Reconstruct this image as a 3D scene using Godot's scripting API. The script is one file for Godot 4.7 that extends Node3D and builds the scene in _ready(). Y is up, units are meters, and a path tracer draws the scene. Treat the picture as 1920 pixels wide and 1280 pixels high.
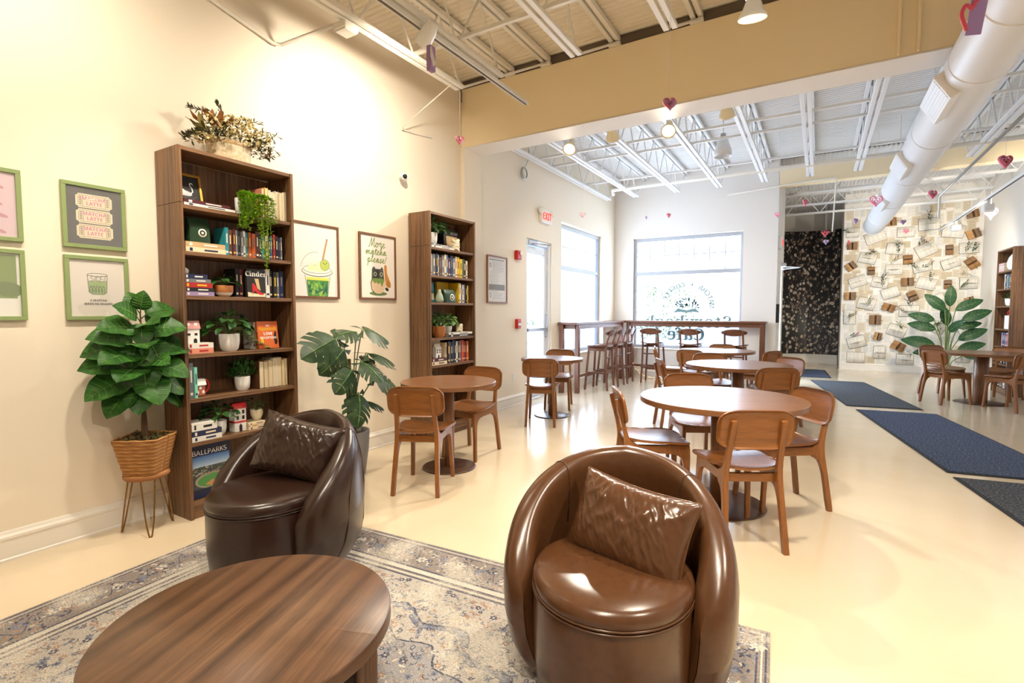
extends Node3D
# A cafe: x runs right from the left wall, y up, d (= -z) runs from the lens into the room; metres.

var M := {}
var taken := {}
var rng := RandomNumberGenerator.new()
const NTH := ["first", "second", "third", "fourth", "fifth", "sixth", "seventh", "eighth", "ninth", "tenth", "eleventh", "twelfth", "thirteenth", "fourteenth", "fifteenth", "sixteenth", "seventeenth", "eighteenth", "nineteenth", "twentieth", "twenty-first", "twenty-second", "twenty-third", "twenty-fourth"]


func V(x: float, y: float, d: float) -> Vector3:
	return Vector3(x, y, -d)


# ---------------------------------------------------------------- nodes
func numbered(called: String) -> String:
	if not taken.has(called):
		taken[called] = 0
		return called
	taken[called] += 1
	return "%s_%03d" % [called, taken[called]]


func tag(o: Node3D, label: String, category: String, group := "") -> Node3D:
	o.set_meta("label", label)
	o.set_meta("category", category)
	if group != "":
		o.set_meta("group", group)
	return o


func thing(called: String, label: String, category: String, at := Vector3.ZERO, yaw := 0.0, group := "") -> Node3D:
	var o := Node3D.new()
	o.name = numbered(called)
	add_child(o, true)
	o.position = at
	o.rotation.y = yaw
	return tag(o, label, category, group)


func put(called: String, mesh: Mesh, mat: Material, parent: Node = self, xf := Transform3D.IDENTITY) -> MeshInstance3D:
	var o := MeshInstance3D.new()
	o.name = numbered(called) if parent == self else called
	o.mesh = mesh
	o.material_override = mat
	o.transform = xf
	o.cast_shadow = GeometryInstance3D.SHADOW_CASTING_SETTING_ON
	parent.add_child(o, true)
	return o


func structure(called: String, mesh: Mesh, mat: Material) -> MeshInstance3D:
	var o := put(called, mesh, mat)
	o.set_meta("kind", "structure")
	return o


func dup(src: Node3D, label: String, at: Vector3, yaw: float, group := "") -> Node3D:
	var base := String(src.name)
	if base.length() > 4 and base[base.length() - 4] == "_" and base.right(3).is_valid_int():
		base = base.left(base.length() - 4)
	var o: Node3D = src.duplicate()
	o.name = numbered(base)
	add_child(o, true)
	o.position = at
	o.rotation = Vector3(0, yaw, 0)
	o.set_meta("label", label)
	if group != "":
		o.set_meta("group", group)
	return o


func facing(fx: float, fd: float) -> float:
	return atan2(-fx, fd)


# ---------------------------------------------------------------- shapes
func begin(smooth := true) -> SurfaceTool:
	var s := SurfaceTool.new()
	s.begin(Mesh.PRIMITIVE_TRIANGLES)
	s.set_smooth_group(0 if smooth else -1)
	return s


func done(s: SurfaceTool) -> ArrayMesh:
	s.generate_normals()
	s.index()
	return s.commit()


func vert(s: SurfaceTool, p: Vector3, uv := Vector2.ZERO) -> void:
	s.set_uv(uv)
	s.add_vertex(p)


func oface(s: SurfaceTool, p: Array, c: Vector3) -> void:
	var a: Vector3 = p[0]
	var n: Vector3 = (p[1] - a).cross(p[2] - a)
	var q := p
	if n.dot(a + p[2] - c * 2.0) > 0.0:
		q = p.duplicate()
		q.reverse()
	for i in range(1, q.size() - 1):
		vert(s, q[0])
		vert(s, q[i])
		vert(s, q[i + 1])


func box(s: SurfaceTool, c: Vector3, size: Vector3, b := 0.0, basis := Basis.IDENTITY) -> void:
	s.set_smooth_group(-1)
	var h := size * 0.5
	b = minf(b, minf(h.x, minf(h.y, h.z)) * 0.45)
	var g := func(v: Vector3) -> Vector3: return c + basis * v
	if b <= 0.0:
		for ax in 3:
			for sg in [-1.0, 1.0]:
				var pts := []
				for k in [[-1, -1], [1, -1], [1, 1], [-1, 1]]:
					var v := Vector3()
					v[ax] = sg * h[ax]
					v[(ax + 1) % 3] = k[0] * h[(ax + 1) % 3]
					v[(ax + 2) % 3] = k[1] * h[(ax + 2) % 3]
					pts.append(g.call(v))
				oface(s, pts, c)
		return
	for ax in 3:
		var a1 := (ax + 1) % 3
		var a2 := (ax + 2) % 3
		for sg in [-1.0, 1.0]:
			var pts := []
			for k in [[-1, -1], [1, -1], [1, 1], [-1, 1]]:
				var v := Vector3()
				v[ax] = sg * h[ax]
				v[a1] = k[0] * (h[a1] - b)
				v[a2] = k[1] * (h[a2] - b)
				pts.append(g.call(v))
			oface(s, pts, c)
			for sg2 in [-1.0, 1.0]:
				var e := []
				for t in [-1.0, 1.0]:
					var v := Vector3()
					v[ax] = sg * h[ax]
					v[a1] = sg2 * (h[a1] - b)
					v[a2] = t * (h[a2] - b)
					e.append(g.call(v))
				for t in [1.0, -1.0]:
					var v := Vector3()
					v[ax] = sg * (h[ax] - b)
					v[a1] = sg2 * h[a1]
					v[a2] = t * (h[a2] - b)
					e.append(g.call(v))
				oface(s, e, c)
	for sx in [-1.0, 1.0]:
		for sy in [-1.0, 1.0]:
			for sz in [-1.0, 1.0]:
				oface(s, [g.call(Vector3(sx * h.x, sy * (h.y - b), sz * (h.z - b))), g.call(Vector3(sx * (h.x - b), sy * h.y, sz * (h.z - b))), g.call(Vector3(sx * (h.x - b), sy * (h.y - b), sz * h.z))], c)


func boxm(c: Vector3, size: Vector3, b := 0.0, basis := Basis.IDENTITY) -> ArrayMesh:
	var s := begin(false)
	box(s, c, size, b, basis)
	return done(s)


func bar(s: SurfaceTool, a: Vector3, b: Vector3, w: float, h: float, bev := 0.0) -> void:
	# a box from a to b, w across, h upright
	var z := (b - a).normalized()
	var up := Vector3.UP if absf(z.y) < 0.95 else Vector3.RIGHT
	var x := up.cross(z).normalized()
	box(s, (a + b) * 0.5, Vector3(w, h, (b - a).length()), bev, Basis(x, z.cross(x), z))


func grid(s: SurfaceTool, nu: int, nv: int, f: Callable, flip := false) -> void:
	s.set_smooth_group(0)
	var p := PackedVector3Array()
	for i in nu + 1:
		for j in nv + 1:
			p.append(f.call(float(i) / nu, float(j) / nv))
	var st := nv + 1
	for i in nu:
		for j in nv:
			var q := [i * st + j, i * st + j + 1, (i + 1) * st + j + 1, (i + 1) * st + j]
			if flip:
				q.reverse()
			for k in [0, 1, 2, 0, 2, 3]:
				var n: int = q[k]
				vert(s, p[n], Vector2(float(n / st) / nu, 1.0 - float(n % st) / nv))


func lathe(s: SurfaceTool, prof: Array, n := 24, xf := Transform3D.IDENTITY, hard := false) -> void:
	# prof: Vector2(radius, height) from the bottom round to the top
	s.set_smooth_group(-1 if hard else 0)
	for j in prof.size() - 1:
		var a: Vector2 = prof[j]
		var b: Vector2 = prof[j + 1]
		for i in n:
			var t0 := TAU * i / n
			var t1 := TAU * (i + 1) / n
			var p := [xf * Vector3(a.x * cos(t0), a.y, a.x * sin(t0)), xf * Vector3(a.x * cos(t1), a.y, a.x * sin(t1)), xf * Vector3(b.x * cos(t1), b.y, b.x * sin(t1)), xf * Vector3(b.x * cos(t0), b.y, b.x * sin(t0))]
			for k in [0, 1, 2, 0, 2, 3]:
				vert(s, p[k], Vector2(float(i + (1 if k in [1, 2] else 0)) / n, 1.0 - float(j + (1 if k >= 2 else 0)) / (prof.size() - 1)))


func lathem(prof: Array, n := 24, xf := Transform3D.IDENTITY) -> ArrayMesh:
	var s := begin()
	lathe(s, prof, n, xf)
	return done(s)


func rim(prof: Array, b := 0.003) -> Array:
	# doubles the corners of a profile so that they stay crisp under smooth shading
	var out := []
	for i in prof.size():
		var p: Vector2 = prof[i]
		if i == 0 or i == prof.size() - 1:
			out.append(p)
			continue
		var a: Vector2 = prof[i - 1]
		var c: Vector2 = prof[i + 1]
		out.append(p.move_toward(a, minf(b, p.distance_to(a) * 0.4)))
		out.append(p.move_toward(c, minf(b, p.distance_to(c) * 0.4)))
	return out


func tube(s: SurfaceTool, pts: Array, rad, n := 8, caps := true) -> void:
	s.set_smooth_group(0)
	var rings := []
	var x := Vector3.ZERO
	for i in pts.size():
		var t: Vector3 = (pts[mini(i + 1, pts.size() - 1)] - pts[maxi(i - 1, 0)]).normalized()
		if x == Vector3.ZERO:
			x = (Vector3.UP if absf(t.y) < 0.9 else Vector3.RIGHT).cross(t).normalized()
		x = (x - t * x.dot(t)).normalized()
		var y := t.cross(x)
		var r: float = rad[i] if rad is Array else rad
		var ring := []
		for k in n:
			var an := TAU * k / n
			ring.append(pts[i] + (x * cos(an) + y * sin(an)) * r)
		rings.append(ring)
	for i in rings.size() - 1:
		for k in n:
			var k2 := (k + 1) % n
			for v in [rings[i][k], rings[i + 1][k], rings[i + 1][k2], rings[i][k], rings[i + 1][k2], rings[i][k2]]:
				vert(s, v)
	if caps:
		for e in [0, rings.size() - 1]:
			for k in range(1, n - 1):
				var tri := [rings[e][0], rings[e][k], rings[e][k + 1]]
				if e != 0:
					tri.reverse()
				for v in tri:
					vert(s, v)


func tubem(pts: Array, rad, n := 8) -> ArrayMesh:
	var s := begin()
	tube(s, pts, rad, n)
	return done(s)


func inset(poly: PackedVector2Array, b: float) -> PackedVector2Array:
	var out := PackedVector2Array()
	var n := poly.size()
	for i in n:
		var e0 := (poly[i] - poly[(i + n - 1) % n]).normalized()
		var e1 := (poly[(i + 1) % n] - poly[i]).normalized()
		var m := (e0.orthogonal() + e1.orthogonal())
		var k := maxf(0.35, 1.0 + e0.dot(e1))
		out.append(poly[i] + m * (-b / k))
	return out


func prism(s: SurfaceTool, poly: PackedVector2Array, depth: float, xf := Transform3D.IDENTITY, b := 0.0) -> void:
	# poly in local xy, thickness along local z
	s.set_smooth_group(-1)
	if Geometry2D.is_polygon_clockwise(poly):
		poly = poly.duplicate()
		poly.reverse()
	var h := depth * 0.5
	var inner := poly
	if b > 0.0:
		inner = inset(poly, -b)
		if absf(area(inner)) > absf(area(poly)):
			inner = inset(poly, b)
	var tri := Geometry2D.triangulate_polygon(inner)
	if tri.is_empty() and b > 0.0:
		return prism(s, poly, depth, xf, b * 0.5 if b > 0.001 else 0.0)
	for i in range(0, tri.size(), 3):
		var q := [inner[tri[i]], inner[tri[i + 1]], inner[tri[i + 2]]]
		if (q[1] - q[0]).cross(q[2] - q[0]) > 0.0:
			q.reverse()
		for k in 3:
			vert(s, xf * Vector3(q[k].x, q[k].y, h))
		for k in [2, 1, 0]:
			vert(s, xf * Vector3(q[k].x, q[k].y, -h))
	var n := poly.size()
	var layers := [[inner, h], [poly, h - b], [poly, b - h], [inner, -h]] if b > 0.0 else [[poly, h], [poly, -h]]
	for l in layers.size() - 1:
		var A: PackedVector2Array = layers[l][0]
		var B: PackedVector2Array = layers[l + 1][0]
		var za: float = layers[l][1]
		var zb: float = layers[l + 1][1]
		for i in n:
			var j := (i + 1) % n
			var p := [xf * Vector3(A[i].x, A[i].y, za), xf * Vector3(A[j].x, A[j].y, za), xf * Vector3(B[j].x, B[j].y, zb), xf * Vector3(B[i].x, B[i].y, zb)]
			for k in [0, 1, 2, 0, 2, 3]:
				vert(s, p[k])


func prismm(poly: PackedVector2Array, depth: float, xf := Transform3D.IDENTITY, b := 0.0) -> ArrayMesh:
	var s := begin(false)
	prism(s, poly, depth, xf, b)
	return done(s)


func area(p: PackedVector2Array) -> float:
	var a := 0.0
	for i in p.size():
		a += p[i].cross(p[(i + 1) % p.size()])
	return a * 0.5


func rrect(w: float, h: float, r: float, n := 5) -> PackedVector2Array:
	var p := PackedVector2Array()
	for k in 4:
		var c := Vector2([1, -1, -1, 1][k] * (w / 2 - r), [1, 1, -1, -1][k] * (h / 2 - r))
		for i in n + 1:
			var a := PI / 2 * (k + float(i) / n)
			p.append(c + Vector2(cos(a), sin(a)) * r)
	return p


func arc_pts(pts: Array, n := 6) -> PackedVector2Array:
	# smooth closed outline through the points (Catmull-Rom)
	var out := PackedVector2Array()
	var m := pts.size()
	for i in m:
		var a: Vector2 = pts[(i + m - 1) % m]
		var b: Vector2 = pts[i]
		var c: Vector2 = pts[(i + 1) % m]
		var d: Vector2 = pts[(i + 2) % m]
		for k in n:
			out.append(b.cubic_interpolate(c, a, d, float(k) / n))
	return out


func curve(pts: Array, n := 6) -> Array:
	var out := []
	for i in pts.size() - 1:
		var a: Vector3 = pts[maxi(i - 1, 0)]
		var d: Vector3 = pts[mini(i + 2, pts.size() - 1)]
		for k in n:
			out.append(pts[i].cubic_interpolate(pts[i + 1], a, d, float(k) / n))
	out.append(pts[-1])
	return out


func frame_dir(origin: Vector3, dir: Vector3, roll := 0.0) -> Transform3D:
	# local +y along dir
	var y := dir.normalized()
	var x := (Vector3.UP if absf(y.y) < 0.97 else Vector3.RIGHT).cross(y).normalized()
	return Transform3D(Basis(x, y, x.cross(y)).rotated(y, roll), origin)


func leaf(s: SurfaceTool, xf: Transform3D, length: float, width: float, bend := 0.3, fold := 0.25, nu := 6, nv := 4, shape := 1.0, wave := 0.0) -> void:
	# lies along local +y, face towards local +z; bends back towards -z at the tip
	grid(s, nu, nv, func(u: float, v: float) -> Vector3:
		var t := v * 2.0 - 1.0
		var w := width * 0.5 * pow(sin(PI * pow(clampf(u, 0.012, 0.995), shape)), 0.7)
		var an := bend * u
		var y := length * (sin(an) / bend if absf(bend) > 0.01 else u)
		var z := -length * ((1.0 - cos(an)) / bend if absf(bend) > 0.01 else 0.0)
		return xf * Vector3(t * w, y, z + absf(t) * w * fold + wave * width * sin(u * 17.0 + t * 2.0) * absf(t)))


func lettering(text: String, size: float, depth: float, parent: Node3D, xf: Transform3D, mat: Material, font := "Droid Sans", bold := 400, italic := false, called := "lettering") -> MeshInstance3D:
	var key := "%s|%s|%d|%s" % [font, "", bold, italic]
	if not M.has(key):
		var f := SystemFont.new()
		f.font_names = PackedStringArray([font])
		f.font_weight = bold
		f.font_italic = italic
		M[key] = f
	var t := TextMesh.new()
	t.text = text
	t.font = M[key]
	t.font_size = 48
	t.pixel_size = size / 36.0
	t.depth = depth
	t.curve_step = 4.0
	return put(called, t, mat, parent, xf)


# ---------------------------------------------------------------- materials
func noise(freq: float, sd: int, oct := 4, type := FastNoiseLite.TYPE_SIMPLEX_SMOOTH) -> FastNoiseLite:
	var n := FastNoiseLite.new()
	n.seed = sd
	n.noise_type = type
	n.frequency = freq
	n.fractal_octaves = oct
	return n


func ntex(n: FastNoiseLite, ramp: Array, size := 512) -> NoiseTexture2D:
	var t := NoiseTexture2D.new()
	t.width = size
	t.height = size
	t.seamless = true
	t.noise = n
	if ramp.size():
		var g := Gradient.new()
		var off := PackedFloat32Array()
		var col := PackedColorArray()
		for i in ramp.size():
			off.append(float(i) / (ramp.size() - 1))
			col.append(ramp[i])
		g.offsets = off
		g.colors = col
		t.color_ramp = g
	return t


func mat(c: Color, rough := 0.6, metal := 0.0, spec := 0.5) -> StandardMaterial3D:
	var m := StandardMaterial3D.new()
	m.albedo_color = c
	m.roughness = rough
	m.metallic = metal
	m.metallic_specular = spec
	return m


func tri(m: StandardMaterial3D, sc: Vector3, world := false) -> StandardMaterial3D:
	m.uv1_triplanar = true
	m.uv1_scale = sc
	m.uv1_world_triplanar = world
	return m


func glow(c: Color, e: float) -> StandardMaterial3D:
	var m := mat(c, 0.5)
	m.emission_enabled = true
	m.emission = c
	m.emission_energy_multiplier = e
	return m


func wood(called: String, ramp: Array, rough: float, along: int, coarse := 1.0, fine := 1.0, spec := 0.5) -> void:
	var key: String = called + ["_x", "_y", "_z"][along]
	var m := mat(Color.WHITE, rough, 0.0, spec)
	if not M.has(called + "_tex"):
		M[called + "_tex"] = ntex(noise(0.012, hash(called) % 1000, 4), ramp, 512)
	if not M.has("grain_tex"):
		M.grain_tex = ntex(noise(0.03, 77, 3), [Color(0.66, 0.62, 0.58), Color(0.9, 0.89, 0.88), Color(1, 1, 1), Color(1, 1, 1)], 512)
	m.albedo_texture = M[called + "_tex"]
	var a := Vector3.ONE * 4.5 * coarse
	a[along] = 0.13 * coarse
	tri(m, a)
	m.detail_enabled = true
	m.detail_albedo = M.grain_tex
	m.detail_blend_mode = BaseMaterial3D.BLEND_MODE_MUL
	m.detail_uv_layer = BaseMaterial3D.DETAIL_UV_2
	m.uv2_triplanar = true
	var b := Vector3.ONE * 16.0 * fine
	b[along] = 0.4 * fine
	m.uv2_scale = b
	M[key] = m


func rgb(r: int, g: int, b: int) -> Color:
	return Color8(r, g, b)


func make_materials() -> void:
	M.wall = mat(rgb(240, 228, 208), 0.75)
	M.wall.heightmap_enabled = true
	M.wall.heightmap_texture = ntex(noise(0.06, 5, 3), [], 256)
	M.wall.heightmap_scale = 0.03
	tri(M.wall, Vector3.ONE * 1.6, true)
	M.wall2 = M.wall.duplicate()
	M.wall2.albedo_color = rgb(238, 233, 226)  # wall paint whitened; cool daylight of the far rooms is in the colour
	M.deck2 = mat(rgb(234, 233, 232), 0.55)  # deck and joist paint whitened for the same daylight
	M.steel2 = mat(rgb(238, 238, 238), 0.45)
	M.beam = mat(rgb(252, 234, 196), 0.6)
	M.deck = mat(rgb(238, 228, 208), 0.55)
	M.steel = mat(rgb(240, 234, 222), 0.45)
	M.dark_gap = mat(rgb(104, 92, 78), 0.7)
	M.trim = mat(rgb(240, 234, 224), 0.4)
	M.white = mat(rgb(240, 238, 234), 0.4)
	M.whitegloss = mat(rgb(240, 238, 234), 0.15)
	M.winframe = mat(rgb(176, 180, 186), 0.45)
	M.frame = mat(rgb(228, 230, 233), 0.4, 0.0)
	M.alu = mat(rgb(170, 172, 176), 0.35, 0.8)
	M.floor = mat(rgb(226, 210, 184), 0.17, 0.0, 0.5)
	M.floor.albedo_texture = ntex(noise(0.008, 3, 4), [rgb(247, 243, 237), rgb(250, 247, 242), rgb(253, 250, 245)], 512)
	M.floor.roughness_texture = ntex(noise(0.02, 9, 4), [Color(0.75, 0.75, 0.75), Color(1.3, 1.3, 1.3)], 512)
	M.floor.roughness_texture_channel = BaseMaterial3D.TEXTURE_CHANNEL_RED
	M.floor.roughness = 0.2
	M.floor.clearcoat_enabled = true
	M.floor.clearcoat = 0.5
	M.floor.clearcoat_roughness = 0.12
	tri(M.floor, Vector3.ONE * 0.35, true)
	var walnut := [rgb(72, 49, 31), rgb(100, 70, 45), rgb(120, 86, 57), rgb(134, 98, 66), rgb(96, 67, 43)]
	for ax in 3:
		wood("walnut", walnut, 0.45, ax)
		wood("coffee", [rgb(58, 40, 29), rgb(86, 60, 43), rgb(106, 76, 54), rgb(128, 93, 67), rgb(88, 62, 44)], 0.36, ax, 0.62, 1.5)
		wood("table", [rgb(112, 74, 48), rgb(128, 87, 57), rgb(140, 97, 65), rgb(124, 82, 53)], 0.3, ax, 0.9)
		wood("chairwood", [rgb(124, 76, 36), rgb(138, 86, 42), rgb(147, 93, 46), rgb(132, 82, 39)], 0.32, ax, 0.8)
		wood("stoolwood", [rgb(98, 60, 40), rgb(118, 74, 50), rgb(128, 82, 56)], 0.35, ax, 0.8)
	M.tablebase = mat(rgb(84, 54, 38), 0.42)
	M.metalbase = mat(rgb(84, 60, 47), 0.3, 0.2)
	M.leather = mat(rgb(88, 56, 33), 0.25, 0.0, 0.55)
	M.leather.heightmap_enabled = true
	M.leather.heightmap_texture = ntex(noise(0.05, 21, 4, FastNoiseLite.TYPE_CELLULAR), [], 512)
	M.leather.heightmap_scale = 0.01
	M.leather.albedo_texture = ntex(noise(0.01, 31, 4), [rgb(236, 230, 226), rgb(250, 248, 246), rgb(255, 255, 252)], 256)
	tri(M.leather, Vector3.ONE * 9.0)
	M.leather_shaded = M.leather.duplicate()  # same leather as the lit chair, darkened for its shade
	M.leather_shaded.albedo_color = rgb(52, 33, 25)
	M.leather_shaded.roughness = 0.28
	M.stitch = mat(rgb(60, 36, 22), 0.5)
	M.green_frame = mat(rgb(142, 160, 106), 0.45)
	M.brass = mat(rgb(140, 105, 62), 0.35, 0.8)
	M.gold = mat(rgb(190, 145, 62), 0.35, 0.7)
	M.black = mat(rgb(24, 23, 24), 0.4)
	M.paper = mat(rgb(236, 228, 212), 0.8)
	M.pages = mat(rgb(232, 220, 192), 0.85)
	M.pages.albedo_texture = ntex(noise(0.02, 41, 3), [rgb(200, 190, 170), rgb(255, 255, 255)], 256)
	tri(M.pages, Vector3(2, 60, 2))
	M.ceramic = mat(rgb(238, 236, 232), 0.25)
	M.soil = mat(rgb(58, 44, 32), 0.95)
	M.moss = mat(rgb(96, 88, 52), 0.95)
	M.greypot = mat(rgb(134, 134, 136), 0.5)
	M.red = mat(rgb(190, 30, 32), 0.4)
	M.terracotta = mat(rgb(190, 120, 66), 0.6)
	M.green_bag = mat(rgb(28, 58, 34), 0.4)
	for e in [["leaf_fig", rgb(38, 84, 26), rgb(78, 128, 46)], ["leaf_mon", rgb(40, 62, 38), rgb(84, 104, 68)], ["leaf_pearl", rgb(136, 174, 48), rgb(196, 220, 110)], ["leaf_dark", rgb(34, 72, 28), rgb(72, 114, 48)], ["leaf_var", rgb(84, 130, 60), rgb(190, 210, 140)], ["leaf_bird", rgb(24, 62, 34), rgb(48, 98, 44)], ["leaf_dry", rgb(122, 112, 58), rgb(196, 178, 110)], ["leaf_olive", rgb(74, 76, 50), rgb(120, 116, 80)], ["petal_cream", rgb(236, 214, 160), rgb(250, 236, 200)], ["petal_rust", rgb(140, 84, 34), rgb(176, 120, 60)], ["petal_plum", rgb(86, 34, 60), rgb(150, 70, 100)], ["petal_pink", rgb(206, 120, 140), rgb(240, 180, 190)], ["petal_lav", rgb(120, 108, 150), rgb(170, 160, 196)]]:
		var m := mat(Color.WHITE, 0.42, 0.0, 0.4)
		m.albedo_texture = ntex(noise(0.02, hash(e[0]) % 999, 3), [e[1], e[1], e[2]], 128)
		tri(m, Vector3.ONE * 5.0)
		m.backlight_enabled = true
		m.backlight = Color(0.35, 0.4, 0.2)
		M[e[0]] = m
	M.stem = mat(rgb(96, 112, 58), 0.6)
	M.bark = mat(rgb(92, 68, 48), 0.9)
	M.mat_blue = mat(Color.WHITE, 0.95)
	M.mat_blue.albedo_texture = ntex(noise(0.12, 51, 2), [rgb(16, 20, 32), rgb(50, 62, 88), rgb(122, 140, 172)], 256)
	tri(M.mat_blue, Vector3.ONE * 1.6)
	M.mat_grey = mat(Color.WHITE, 0.95)
	M.mat_grey.albedo_texture = ntex(noise(0.12, 52, 2), [rgb(20, 22, 26), rgb(54, 58, 66), rgb(132, 136, 142)], 256)
	tri(M.mat_grey, Vector3.ONE * 1.6)
	M.rubber = mat(rgb(30, 32, 38), 0.8)
	M.glass = mat(Color(1, 1, 1, 0.06), 0.02)
	M.glass.transparency = BaseMaterial3D.TRANSPARENCY_ALPHA
	M.duct = mat(rgb(232, 232, 234), 0.4, 0.0)
	M.galv = mat(rgb(176, 176, 176), 0.35, 0.7)
	M.lampon = glow(Color(1.0, 0.86, 0.62), 9.0)
	M.mottle = mat(Color.WHITE, 0.5)
	M.mottle.albedo_texture = ntex(noise(0.03, 15, 3), [rgb(206, 184, 140), rgb(222, 204, 168), rgb(244, 236, 216)], 256)
	tri(M.mottle, Vector3.ONE * 4.0)
	M.ivory = mat(rgb(236, 224, 196), 0.4)
	M.ink = mat(rgb(40, 38, 38), 0.7)


func _ready() -> void:
	rng.seed = 20240
	# ---- camera
	var cam := Camera3D.new()
	cam.name = "camera"
	cam.fov = rad_to_deg(2.0 * atan(640.0 / 946.88))
	cam.near = 0.05
	cam.far = 300.0
	add_child(cam)
	cam.position = Vector3(3.7031, 1.3344, 0)
	cam.rotation = Vector3(-0.05706, 0.54394, 0.0)
	cam.current = true
	# ---- sky and exposure
	var env := Environment.new()
	var sky := Sky.new()
	var sm := ProceduralSkyMaterial.new()
	sm.sky_top_color = Color(0.62, 0.76, 0.98)
	sm.sky_horizon_color = Color(0.93, 0.96, 1.0)
	sm.sky_curve = 0.2
	sm.ground_bottom_color = Color(0.75, 0.78, 0.82)
	sm.ground_horizon_color = Color(0.9, 0.93, 0.97)
	sm.sky_energy_multiplier = 1.0
	sm.ground_energy_multiplier = 1.0
	sky.sky_material = sm
	env.background_mode = Environment.BG_SKY
	env.sky = sky
	env.background_energy_multiplier = 7.0
	env.tonemap_mode = Environment.TONE_MAPPER_LINEAR
	env.tonemap_exposure = 0.71
	env.sdfgi_enabled = true
	env.ssao_enabled = true
	env.ssil_enabled = true
	var we := WorldEnvironment.new()
	we.name = "surroundings"
	we.environment = env
	add_child(we)
	make_materials()
	# ---- daylight in the window and door openings
	daylight("window_light_corner", V(-0.09, 1.73, 8.7), Vector3.RIGHT, Vector2(1.8, 2.1), 13.0)
	daylight("window_light_street", V(1.435, 1.73, 10.38), Vector3.BACK, Vector2(1.9, 2.1), 13.0)
	daylight("door_light_side", V(-0.03, 1.2, 6.94), Vector3.RIGHT, Vector2(0.5, 2.0), 3.5)
	daylight("door_light_entry", V(3.0, 1.15, 11.2), Vector3.RIGHT, Vector2(0.8, 1.9), 12.0)
	# ---- lamps: the track spots of the room, those behind the lens too
	var warm := Color(1.0, 0.95, 0.865)
	var white := Color(1.0, 0.97, 0.92)
	track(V(1.15, 3.42, -0.6), V(1.15, 3.42, 4.5), "white lighting track with dark slot under the second joist from left wall")
	track(V(3.42, 3.42, -0.6), V(3.42, 3.42, 2.62), "short white lighting track whose end shows over the glowing bulb lamp")
	spot(V(1.15, 3.32, 2.95), V(0, 2.5, 3.22), 5.2, 74.0, warm, "white track lamp at track end washing the wall above the posters", 1)
	spot(V(1.15, 3.32, 0.75), V(0, 2.62, 0.75), 3.4, 72.0, warm, "white track lamp washing the wall above the green frames", 1)
	spot(V(1.15, 3.32, 1.35), V(0.6, 0.4, 1.75), 6.0, 50.0, warm, "white track lamp turned to the tall bookcase", 1)
	spot(V(3.42, 2.62, 2.5), V(3.32, 0, 3.0), 7.0, 60.0, warm, "glowing bare reflector bulb in white socket hanging before the beam", 0)
	spot(V(3.42, 3.3, 0.4), V(2.95, 0.3, 1.9), 8.0, 52.0, warm, "white track lamp over the two armchairs", 1)
	spot(V(5.2, 3.3, 1.2), V(4.6, 0, 2.8), 10.0, 60.0, warm, "white track lamp over the open floor by the mats", 1)
	spot(V(3.42, 3.3, -0.4), V(2.0, 0.3, 0.4), 6.0, 56.0, warm, "white track lamp over the round coffee table", 1)
	# ---- the building
	build_shell()
	build_ceiling()
	build_openings()
	build_services()
	build_pagewall()
	# ---- furniture
	build_lounge()
	build_dining()
	build_bar()
	build_bookcases()
	build_plants()
	build_frames()
	build_small()


func daylight(called: String, at: Vector3, dir: Vector3, size: Vector2, energy: float) -> void:
	var l := AreaLight3D.new()
	l.name = called
	l.light_color = Color(0.84, 0.915, 1.0)
	l.light_energy = energy
	l.area_size = size
	l.area_normalize_energy = true
	l.area_range = 40.0
	l.shadow_enabled = true
	add_child(l)
	l.position = at
	l.basis = Basis.looking_at(dir)


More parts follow.
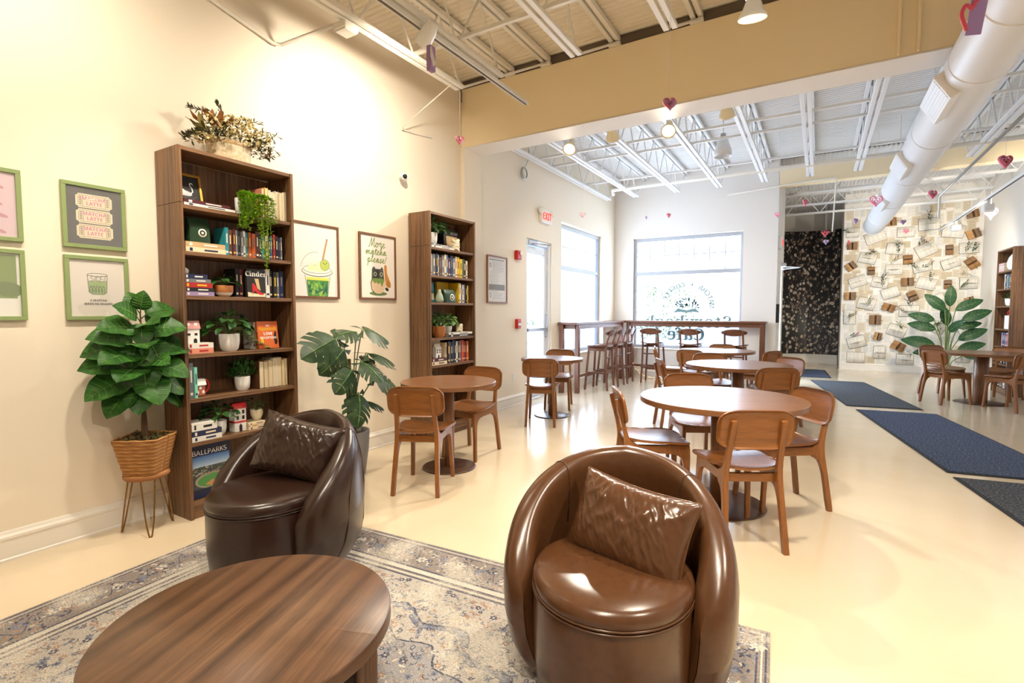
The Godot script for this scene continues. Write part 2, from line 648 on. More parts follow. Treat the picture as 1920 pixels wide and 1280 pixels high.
func spot(at: Vector3, to: Vector3, energy: float, angle: float, c: Color, label: String, kind: int, lit := true) -> Node3D:
	# kind 0: bare reflector bulb in a socket, 1: can, 2: ivory bell; the light leaves the glowing face
	var o := thing("track_lamp", label, "lamp", at)
	var dir := (to - at).normalized()
	var xf := frame_dir(Vector3.ZERO, -dir)
	var face := 0.045
	if kind == 0:
		put("socket", lathem(rim([Vector2(0, 0.215), Vector2(0.036, 0.215), Vector2(0.036, 0.10), Vector2(0, 0.10)]), 20, xf), M.white, o)
		put("collar", lathem(rim([Vector2(0.033, 0.10), Vector2(0.033, 0.075), Vector2(0.02, 0.07)]), 20, xf), M.galv, o)
		put("bulb_shell", lathem([Vector2(0.022, 0.085), Vector2(0.03, 0.066), Vector2(0.048, 0.02), Vector2(0.061, 0.002), Vector2(0.058, -0.004)], 28, xf), M.whitegloss, o)
		face = 0.058
		put("arm", tubem([xf * Vector3(0, 0.2, 0), xf * Vector3(0.0, 0.24, 0.0), Vector3(0.0, 0.32, 0.0), Vector3(0.0, 0.34, 0.0)], 0.018, 10), M.white, o)
		put("stem", boxm(Vector3(0, 0.56, 0), Vector3(0.045, 0.46, 0.045), 0.006), M.white, o)
	elif kind == 1:
		put("shade", lathem(rim([Vector2(0, 0.17), Vector2(0.035, 0.17), Vector2(0.055, 0.1), Vector2(0.06, -0.01), Vector2(0.056, -0.012), Vector2(0.05, 0.0)]), 24, xf), M.white, o)
		put("arm", tubem([xf * Vector3(0, 0.16, 0), Vector3(0, 0.1, 0)], 0.008, 8), M.white, o)
		face = 0.05
	else:
		put("shade", lathem([Vector2(0, 0.2), Vector2(0.03, 0.2), Vector2(0.036, 0.18), Vector2(0.036, 0.12), Vector2(0.045, 0.09), Vector2(0.07, 0.03), Vector2(0.078, -0.01), Vector2(0.072, -0.012), Vector2(0.04, 0.05)], 28, xf), M.ivory, o)
		put("arm", tubem([xf * Vector3(0, 0.19, 0), Vector3(0, 0.22, 0)], 0.009, 8), M.white, o)
		face = 0.064
	put("lamp_face", lathem([Vector2(0, -0.006), Vector2(face * 0.6, -0.004), Vector2(face, 0.003)], 24, xf), M.lampon if lit else M.paper, o)
	if lit and energy > 0.0:
		var l := SpotLight3D.new()
		l.name = "light"
		l.light_color = c
		l.light_energy = energy
		l.spot_angle = angle
		l.spot_angle_attenuation = 0.9
		l.spot_range = 30.0
		l.spot_attenuation = 2.0
		l.light_size = 0.05
		l.shadow_enabled = true
		o.add_child(l)
		l.position = dir * 0.02
		l.basis = Basis.looking_at(dir, Vector3.UP if absf(dir.y) < 0.98 else Vector3.RIGHT)
	return o


func track(a: Vector3, b: Vector3, label: String) -> Node3D:
	var o := thing("light_track", label, "track")
	var s := begin(false)
	var x := Vector3(0.019, 0, 0) if absf(a.x - b.x) < 0.1 else Vector3(0, 0, 0.019)
	bar(s, a + x, b + x, 0.01, 0.034, 0.002)
	bar(s, a - x, b - x, 0.01, 0.034, 0.002)
	put("rail", done(s), M.white, o)
	var s2 := begin(false)
	bar(s2, a - Vector3(0, 0.006, 0), b - Vector3(0, 0.006, 0), 0.027, 0.012)
	put("slot", done(s2), M.dark_gap, o)
	return o


# ---------------------------------------------------------------- shell
func build_shell() -> void:
	var s := begin(false)
	box(s, V(3.2, -0.1, 6.5), Vector3(7.4, 0.2, 19.8))
	structure("floor", done(s), M.floor)
	# left wall with a door and a window
	s = begin(false)
	var X := -0.1
	var T := 0.2
	slab(s, X, T, 0.0, 4.4, -3.2, 6.53)
	slab(s, X, T, 2.44, 4.4, 6.53, 7.36)
	slab(s, X, T, 0.0, 4.4, 7.36, 7.72)
	slab(s, X, T, 0.0, 0.61, 7.72, 9.68)
	slab(s, X, T, 2.85, 4.4, 7.72, 9.68)
	slab(s, X, T, 0.0, 4.4, 9.68, 10.5)
	structure("wall_left", done(s), M.wall)
	structure("trim_1", boxm(V(0.03, 1.645, 5.11), Vector3(0.06, 3.29, 0.36), 0.004), M.wall)
	# the wall with the big window
	s = begin(false)
	for r in [[0.0, 0.39, 0.0, 4.4], [0.39, 2.48, 0.0, 0.61], [0.39, 2.48, 2.85, 4.4], [2.48, 3.05, 0.0, 4.4]]:
		box(s, V((r[0] + r[1]) / 2, (r[2] + r[3]) / 2, 10.4), Vector3(r[1] - r[0], r[3] - r[2], 0.2))
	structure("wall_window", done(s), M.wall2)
	# entry side, alcove, right and behind
	s = begin(false)
	slab(s, 2.95, 0.2, 0.0, 4.4, 10.5, 10.7)
	slab(s, 2.95, 0.2, 2.2, 4.4, 10.7, 11.7)
	slab(s, 2.95, 0.2, 0.0, 4.4, 11.7, 12.0)
	box(s, V(2.8, 2.2, 12.1), Vector3(0.5, 4.4, 0.2))
	slab(s, 2.65, 0.2, 0.0, 4.4, 12.0, 16.2)
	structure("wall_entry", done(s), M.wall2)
	s = begin(false)
	box(s, V(5.4, 2.2, 14.35), Vector3(2.46, 4.4, 0.2))
	slab(s, 4.275, 0.2, 0.0, 4.4, 14.45, 16.2)
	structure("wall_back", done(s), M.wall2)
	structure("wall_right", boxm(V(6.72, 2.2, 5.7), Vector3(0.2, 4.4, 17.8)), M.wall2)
	structure("wall_behind", boxm(V(3.2, 2.2, -3.1), Vector3(7.2, 4.4, 0.2)), M.wall)
	s = begin(false)
	box(s, V(3.45, 2.2, 16.3), Vector3(1.8, 4.4, 0.2))
	structure("wall_alcove", done(s), M.trim)
	# the bowed wallpaper screen of the alcove
	var im := paper_flowers()
	var wp := mat(Color.WHITE, 0.45)
	wp.albedo_texture = ImageTexture.create_from_image(im)
	s = begin()
	grid(s, 16, 1, func(u: float, v: float) -> Vector3: return bow(u, lerpf(0.24, 3.47, v), 0.0), true)
	for q in [[0.24, 3.47]]:
		grid(s, 16, 1, func(u: float, v: float) -> Vector3: return bow(u, 3.47, v * 0.12), true)
		grid(s, 16, 1, func(u: float, v: float) -> Vector3: return bow(u, lerpf(0.24, 3.47, v), 0.12))
	var o := thing("wallpaper_screen", "bowed dark wall panel papered with pale trailing flowers, at the far end", "wallpaper")
	put("panel", done(s), wp, o)
	s = begin()
	grid(s, 16, 1, func(u: float, v: float) -> Vector3: return bow(u, v * 0.24, -0.03), true)
	grid(s, 16, 1, func(u: float, v: float) -> Vector3: return bow(u, 0.24, -0.03 + v * 0.15), true)
	put("skirting", done(s), M.trim, o)
	# beams
	var bm := Node3D.new()
	bm.name = "trim_2"
	bm.set_meta("kind", "structure")
	add_child(bm)
	s = begin(false)
	box(s, V(3.31, 3.63, 5.115), Vector3(6.62, 0.68, 0.33), 0.006)
	put("beam", done(s), M.beam, bm)
	put("daylit_soffit", boxm(V(3.31, 3.284, 5.115), Vector3(6.62, 0.012, 0.34), 0.002), M.wall2, bm)  # thin board added; its white stands in for floor light on the beam
	for x in [4.17, 4.29]:
		put("stiffener", boxm(V(x, 3.63, 4.935), Vector3(0.02, 0.66, 0.04), 0.003), M.beam, bm)
	structure("trim_3", boxm(V(4.83, 3.755, 10.4), Vector3(3.58, 0.335, 0.2), 0.005), M.beam)
	# baseboards: a board and a moulded cap
	for b in [["baseboard_left", 0.0, -3.0, 4.93], ["baseboard_door", 0.0, 5.29, 6.47], ["baseboard_corner", 0.0, 7.42, 10.3]]:
		s = begin(false)
		base_run(s, Vector3(b[1], 0, -b[2]), Vector3(b[1], 0, -b[3]), Vector3.RIGHT)
		structure(b[0], done(s), M.trim)
	for b in [["baseboard_window", 0.0, 3.05, 10.3], ["baseboard_back", 4.17, 6.62, 14.25]]:
		s = begin(false)
		base_run(s, V(b[1], 0, b[3]), V(b[2], 0, b[3]), Vector3.BACK)
		structure(b[0], done(s), M.trim)
	s = begin(false)
	base_run(s, V(6.62, 0, 14.25), V(6.62, 0, -3.0), Vector3.LEFT)
	structure("baseboard_right", done(s), M.trim)
	s = begin(false)
	base_run(s, V(3.05, 0, 10.3), V(3.05, 0, 10.5), Vector3.RIGHT)
	structure("baseboard_entry", done(s), M.trim)


func slab(s: SurfaceTool, x: float, t: float, y0: float, y1: float, d0: float, d1: float) -> void:
	box(s, V(x, (y0 + y1) / 2, (d0 + d1) / 2), Vector3(t, y1 - y0, d1 - d0))


func bow(u: float, y: float, back: float) -> Vector3:
	var x := lerpf(2.76, 4.16, u)
	var d := 15.2 + 0.25 * u + 0.22 * sin(PI * u) + back
	return V(x, y, d)


func base_run(s: SurfaceTool, a: Vector3, b: Vector3, n: Vector3) -> void:
	var f := func(p: Vector3, o: float, y: float) -> Vector3: return p + n * o + Vector3(0, y, 0)
	var prof := [Vector2(0.0, 0.0), Vector2(0.022, 0.0), Vector2(0.022, 0.012), Vector2(0.016, 0.018), Vector2(0.016, 0.115), Vector2(0.021, 0.12), Vector2(0.021, 0.134), Vector2(0.012, 0.145), Vector2(0.007, 0.16), Vector2(0.0, 0.162)]
	s.set_smooth_group(-1)
	var c := (a + b) * 0.5 + Vector3(0, 0.07, 0)
	for i in prof.size() - 1:
		oface(s, [f.call(a, prof[i].x, prof[i].y), f.call(b, prof[i].x, prof[i].y), f.call(b, prof[i + 1].x, prof[i + 1].y), f.call(a, prof[i + 1].x, prof[i + 1].y)], c - n * 0.02)
	for e in [a, b]:
		for i in range(1, prof.size() - 1):
			oface(s, [f.call(e, 0, 0), f.call(e, prof[i].x, prof[i].y), f.call(e, prof[i + 1].x, prof[i + 1].y)], c)


# ---------------------------------------------------------------- printing
func fill_poly(im: Image, p: PackedVector2Array, c: Color) -> void:
	var lo := 1e9
	var hi := -1e9
	for q in p:
		lo = minf(lo, q.y)
		hi = maxf(hi, q.y)
	for y in range(maxi(0, int(floor(lo))), mini(im.get_height() - 1, int(ceil(hi))) + 1):
		var xs := []
		var yy := y + 0.5
		for i in p.size():
			var a := p[i]
			var b := p[(i + 1) % p.size()]
			if (a.y <= yy) != (b.y <= yy):
				xs.append(a.x + (yy - a.y) / (b.y - a.y) * (b.x - a.x))
		xs.sort()
		for k in range(0, xs.size() - 1, 2):
			var x0 := int(round(xs[k]))
			var x1 := int(round(xs[k + 1]))
			if x1 > x0:
				im.fill_rect(Rect2i(x0, y, x1 - x0, 1), c)


func ell(c: Vector2, rx: float, ry: float, n := 28, rot := 0.0) -> PackedVector2Array:
	var p := PackedVector2Array()
	for i in n:
		p.append(c + Vector2(rx * cos(TAU * i / n), ry * sin(TAU * i / n)).rotated(rot))
	return p


func line(im: Image, pts: Array, w: float, c: Color) -> void:
	for i in pts.size() - 1:
		var a: Vector2 = pts[i]
		var b: Vector2 = pts[i + 1]
		var n := (b - a).normalized().orthogonal() * w * 0.5
		fill_poly(im, PackedVector2Array([a + n, b + n, b - n, a - n]), c)
		fill_poly(im, ell(b, w * 0.5, w * 0.5, 8), c)


func paper_flowers() -> Image:
	var im := Image.create(512, 768, false, Image.FORMAT_RGB8)
	im.fill(rgb(26, 23, 24))
	var r := RandomNumberGenerator.new()
	r.seed = 11
	var tones := [rgb(196, 180, 160), rgb(150, 128, 110), rgb(120, 100, 88), rgb(214, 204, 188), rgb(90, 72, 66)]
	for k in 190:
		var p := Vector2(r.randf() * 512, r.randf() * 768)
		var pts := [p]
		var a := r.randf() * TAU
		for j in 5:
			a += r.randf_range(-0.7, 0.7)
			p += Vector2(cos(a), sin(a)) * 9.0
			pts.append(p)
			if j % 2:
				fill_poly(im, ell(p + Vector2(5, 0).rotated(a + 1.5), 6, 2.6, 10, a + 0.8), tones[r.randi() % 5])
		line(im, pts, 1.6, tones[2])
	for k in 430:
		var p := Vector2(r.randf() * 512, r.randf() * 768)
		var c: Color = tones[r.randi() % 4]
		var sz := r.randf_range(4.5, 9.0)
		for j in 5:
			fill_poly(im, ell(p + Vector2(sz * 0.8, 0).rotated(TAU * j / 5 + k), sz * 0.62, sz * 0.5, 9), c)
		fill_poly(im, ell(p, sz * 0.35, sz * 0.35, 8), tones[4])
	return im


# ---------------------------------------------------------------- ceiling
func ribs(s: SurfaceTool, x0: float, x1: float, d0: float, d1: float, y: float, along_x: bool) -> void:
	# trapezoid deck
	s.set_smooth_group(-1)
	var a := d0 if along_x else x0
	var b := d1 if along_x else x1
	var prof := [Vector2(0, 0), Vector2(0.022, 0), Vector2(0.032, 0.014), Vector2(0.054, 0.014), Vector2(0.064, 0)]
	var t := a
	while t < b - 0.01:
		for i in 4:
			var p: Vector2 = prof[i]
			var q: Vector2 = prof[i + 1]
			var u0 := minf(t + p.x, b)
			var u1 := minf(t + q.x, b)
			var pts := []
			if along_x:
				pts = [V(x0, y + p.y, u0), V(x1, y + p.y, u0), V(x1, y + q.y, u1), V(x0, y + q.y, u1)]
			else:
				pts = [V(u0, y + p.y, d0), V(u0, y + p.y, d1), V(u1, y + q.y, d1), V(u1, y + q.y, d0)]
			oface(s, pts, V((x0 + x1) / 2, y + 1.0, (d0 + d1) / 2))
		t += 0.064


func joist(parent: Node3D, a: Vector3, b: Vector3, ybot: float, ytop: float, in0: float, in1: float, paint: Material) -> void:
	# an open web joist from a to b (plan points); the bottom chord stops in0 / in1 short of the seats
	var o := Node3D.new()
	o.name = "joist"
	parent.add_child(o, true)
	var dir := (b - a).normalized()
	var L := (b - a).length()
	var side := dir.cross(Vector3.UP)
	for e in [["top_chord", ytop - 0.025, 0.0, L, 0.05], ["bottom_chord", ybot, in0, L - in1, 0.032]]:
		var s := begin(false)
		for k in [-1.0, 1.0]:
			var off: Vector3 = side * k * 0.032 + Vector3(0, e[1], 0)
			bar(s, a + dir * e[2] + off, a + dir * e[3] + off, 0.042, e[4], 0.003)
		put(e[0], done(s), paint, o)
	var w := begin()
	var n := int(maxf(2.0, round((L - in0 - in1) / 0.62)))
	var st := (L - in0 - in1) / n
	for i in n:
		var p0 := a + dir * (in0 + st * i) + Vector3(0, ybot, 0)
		var p1 := a + dir * (in0 + st * (i + 0.5)) + Vector3(0, ytop - 0.03, 0)
		var p2 := a + dir * (in0 + st * (i + 1)) + Vector3(0, ybot, 0)
		tube(w, [p0, p1], 0.011, 6, false)
		tube(w, [p1, p2], 0.011, 6, false)
	if in0 > 0.0:
		tube(w, [a + Vector3(0, ytop - 0.05, 0), a + dir * in0 + Vector3(0, ybot, 0)], 0.013, 6, false)
	if in1 > 0.0:
		tube(w, [b + Vector3(0, ytop - 0.05, 0), b - dir * in1 + Vector3(0, ybot, 0)], 0.013, 6, false)
	put("web", done(w), paint, o)


func build_ceiling() -> void:
	var c := Node3D.new()
	c.name = "ceiling"
	c.set_meta("kind", "structure")
	add_child(c)
	put("roof_slab", boxm(V(3.2, 4.3, 6.5), Vector3(7.6, 0.2, 20.2)), M.wall, c)
	var s := begin(false)
	ribs(s, 0.0, 6.62, -3.0, 5.1, 4.07, true)
	put("deck", done(s), M.deck, c)
	s = begin(false)
	ribs(s, 0.0, 6.62, 5.1, 10.35, 4.07, true)
	put("deck", done(s), M.deck2, c)
	s = begin(false)
	ribs(s, 2.75, 6.62, 10.4, 16.2, 4.07, false)
	put("deck", done(s), M.deck2, c)
	# dark strip painted as the shade over the beam, and the joist seats
	put("gap_shade", boxm(V(3.31, 4.02, 5.0), Vector3(6.6, 0.1, 0.05)), M.dark_gap, c)
	for x in [0.68, 1.13, 1.90, 2.68, 3.45, 4.22, 4.99, 5.76, 6.4]:
		joist(c, V(x, 0, -3.0), V(x, 0, 4.97), 3.5, 4.06, 0.0, 0.94, M.steel)
		put("seat", boxm(V(x, 3.985, 4.97), Vector3(0.12, 0.03, 0.1), 0.002), M.steel, c)
	for x in [0.1, 0.65, 1.42, 2.15, 2.87, 3.53, 4.17, 4.85, 5.5, 6.2]:
		joist(c, V(x, 0, 5.28), V(x, 0, 10.28), 3.56, 4.06, 0.6, 0.62, M.steel2)
	for d in [11.15, 12.45, 13.55]:
		joist(c, V(3.05 if d < 12.0 else 2.75, 0, d), V(6.6, 0, d), 3.6, 4.06, 0.25, 0.25, M.steel2)
	for e in [[3.37, 3.535], [3.37, 4.0], [0.4, 3.535]]:
		put("bridging_rod", boxm(V(3.63, e[1], e[0]), Vector3(5.9, 0.03, 0.03), 0.003), M.steel, c)
	for e in [[6.7, 3.6], [7.16, 3.6], [6.7, 4.0], [8.55, 3.62]]:
		put("bridging_rod", boxm(V(3.31, e[1], e[0]), Vector3(6.6, 0.03, 0.03), 0.003), M.steel2, c)


# ---------------------------------------------------------------- openings
func build_openings() -> void:
	# glazed door
	var o := Node3D.new()
	o.name = "door_1"
	o.set_meta("kind", "structure")
	add_child(o)
	var s := begin(false)
	for e in [[6.53, 6.59, 0.0, 2.44], [7.30, 7.36, 0.0, 2.44], [6.59, 7.30, 2.36, 2.44]]:
		box(s, V(-0.09, (e[2] + e[3]) / 2, (e[0] + e[1]) / 2), Vector3(0.14, e[3] - e[2], e[1] - e[0]), 0.004)
	put("door_frame", done(s), M.frame, o)
	s = begin(false)
	for e in [[6.60, 6.67, 0.01, 2.34], [7.21, 7.29, 0.01, 2.34], [6.67, 7.21, 2.24, 2.34], [6.67, 7.21, 0.01, 0.14]]:
		box(s, V(-0.08, (e[2] + e[3]) / 2, (e[0] + e[1]) / 2), Vector3(0.045, e[3] - e[2], e[1] - e[0]), 0.003)
	put("door_leaf", done(s), M.frame, o)
	put("pane", boxm(V(-0.08, 1.19, 6.94), Vector3(0.006, 2.1, 0.54)), M.glass, o)
	put("panic_bar", boxm(V(-0.035, 1.07, 6.94), Vector3(0.035, 0.05, 0.62), 0.006), M.alu, o)
	put("pull_handle", tubem([V(-0.05, 0.95, 7.25), V(-0.02, 0.95, 7.25), V(-0.02, 1.3, 7.25), V(-0.05, 1.3, 7.25)], 0.01, 8), M.alu, o)
	put("hinge", boxm(V(-0.05, 2.05, 7.295), Vector3(0.03, 0.12, 0.02), 0.003), M.white, o)
	var cl := thing("door_closer", "silver door closer box and arm on top of the glazed side door", "closer")
	put("closer_body", boxm(V(-0.03, 2.39, 6.76), Vector3(0.06, 0.07, 0.26), 0.008), M.alu, cl)
	put("closer_arm", tubem([V(0.0, 2.37, 6.72), V(0.16, 2.36, 6.98), V(-0.03, 2.36, 7.24)], 0.011, 6), M.alu, cl)
	# left window and far window
	o = Node3D.new()
	o.name = "window_1"
	o.set_meta("kind", "structure")
	add_child(o)
	s = begin(false)
	for e in [[7.72, 7.77, 0.61, 2.85], [9.62, 9.68, 0.61, 2.85], [7.77, 9.62, 2.79, 2.85], [7.77, 9.62, 0.61, 0.67], [7.77, 9.62, 2.08, 2.15]]:
		box(s, V(-0.13, (e[2] + e[3]) / 2, (e[0] + e[1]) / 2), Vector3(0.06, e[3] - e[2], e[1] - e[0]), 0.003)
	put("window_frame", done(s), M.winframe, o)
	for e in [[0.67, 2.08], [2.15, 2.79]]:
		put("pane", boxm(V(-0.13, (e[0] + e[1]) / 2, 8.695), Vector3(0.006, e[1] - e[0], 1.85)), M.glass, o)
	put("muntin", boxm(V(-0.13, 2.48, 8.695), Vector3(0.012, 0.014, 1.85)), M.winframe, o)
	put("sill", boxm(V(-0.05, 0.6, 8.7), Vector3(0.16, 0.03, 2.0), 0.006), M.trim, o)
	o = Node3D.new()
	o.name = "window_2"
	o.set_meta("kind", "structure")
	add_child(o)
	s = begin(false)
	for e in [[0.39, 0.44, 0.61, 2.85], [2.43, 2.48, 0.61, 2.85], [0.44, 2.43, 2.79, 2.85], [0.44, 2.43, 0.61, 0.67], [0.44, 2.43, 2.10, 2.17]]:
		box(s, V((e[0] + e[1]) / 2, (e[2] + e[3]) / 2, 10.43), Vector3(e[1] - e[0], e[3] - e[2], 0.06), 0.003)
	put("window_frame", done(s), M.winframe, o)
	for e in [[0.67, 2.10], [2.17, 2.79]]:
		put("pane", boxm(V(1.435, (e[0] + e[1]) / 2, 10.43), Vector3(1.99, e[1] - e[0], 0.006)), M.glass, o)
	for x in [0.72, 1.01, 1.297, 1.584, 1.872, 2.16]:
		put("muntin", boxm(V(x, 2.48, 10.43), Vector3(0.013, 0.62, 0.012)), M.winframe, o)
	put("muntin", boxm(V(1.435, 2.49, 10.43), Vector3(1.99, 0.014, 0.013)), M.winframe, o)
	put("sill", boxm(V(1.435, 0.6, 10.35), Vector3(2.15, 0.03, 0.16), 0.006), M.trim, o)
	# white steel entry door, its closer and exit sign, seen along the wall
	o = Node3D.new()
	o.name = "door_2"
	o.set_meta("kind", "structure")
	add_child(o)
	s = begin(false)
	for e in [[10.70, 10.80, 0.0, 2.2], [11.60, 11.70, 0.0, 2.2], [10.8, 11.6, 2.1, 2.2], [10.8, 11.6, 0.0, 0.16]]:
		box(s, V(2.96, (e[2] + e[3]) / 2, (e[0] + e[1]) / 2), Vector3(0.05, e[3] - e[2], e[1] - e[0]), 0.003)
	put("door_leaf", done(s), M.white, o)
	put("pane", boxm(V(2.96, 1.13, 11.2), Vector3(0.006, 1.94, 0.8)), M.glass, o)
	put("door_frame", boxm(V(3.06, 2.24, 11.2), Vector3(0.06, 0.08, 1.14), 0.004), M.white, o)
	put("door_frame", boxm(V(3.06, 1.1, 10.66), Vector3(0.06, 2.2, 0.06), 0.004), M.white, o)
	var cl2 := thing("door_closer", "silver closer arm sticking out above the white entry door", "closer")
	put("closer_body", boxm(V(3.125, 2.235, 10.95), Vector3(0.08, 0.07, 0.26), 0.008), M.alu, cl2)
	put("closer_arm", tubem([V(3.16, 2.2, 10.9), V(3.4, 2.19, 11.0), V(3.09, 2.19, 11.35)], 0.011, 6), M.alu, cl2)
	var rd := thing("door_lock", "black door lock box at the edge of the white entry door", "lock")
	put("case", boxm(V(3.07, 1.32, 10.42), Vector3(0.05, 0.34, 0.13), 0.01), M.black, rd)
	put("keypad", boxm(V(3.098, 1.34, 10.42), Vector3(0.006, 0.08, 0.08), 0.002), M.alu, rd)
	# lettering on the big window, made to be read from the street
	var sign := thing("window_lettering", "grey green shop lettering with tree logo on big window, reversed from inside", "lettering")
	var ink := mat(rgb(104, 136, 138), 0.6)
	var back := Basis(Vector3.UP, PI)
	var text := "MATCHA • COFFEE •"
	for i in text.length():
		if text[i] == " ":
			continue
		var an := deg_to_rad(lerpf(-6.0, 186.0, (i + 0.5) / text.length()))
		var p := V(1.47 + 0.46 * cos(an), 1.47 + 0.42 * sin(an), 10.424)
		lettering(text[i], 0.10, 0.003, sign, Transform3D(back * Basis(Vector3.BACK, -(an - PI / 2)), p), ink, "Droid Sans", 800)
	lettering("Storybook", 0.24, 0.003, sign, Transform3D(back.scaled(Vector3(1, 1, 1)), V(1.47, 1.15, 10.424)), ink, "Droid Serif", 800)
	lettering("Cafe", 0.25, 0.003, sign, Transform3D(back, V(1.45, 0.9, 10.424)), ink, "Droid Serif", 800)
	var poly := PackedVector2Array([Vector2(-0.26, 1.335), Vector2(-0.17, 1.42), Vector2(0, 1.38), Vector2(0.17, 1.42), Vector2(0.26, 1.335), Vector2(0.12, 1.35), Vector2(0, 1.33), Vector2(-0.12, 1.35)])
	put("book_logo", prismm(poly, 0.003, Transform3D(Basis.IDENTITY, V(1.46, 0, 10.424))), ink, sign)
	s = begin(false)
	var r := RandomNumberGenerator.new()
	r.seed = 4
	for k in 46:
		var a := r.randf() * PI
		var q := Vector2(cos(a), sin(a)) * sqrt(r.randf()) * Vector2(0.24, 0.2)
		prism(s, ell(q, 0.028, 0.013, 8, a + r.randf()), 0.003, Transform3D(Basis.IDENTITY, V(1.46, 1.43, 10.424)))
	put("tree_logo", done(s), ink, sign)
	# a string of fairy lights round the window and along the floor
	var fl := thing("fairy_lights", "string of tiny warm fairy lights hanging beside the big window", "lights")
	var path := [V(0.34, 2.86, 10.27), V(0.345, 2.0, 10.27), V(0.34, 1.2, 10.27), V(0.36, 0.5, 10.25), V(0.6, 0.1, 10.2), V(1.0, 0.03, 10.1), V(1.7, 0.03, 10.15), V(2.4, 0.2, 10.2), V(2.6, 0.1, 10.2)]
	put("cord", tubem(curve(path, 5), 0.003, 5), M.paper, fl)
	var bulb := glow(Color(1.0, 0.8, 0.5), 6.0)
	var bm := lathem([Vector2(0, -0.008), Vector2(0.006, -0.004), Vector2(0.006, 0.004), Vector2(0, 0.009)], 6)
	var cp := curve(path, 7)
	for i in cp.size():
		put("bulb", bm, bulb, fl, Transform3D(Basis.IDENTITY, cp[i] + Vector3(r.randf_range(-0.02, 0.02), 0, 0.012)))
	# outside: paving, shrubs and a railing in the bright daylight
	structure("ground", boxm(V(0, -0.35, 10), Vector3(120, 0.3, 120)), mat(rgb(214, 214, 214), 0.9))
	var rl := thing("railing", "white steel railing standing outside the glazed side door", "railing")
	s = begin()
	for y in [0.15, 0.95]:
		tube(s, [V(-1.6, y, 6.2), V(-1.6, y, 9.4)], 0.02, 8)
	put("rail", done(s), M.frame, rl)
	for k in 12:
		put("baluster", tubem([V(-1.6, -0.2, 6.25 + k * 0.28), V(-1.6, 0.95, 6.25 + k * 0.28)], 0.012, 6), M.frame, rl)
	var spots := [[-0.9, 17.0, 1.9, "leafy pale tree outside behind the reversed lettering"], [2.6, 20.0, 1.0, "low rounded shrub outside the big window at right"], [-9.0, 13.5, 1.2, "low rounded shrub outside beyond the railing"], [-7.0, 17.5, 1.5, "round shrub outside the corner window by far paving"]]
	for e in spots:
		var t := thing("outdoor_shrub", e[3], "shrub", V(e[0], -0.2, e[1]))
		put("trunk", tubem([Vector3(0, 0, 0), Vector3(0, e[2] * 0.7, 0)], [0.07, 0.04], 7), M.bark, t)
		s = begin(false)
		for k in 1100:
			var v := Vector3(r.randfn(), r.randfn(), r.randfn()).normalized() * sqrt(r.randf_range(0.3, 1.0))
			var p: Vector3 = Vector3(0, e[2] * 0.85, 0) + v * Vector3(e[2] * 0.7, e[2] * 0.55, e[2] * 0.7)
			var xf := frame_dir(p, Vector3(r.randfn(), r.randfn(), r.randfn()))
			for q in [Vector3(-0.03, 0, 0), Vector3(0, 0.11, 0), Vector3(0.03, 0, 0)]:
				vert(s, xf * q)
		var cr := put("crown", done(s), M.leaf_var, t)
		cr.set_meta("kind", "stuff")


# ---------------------------------------------------------------- pipes, duct, lamps, signs
func pipe(called: String, label: String, cat: String, pts: Array, r: float, m: Material) -> void:
	tag(put(called, tubem(pts, r, 10), m), label, cat)


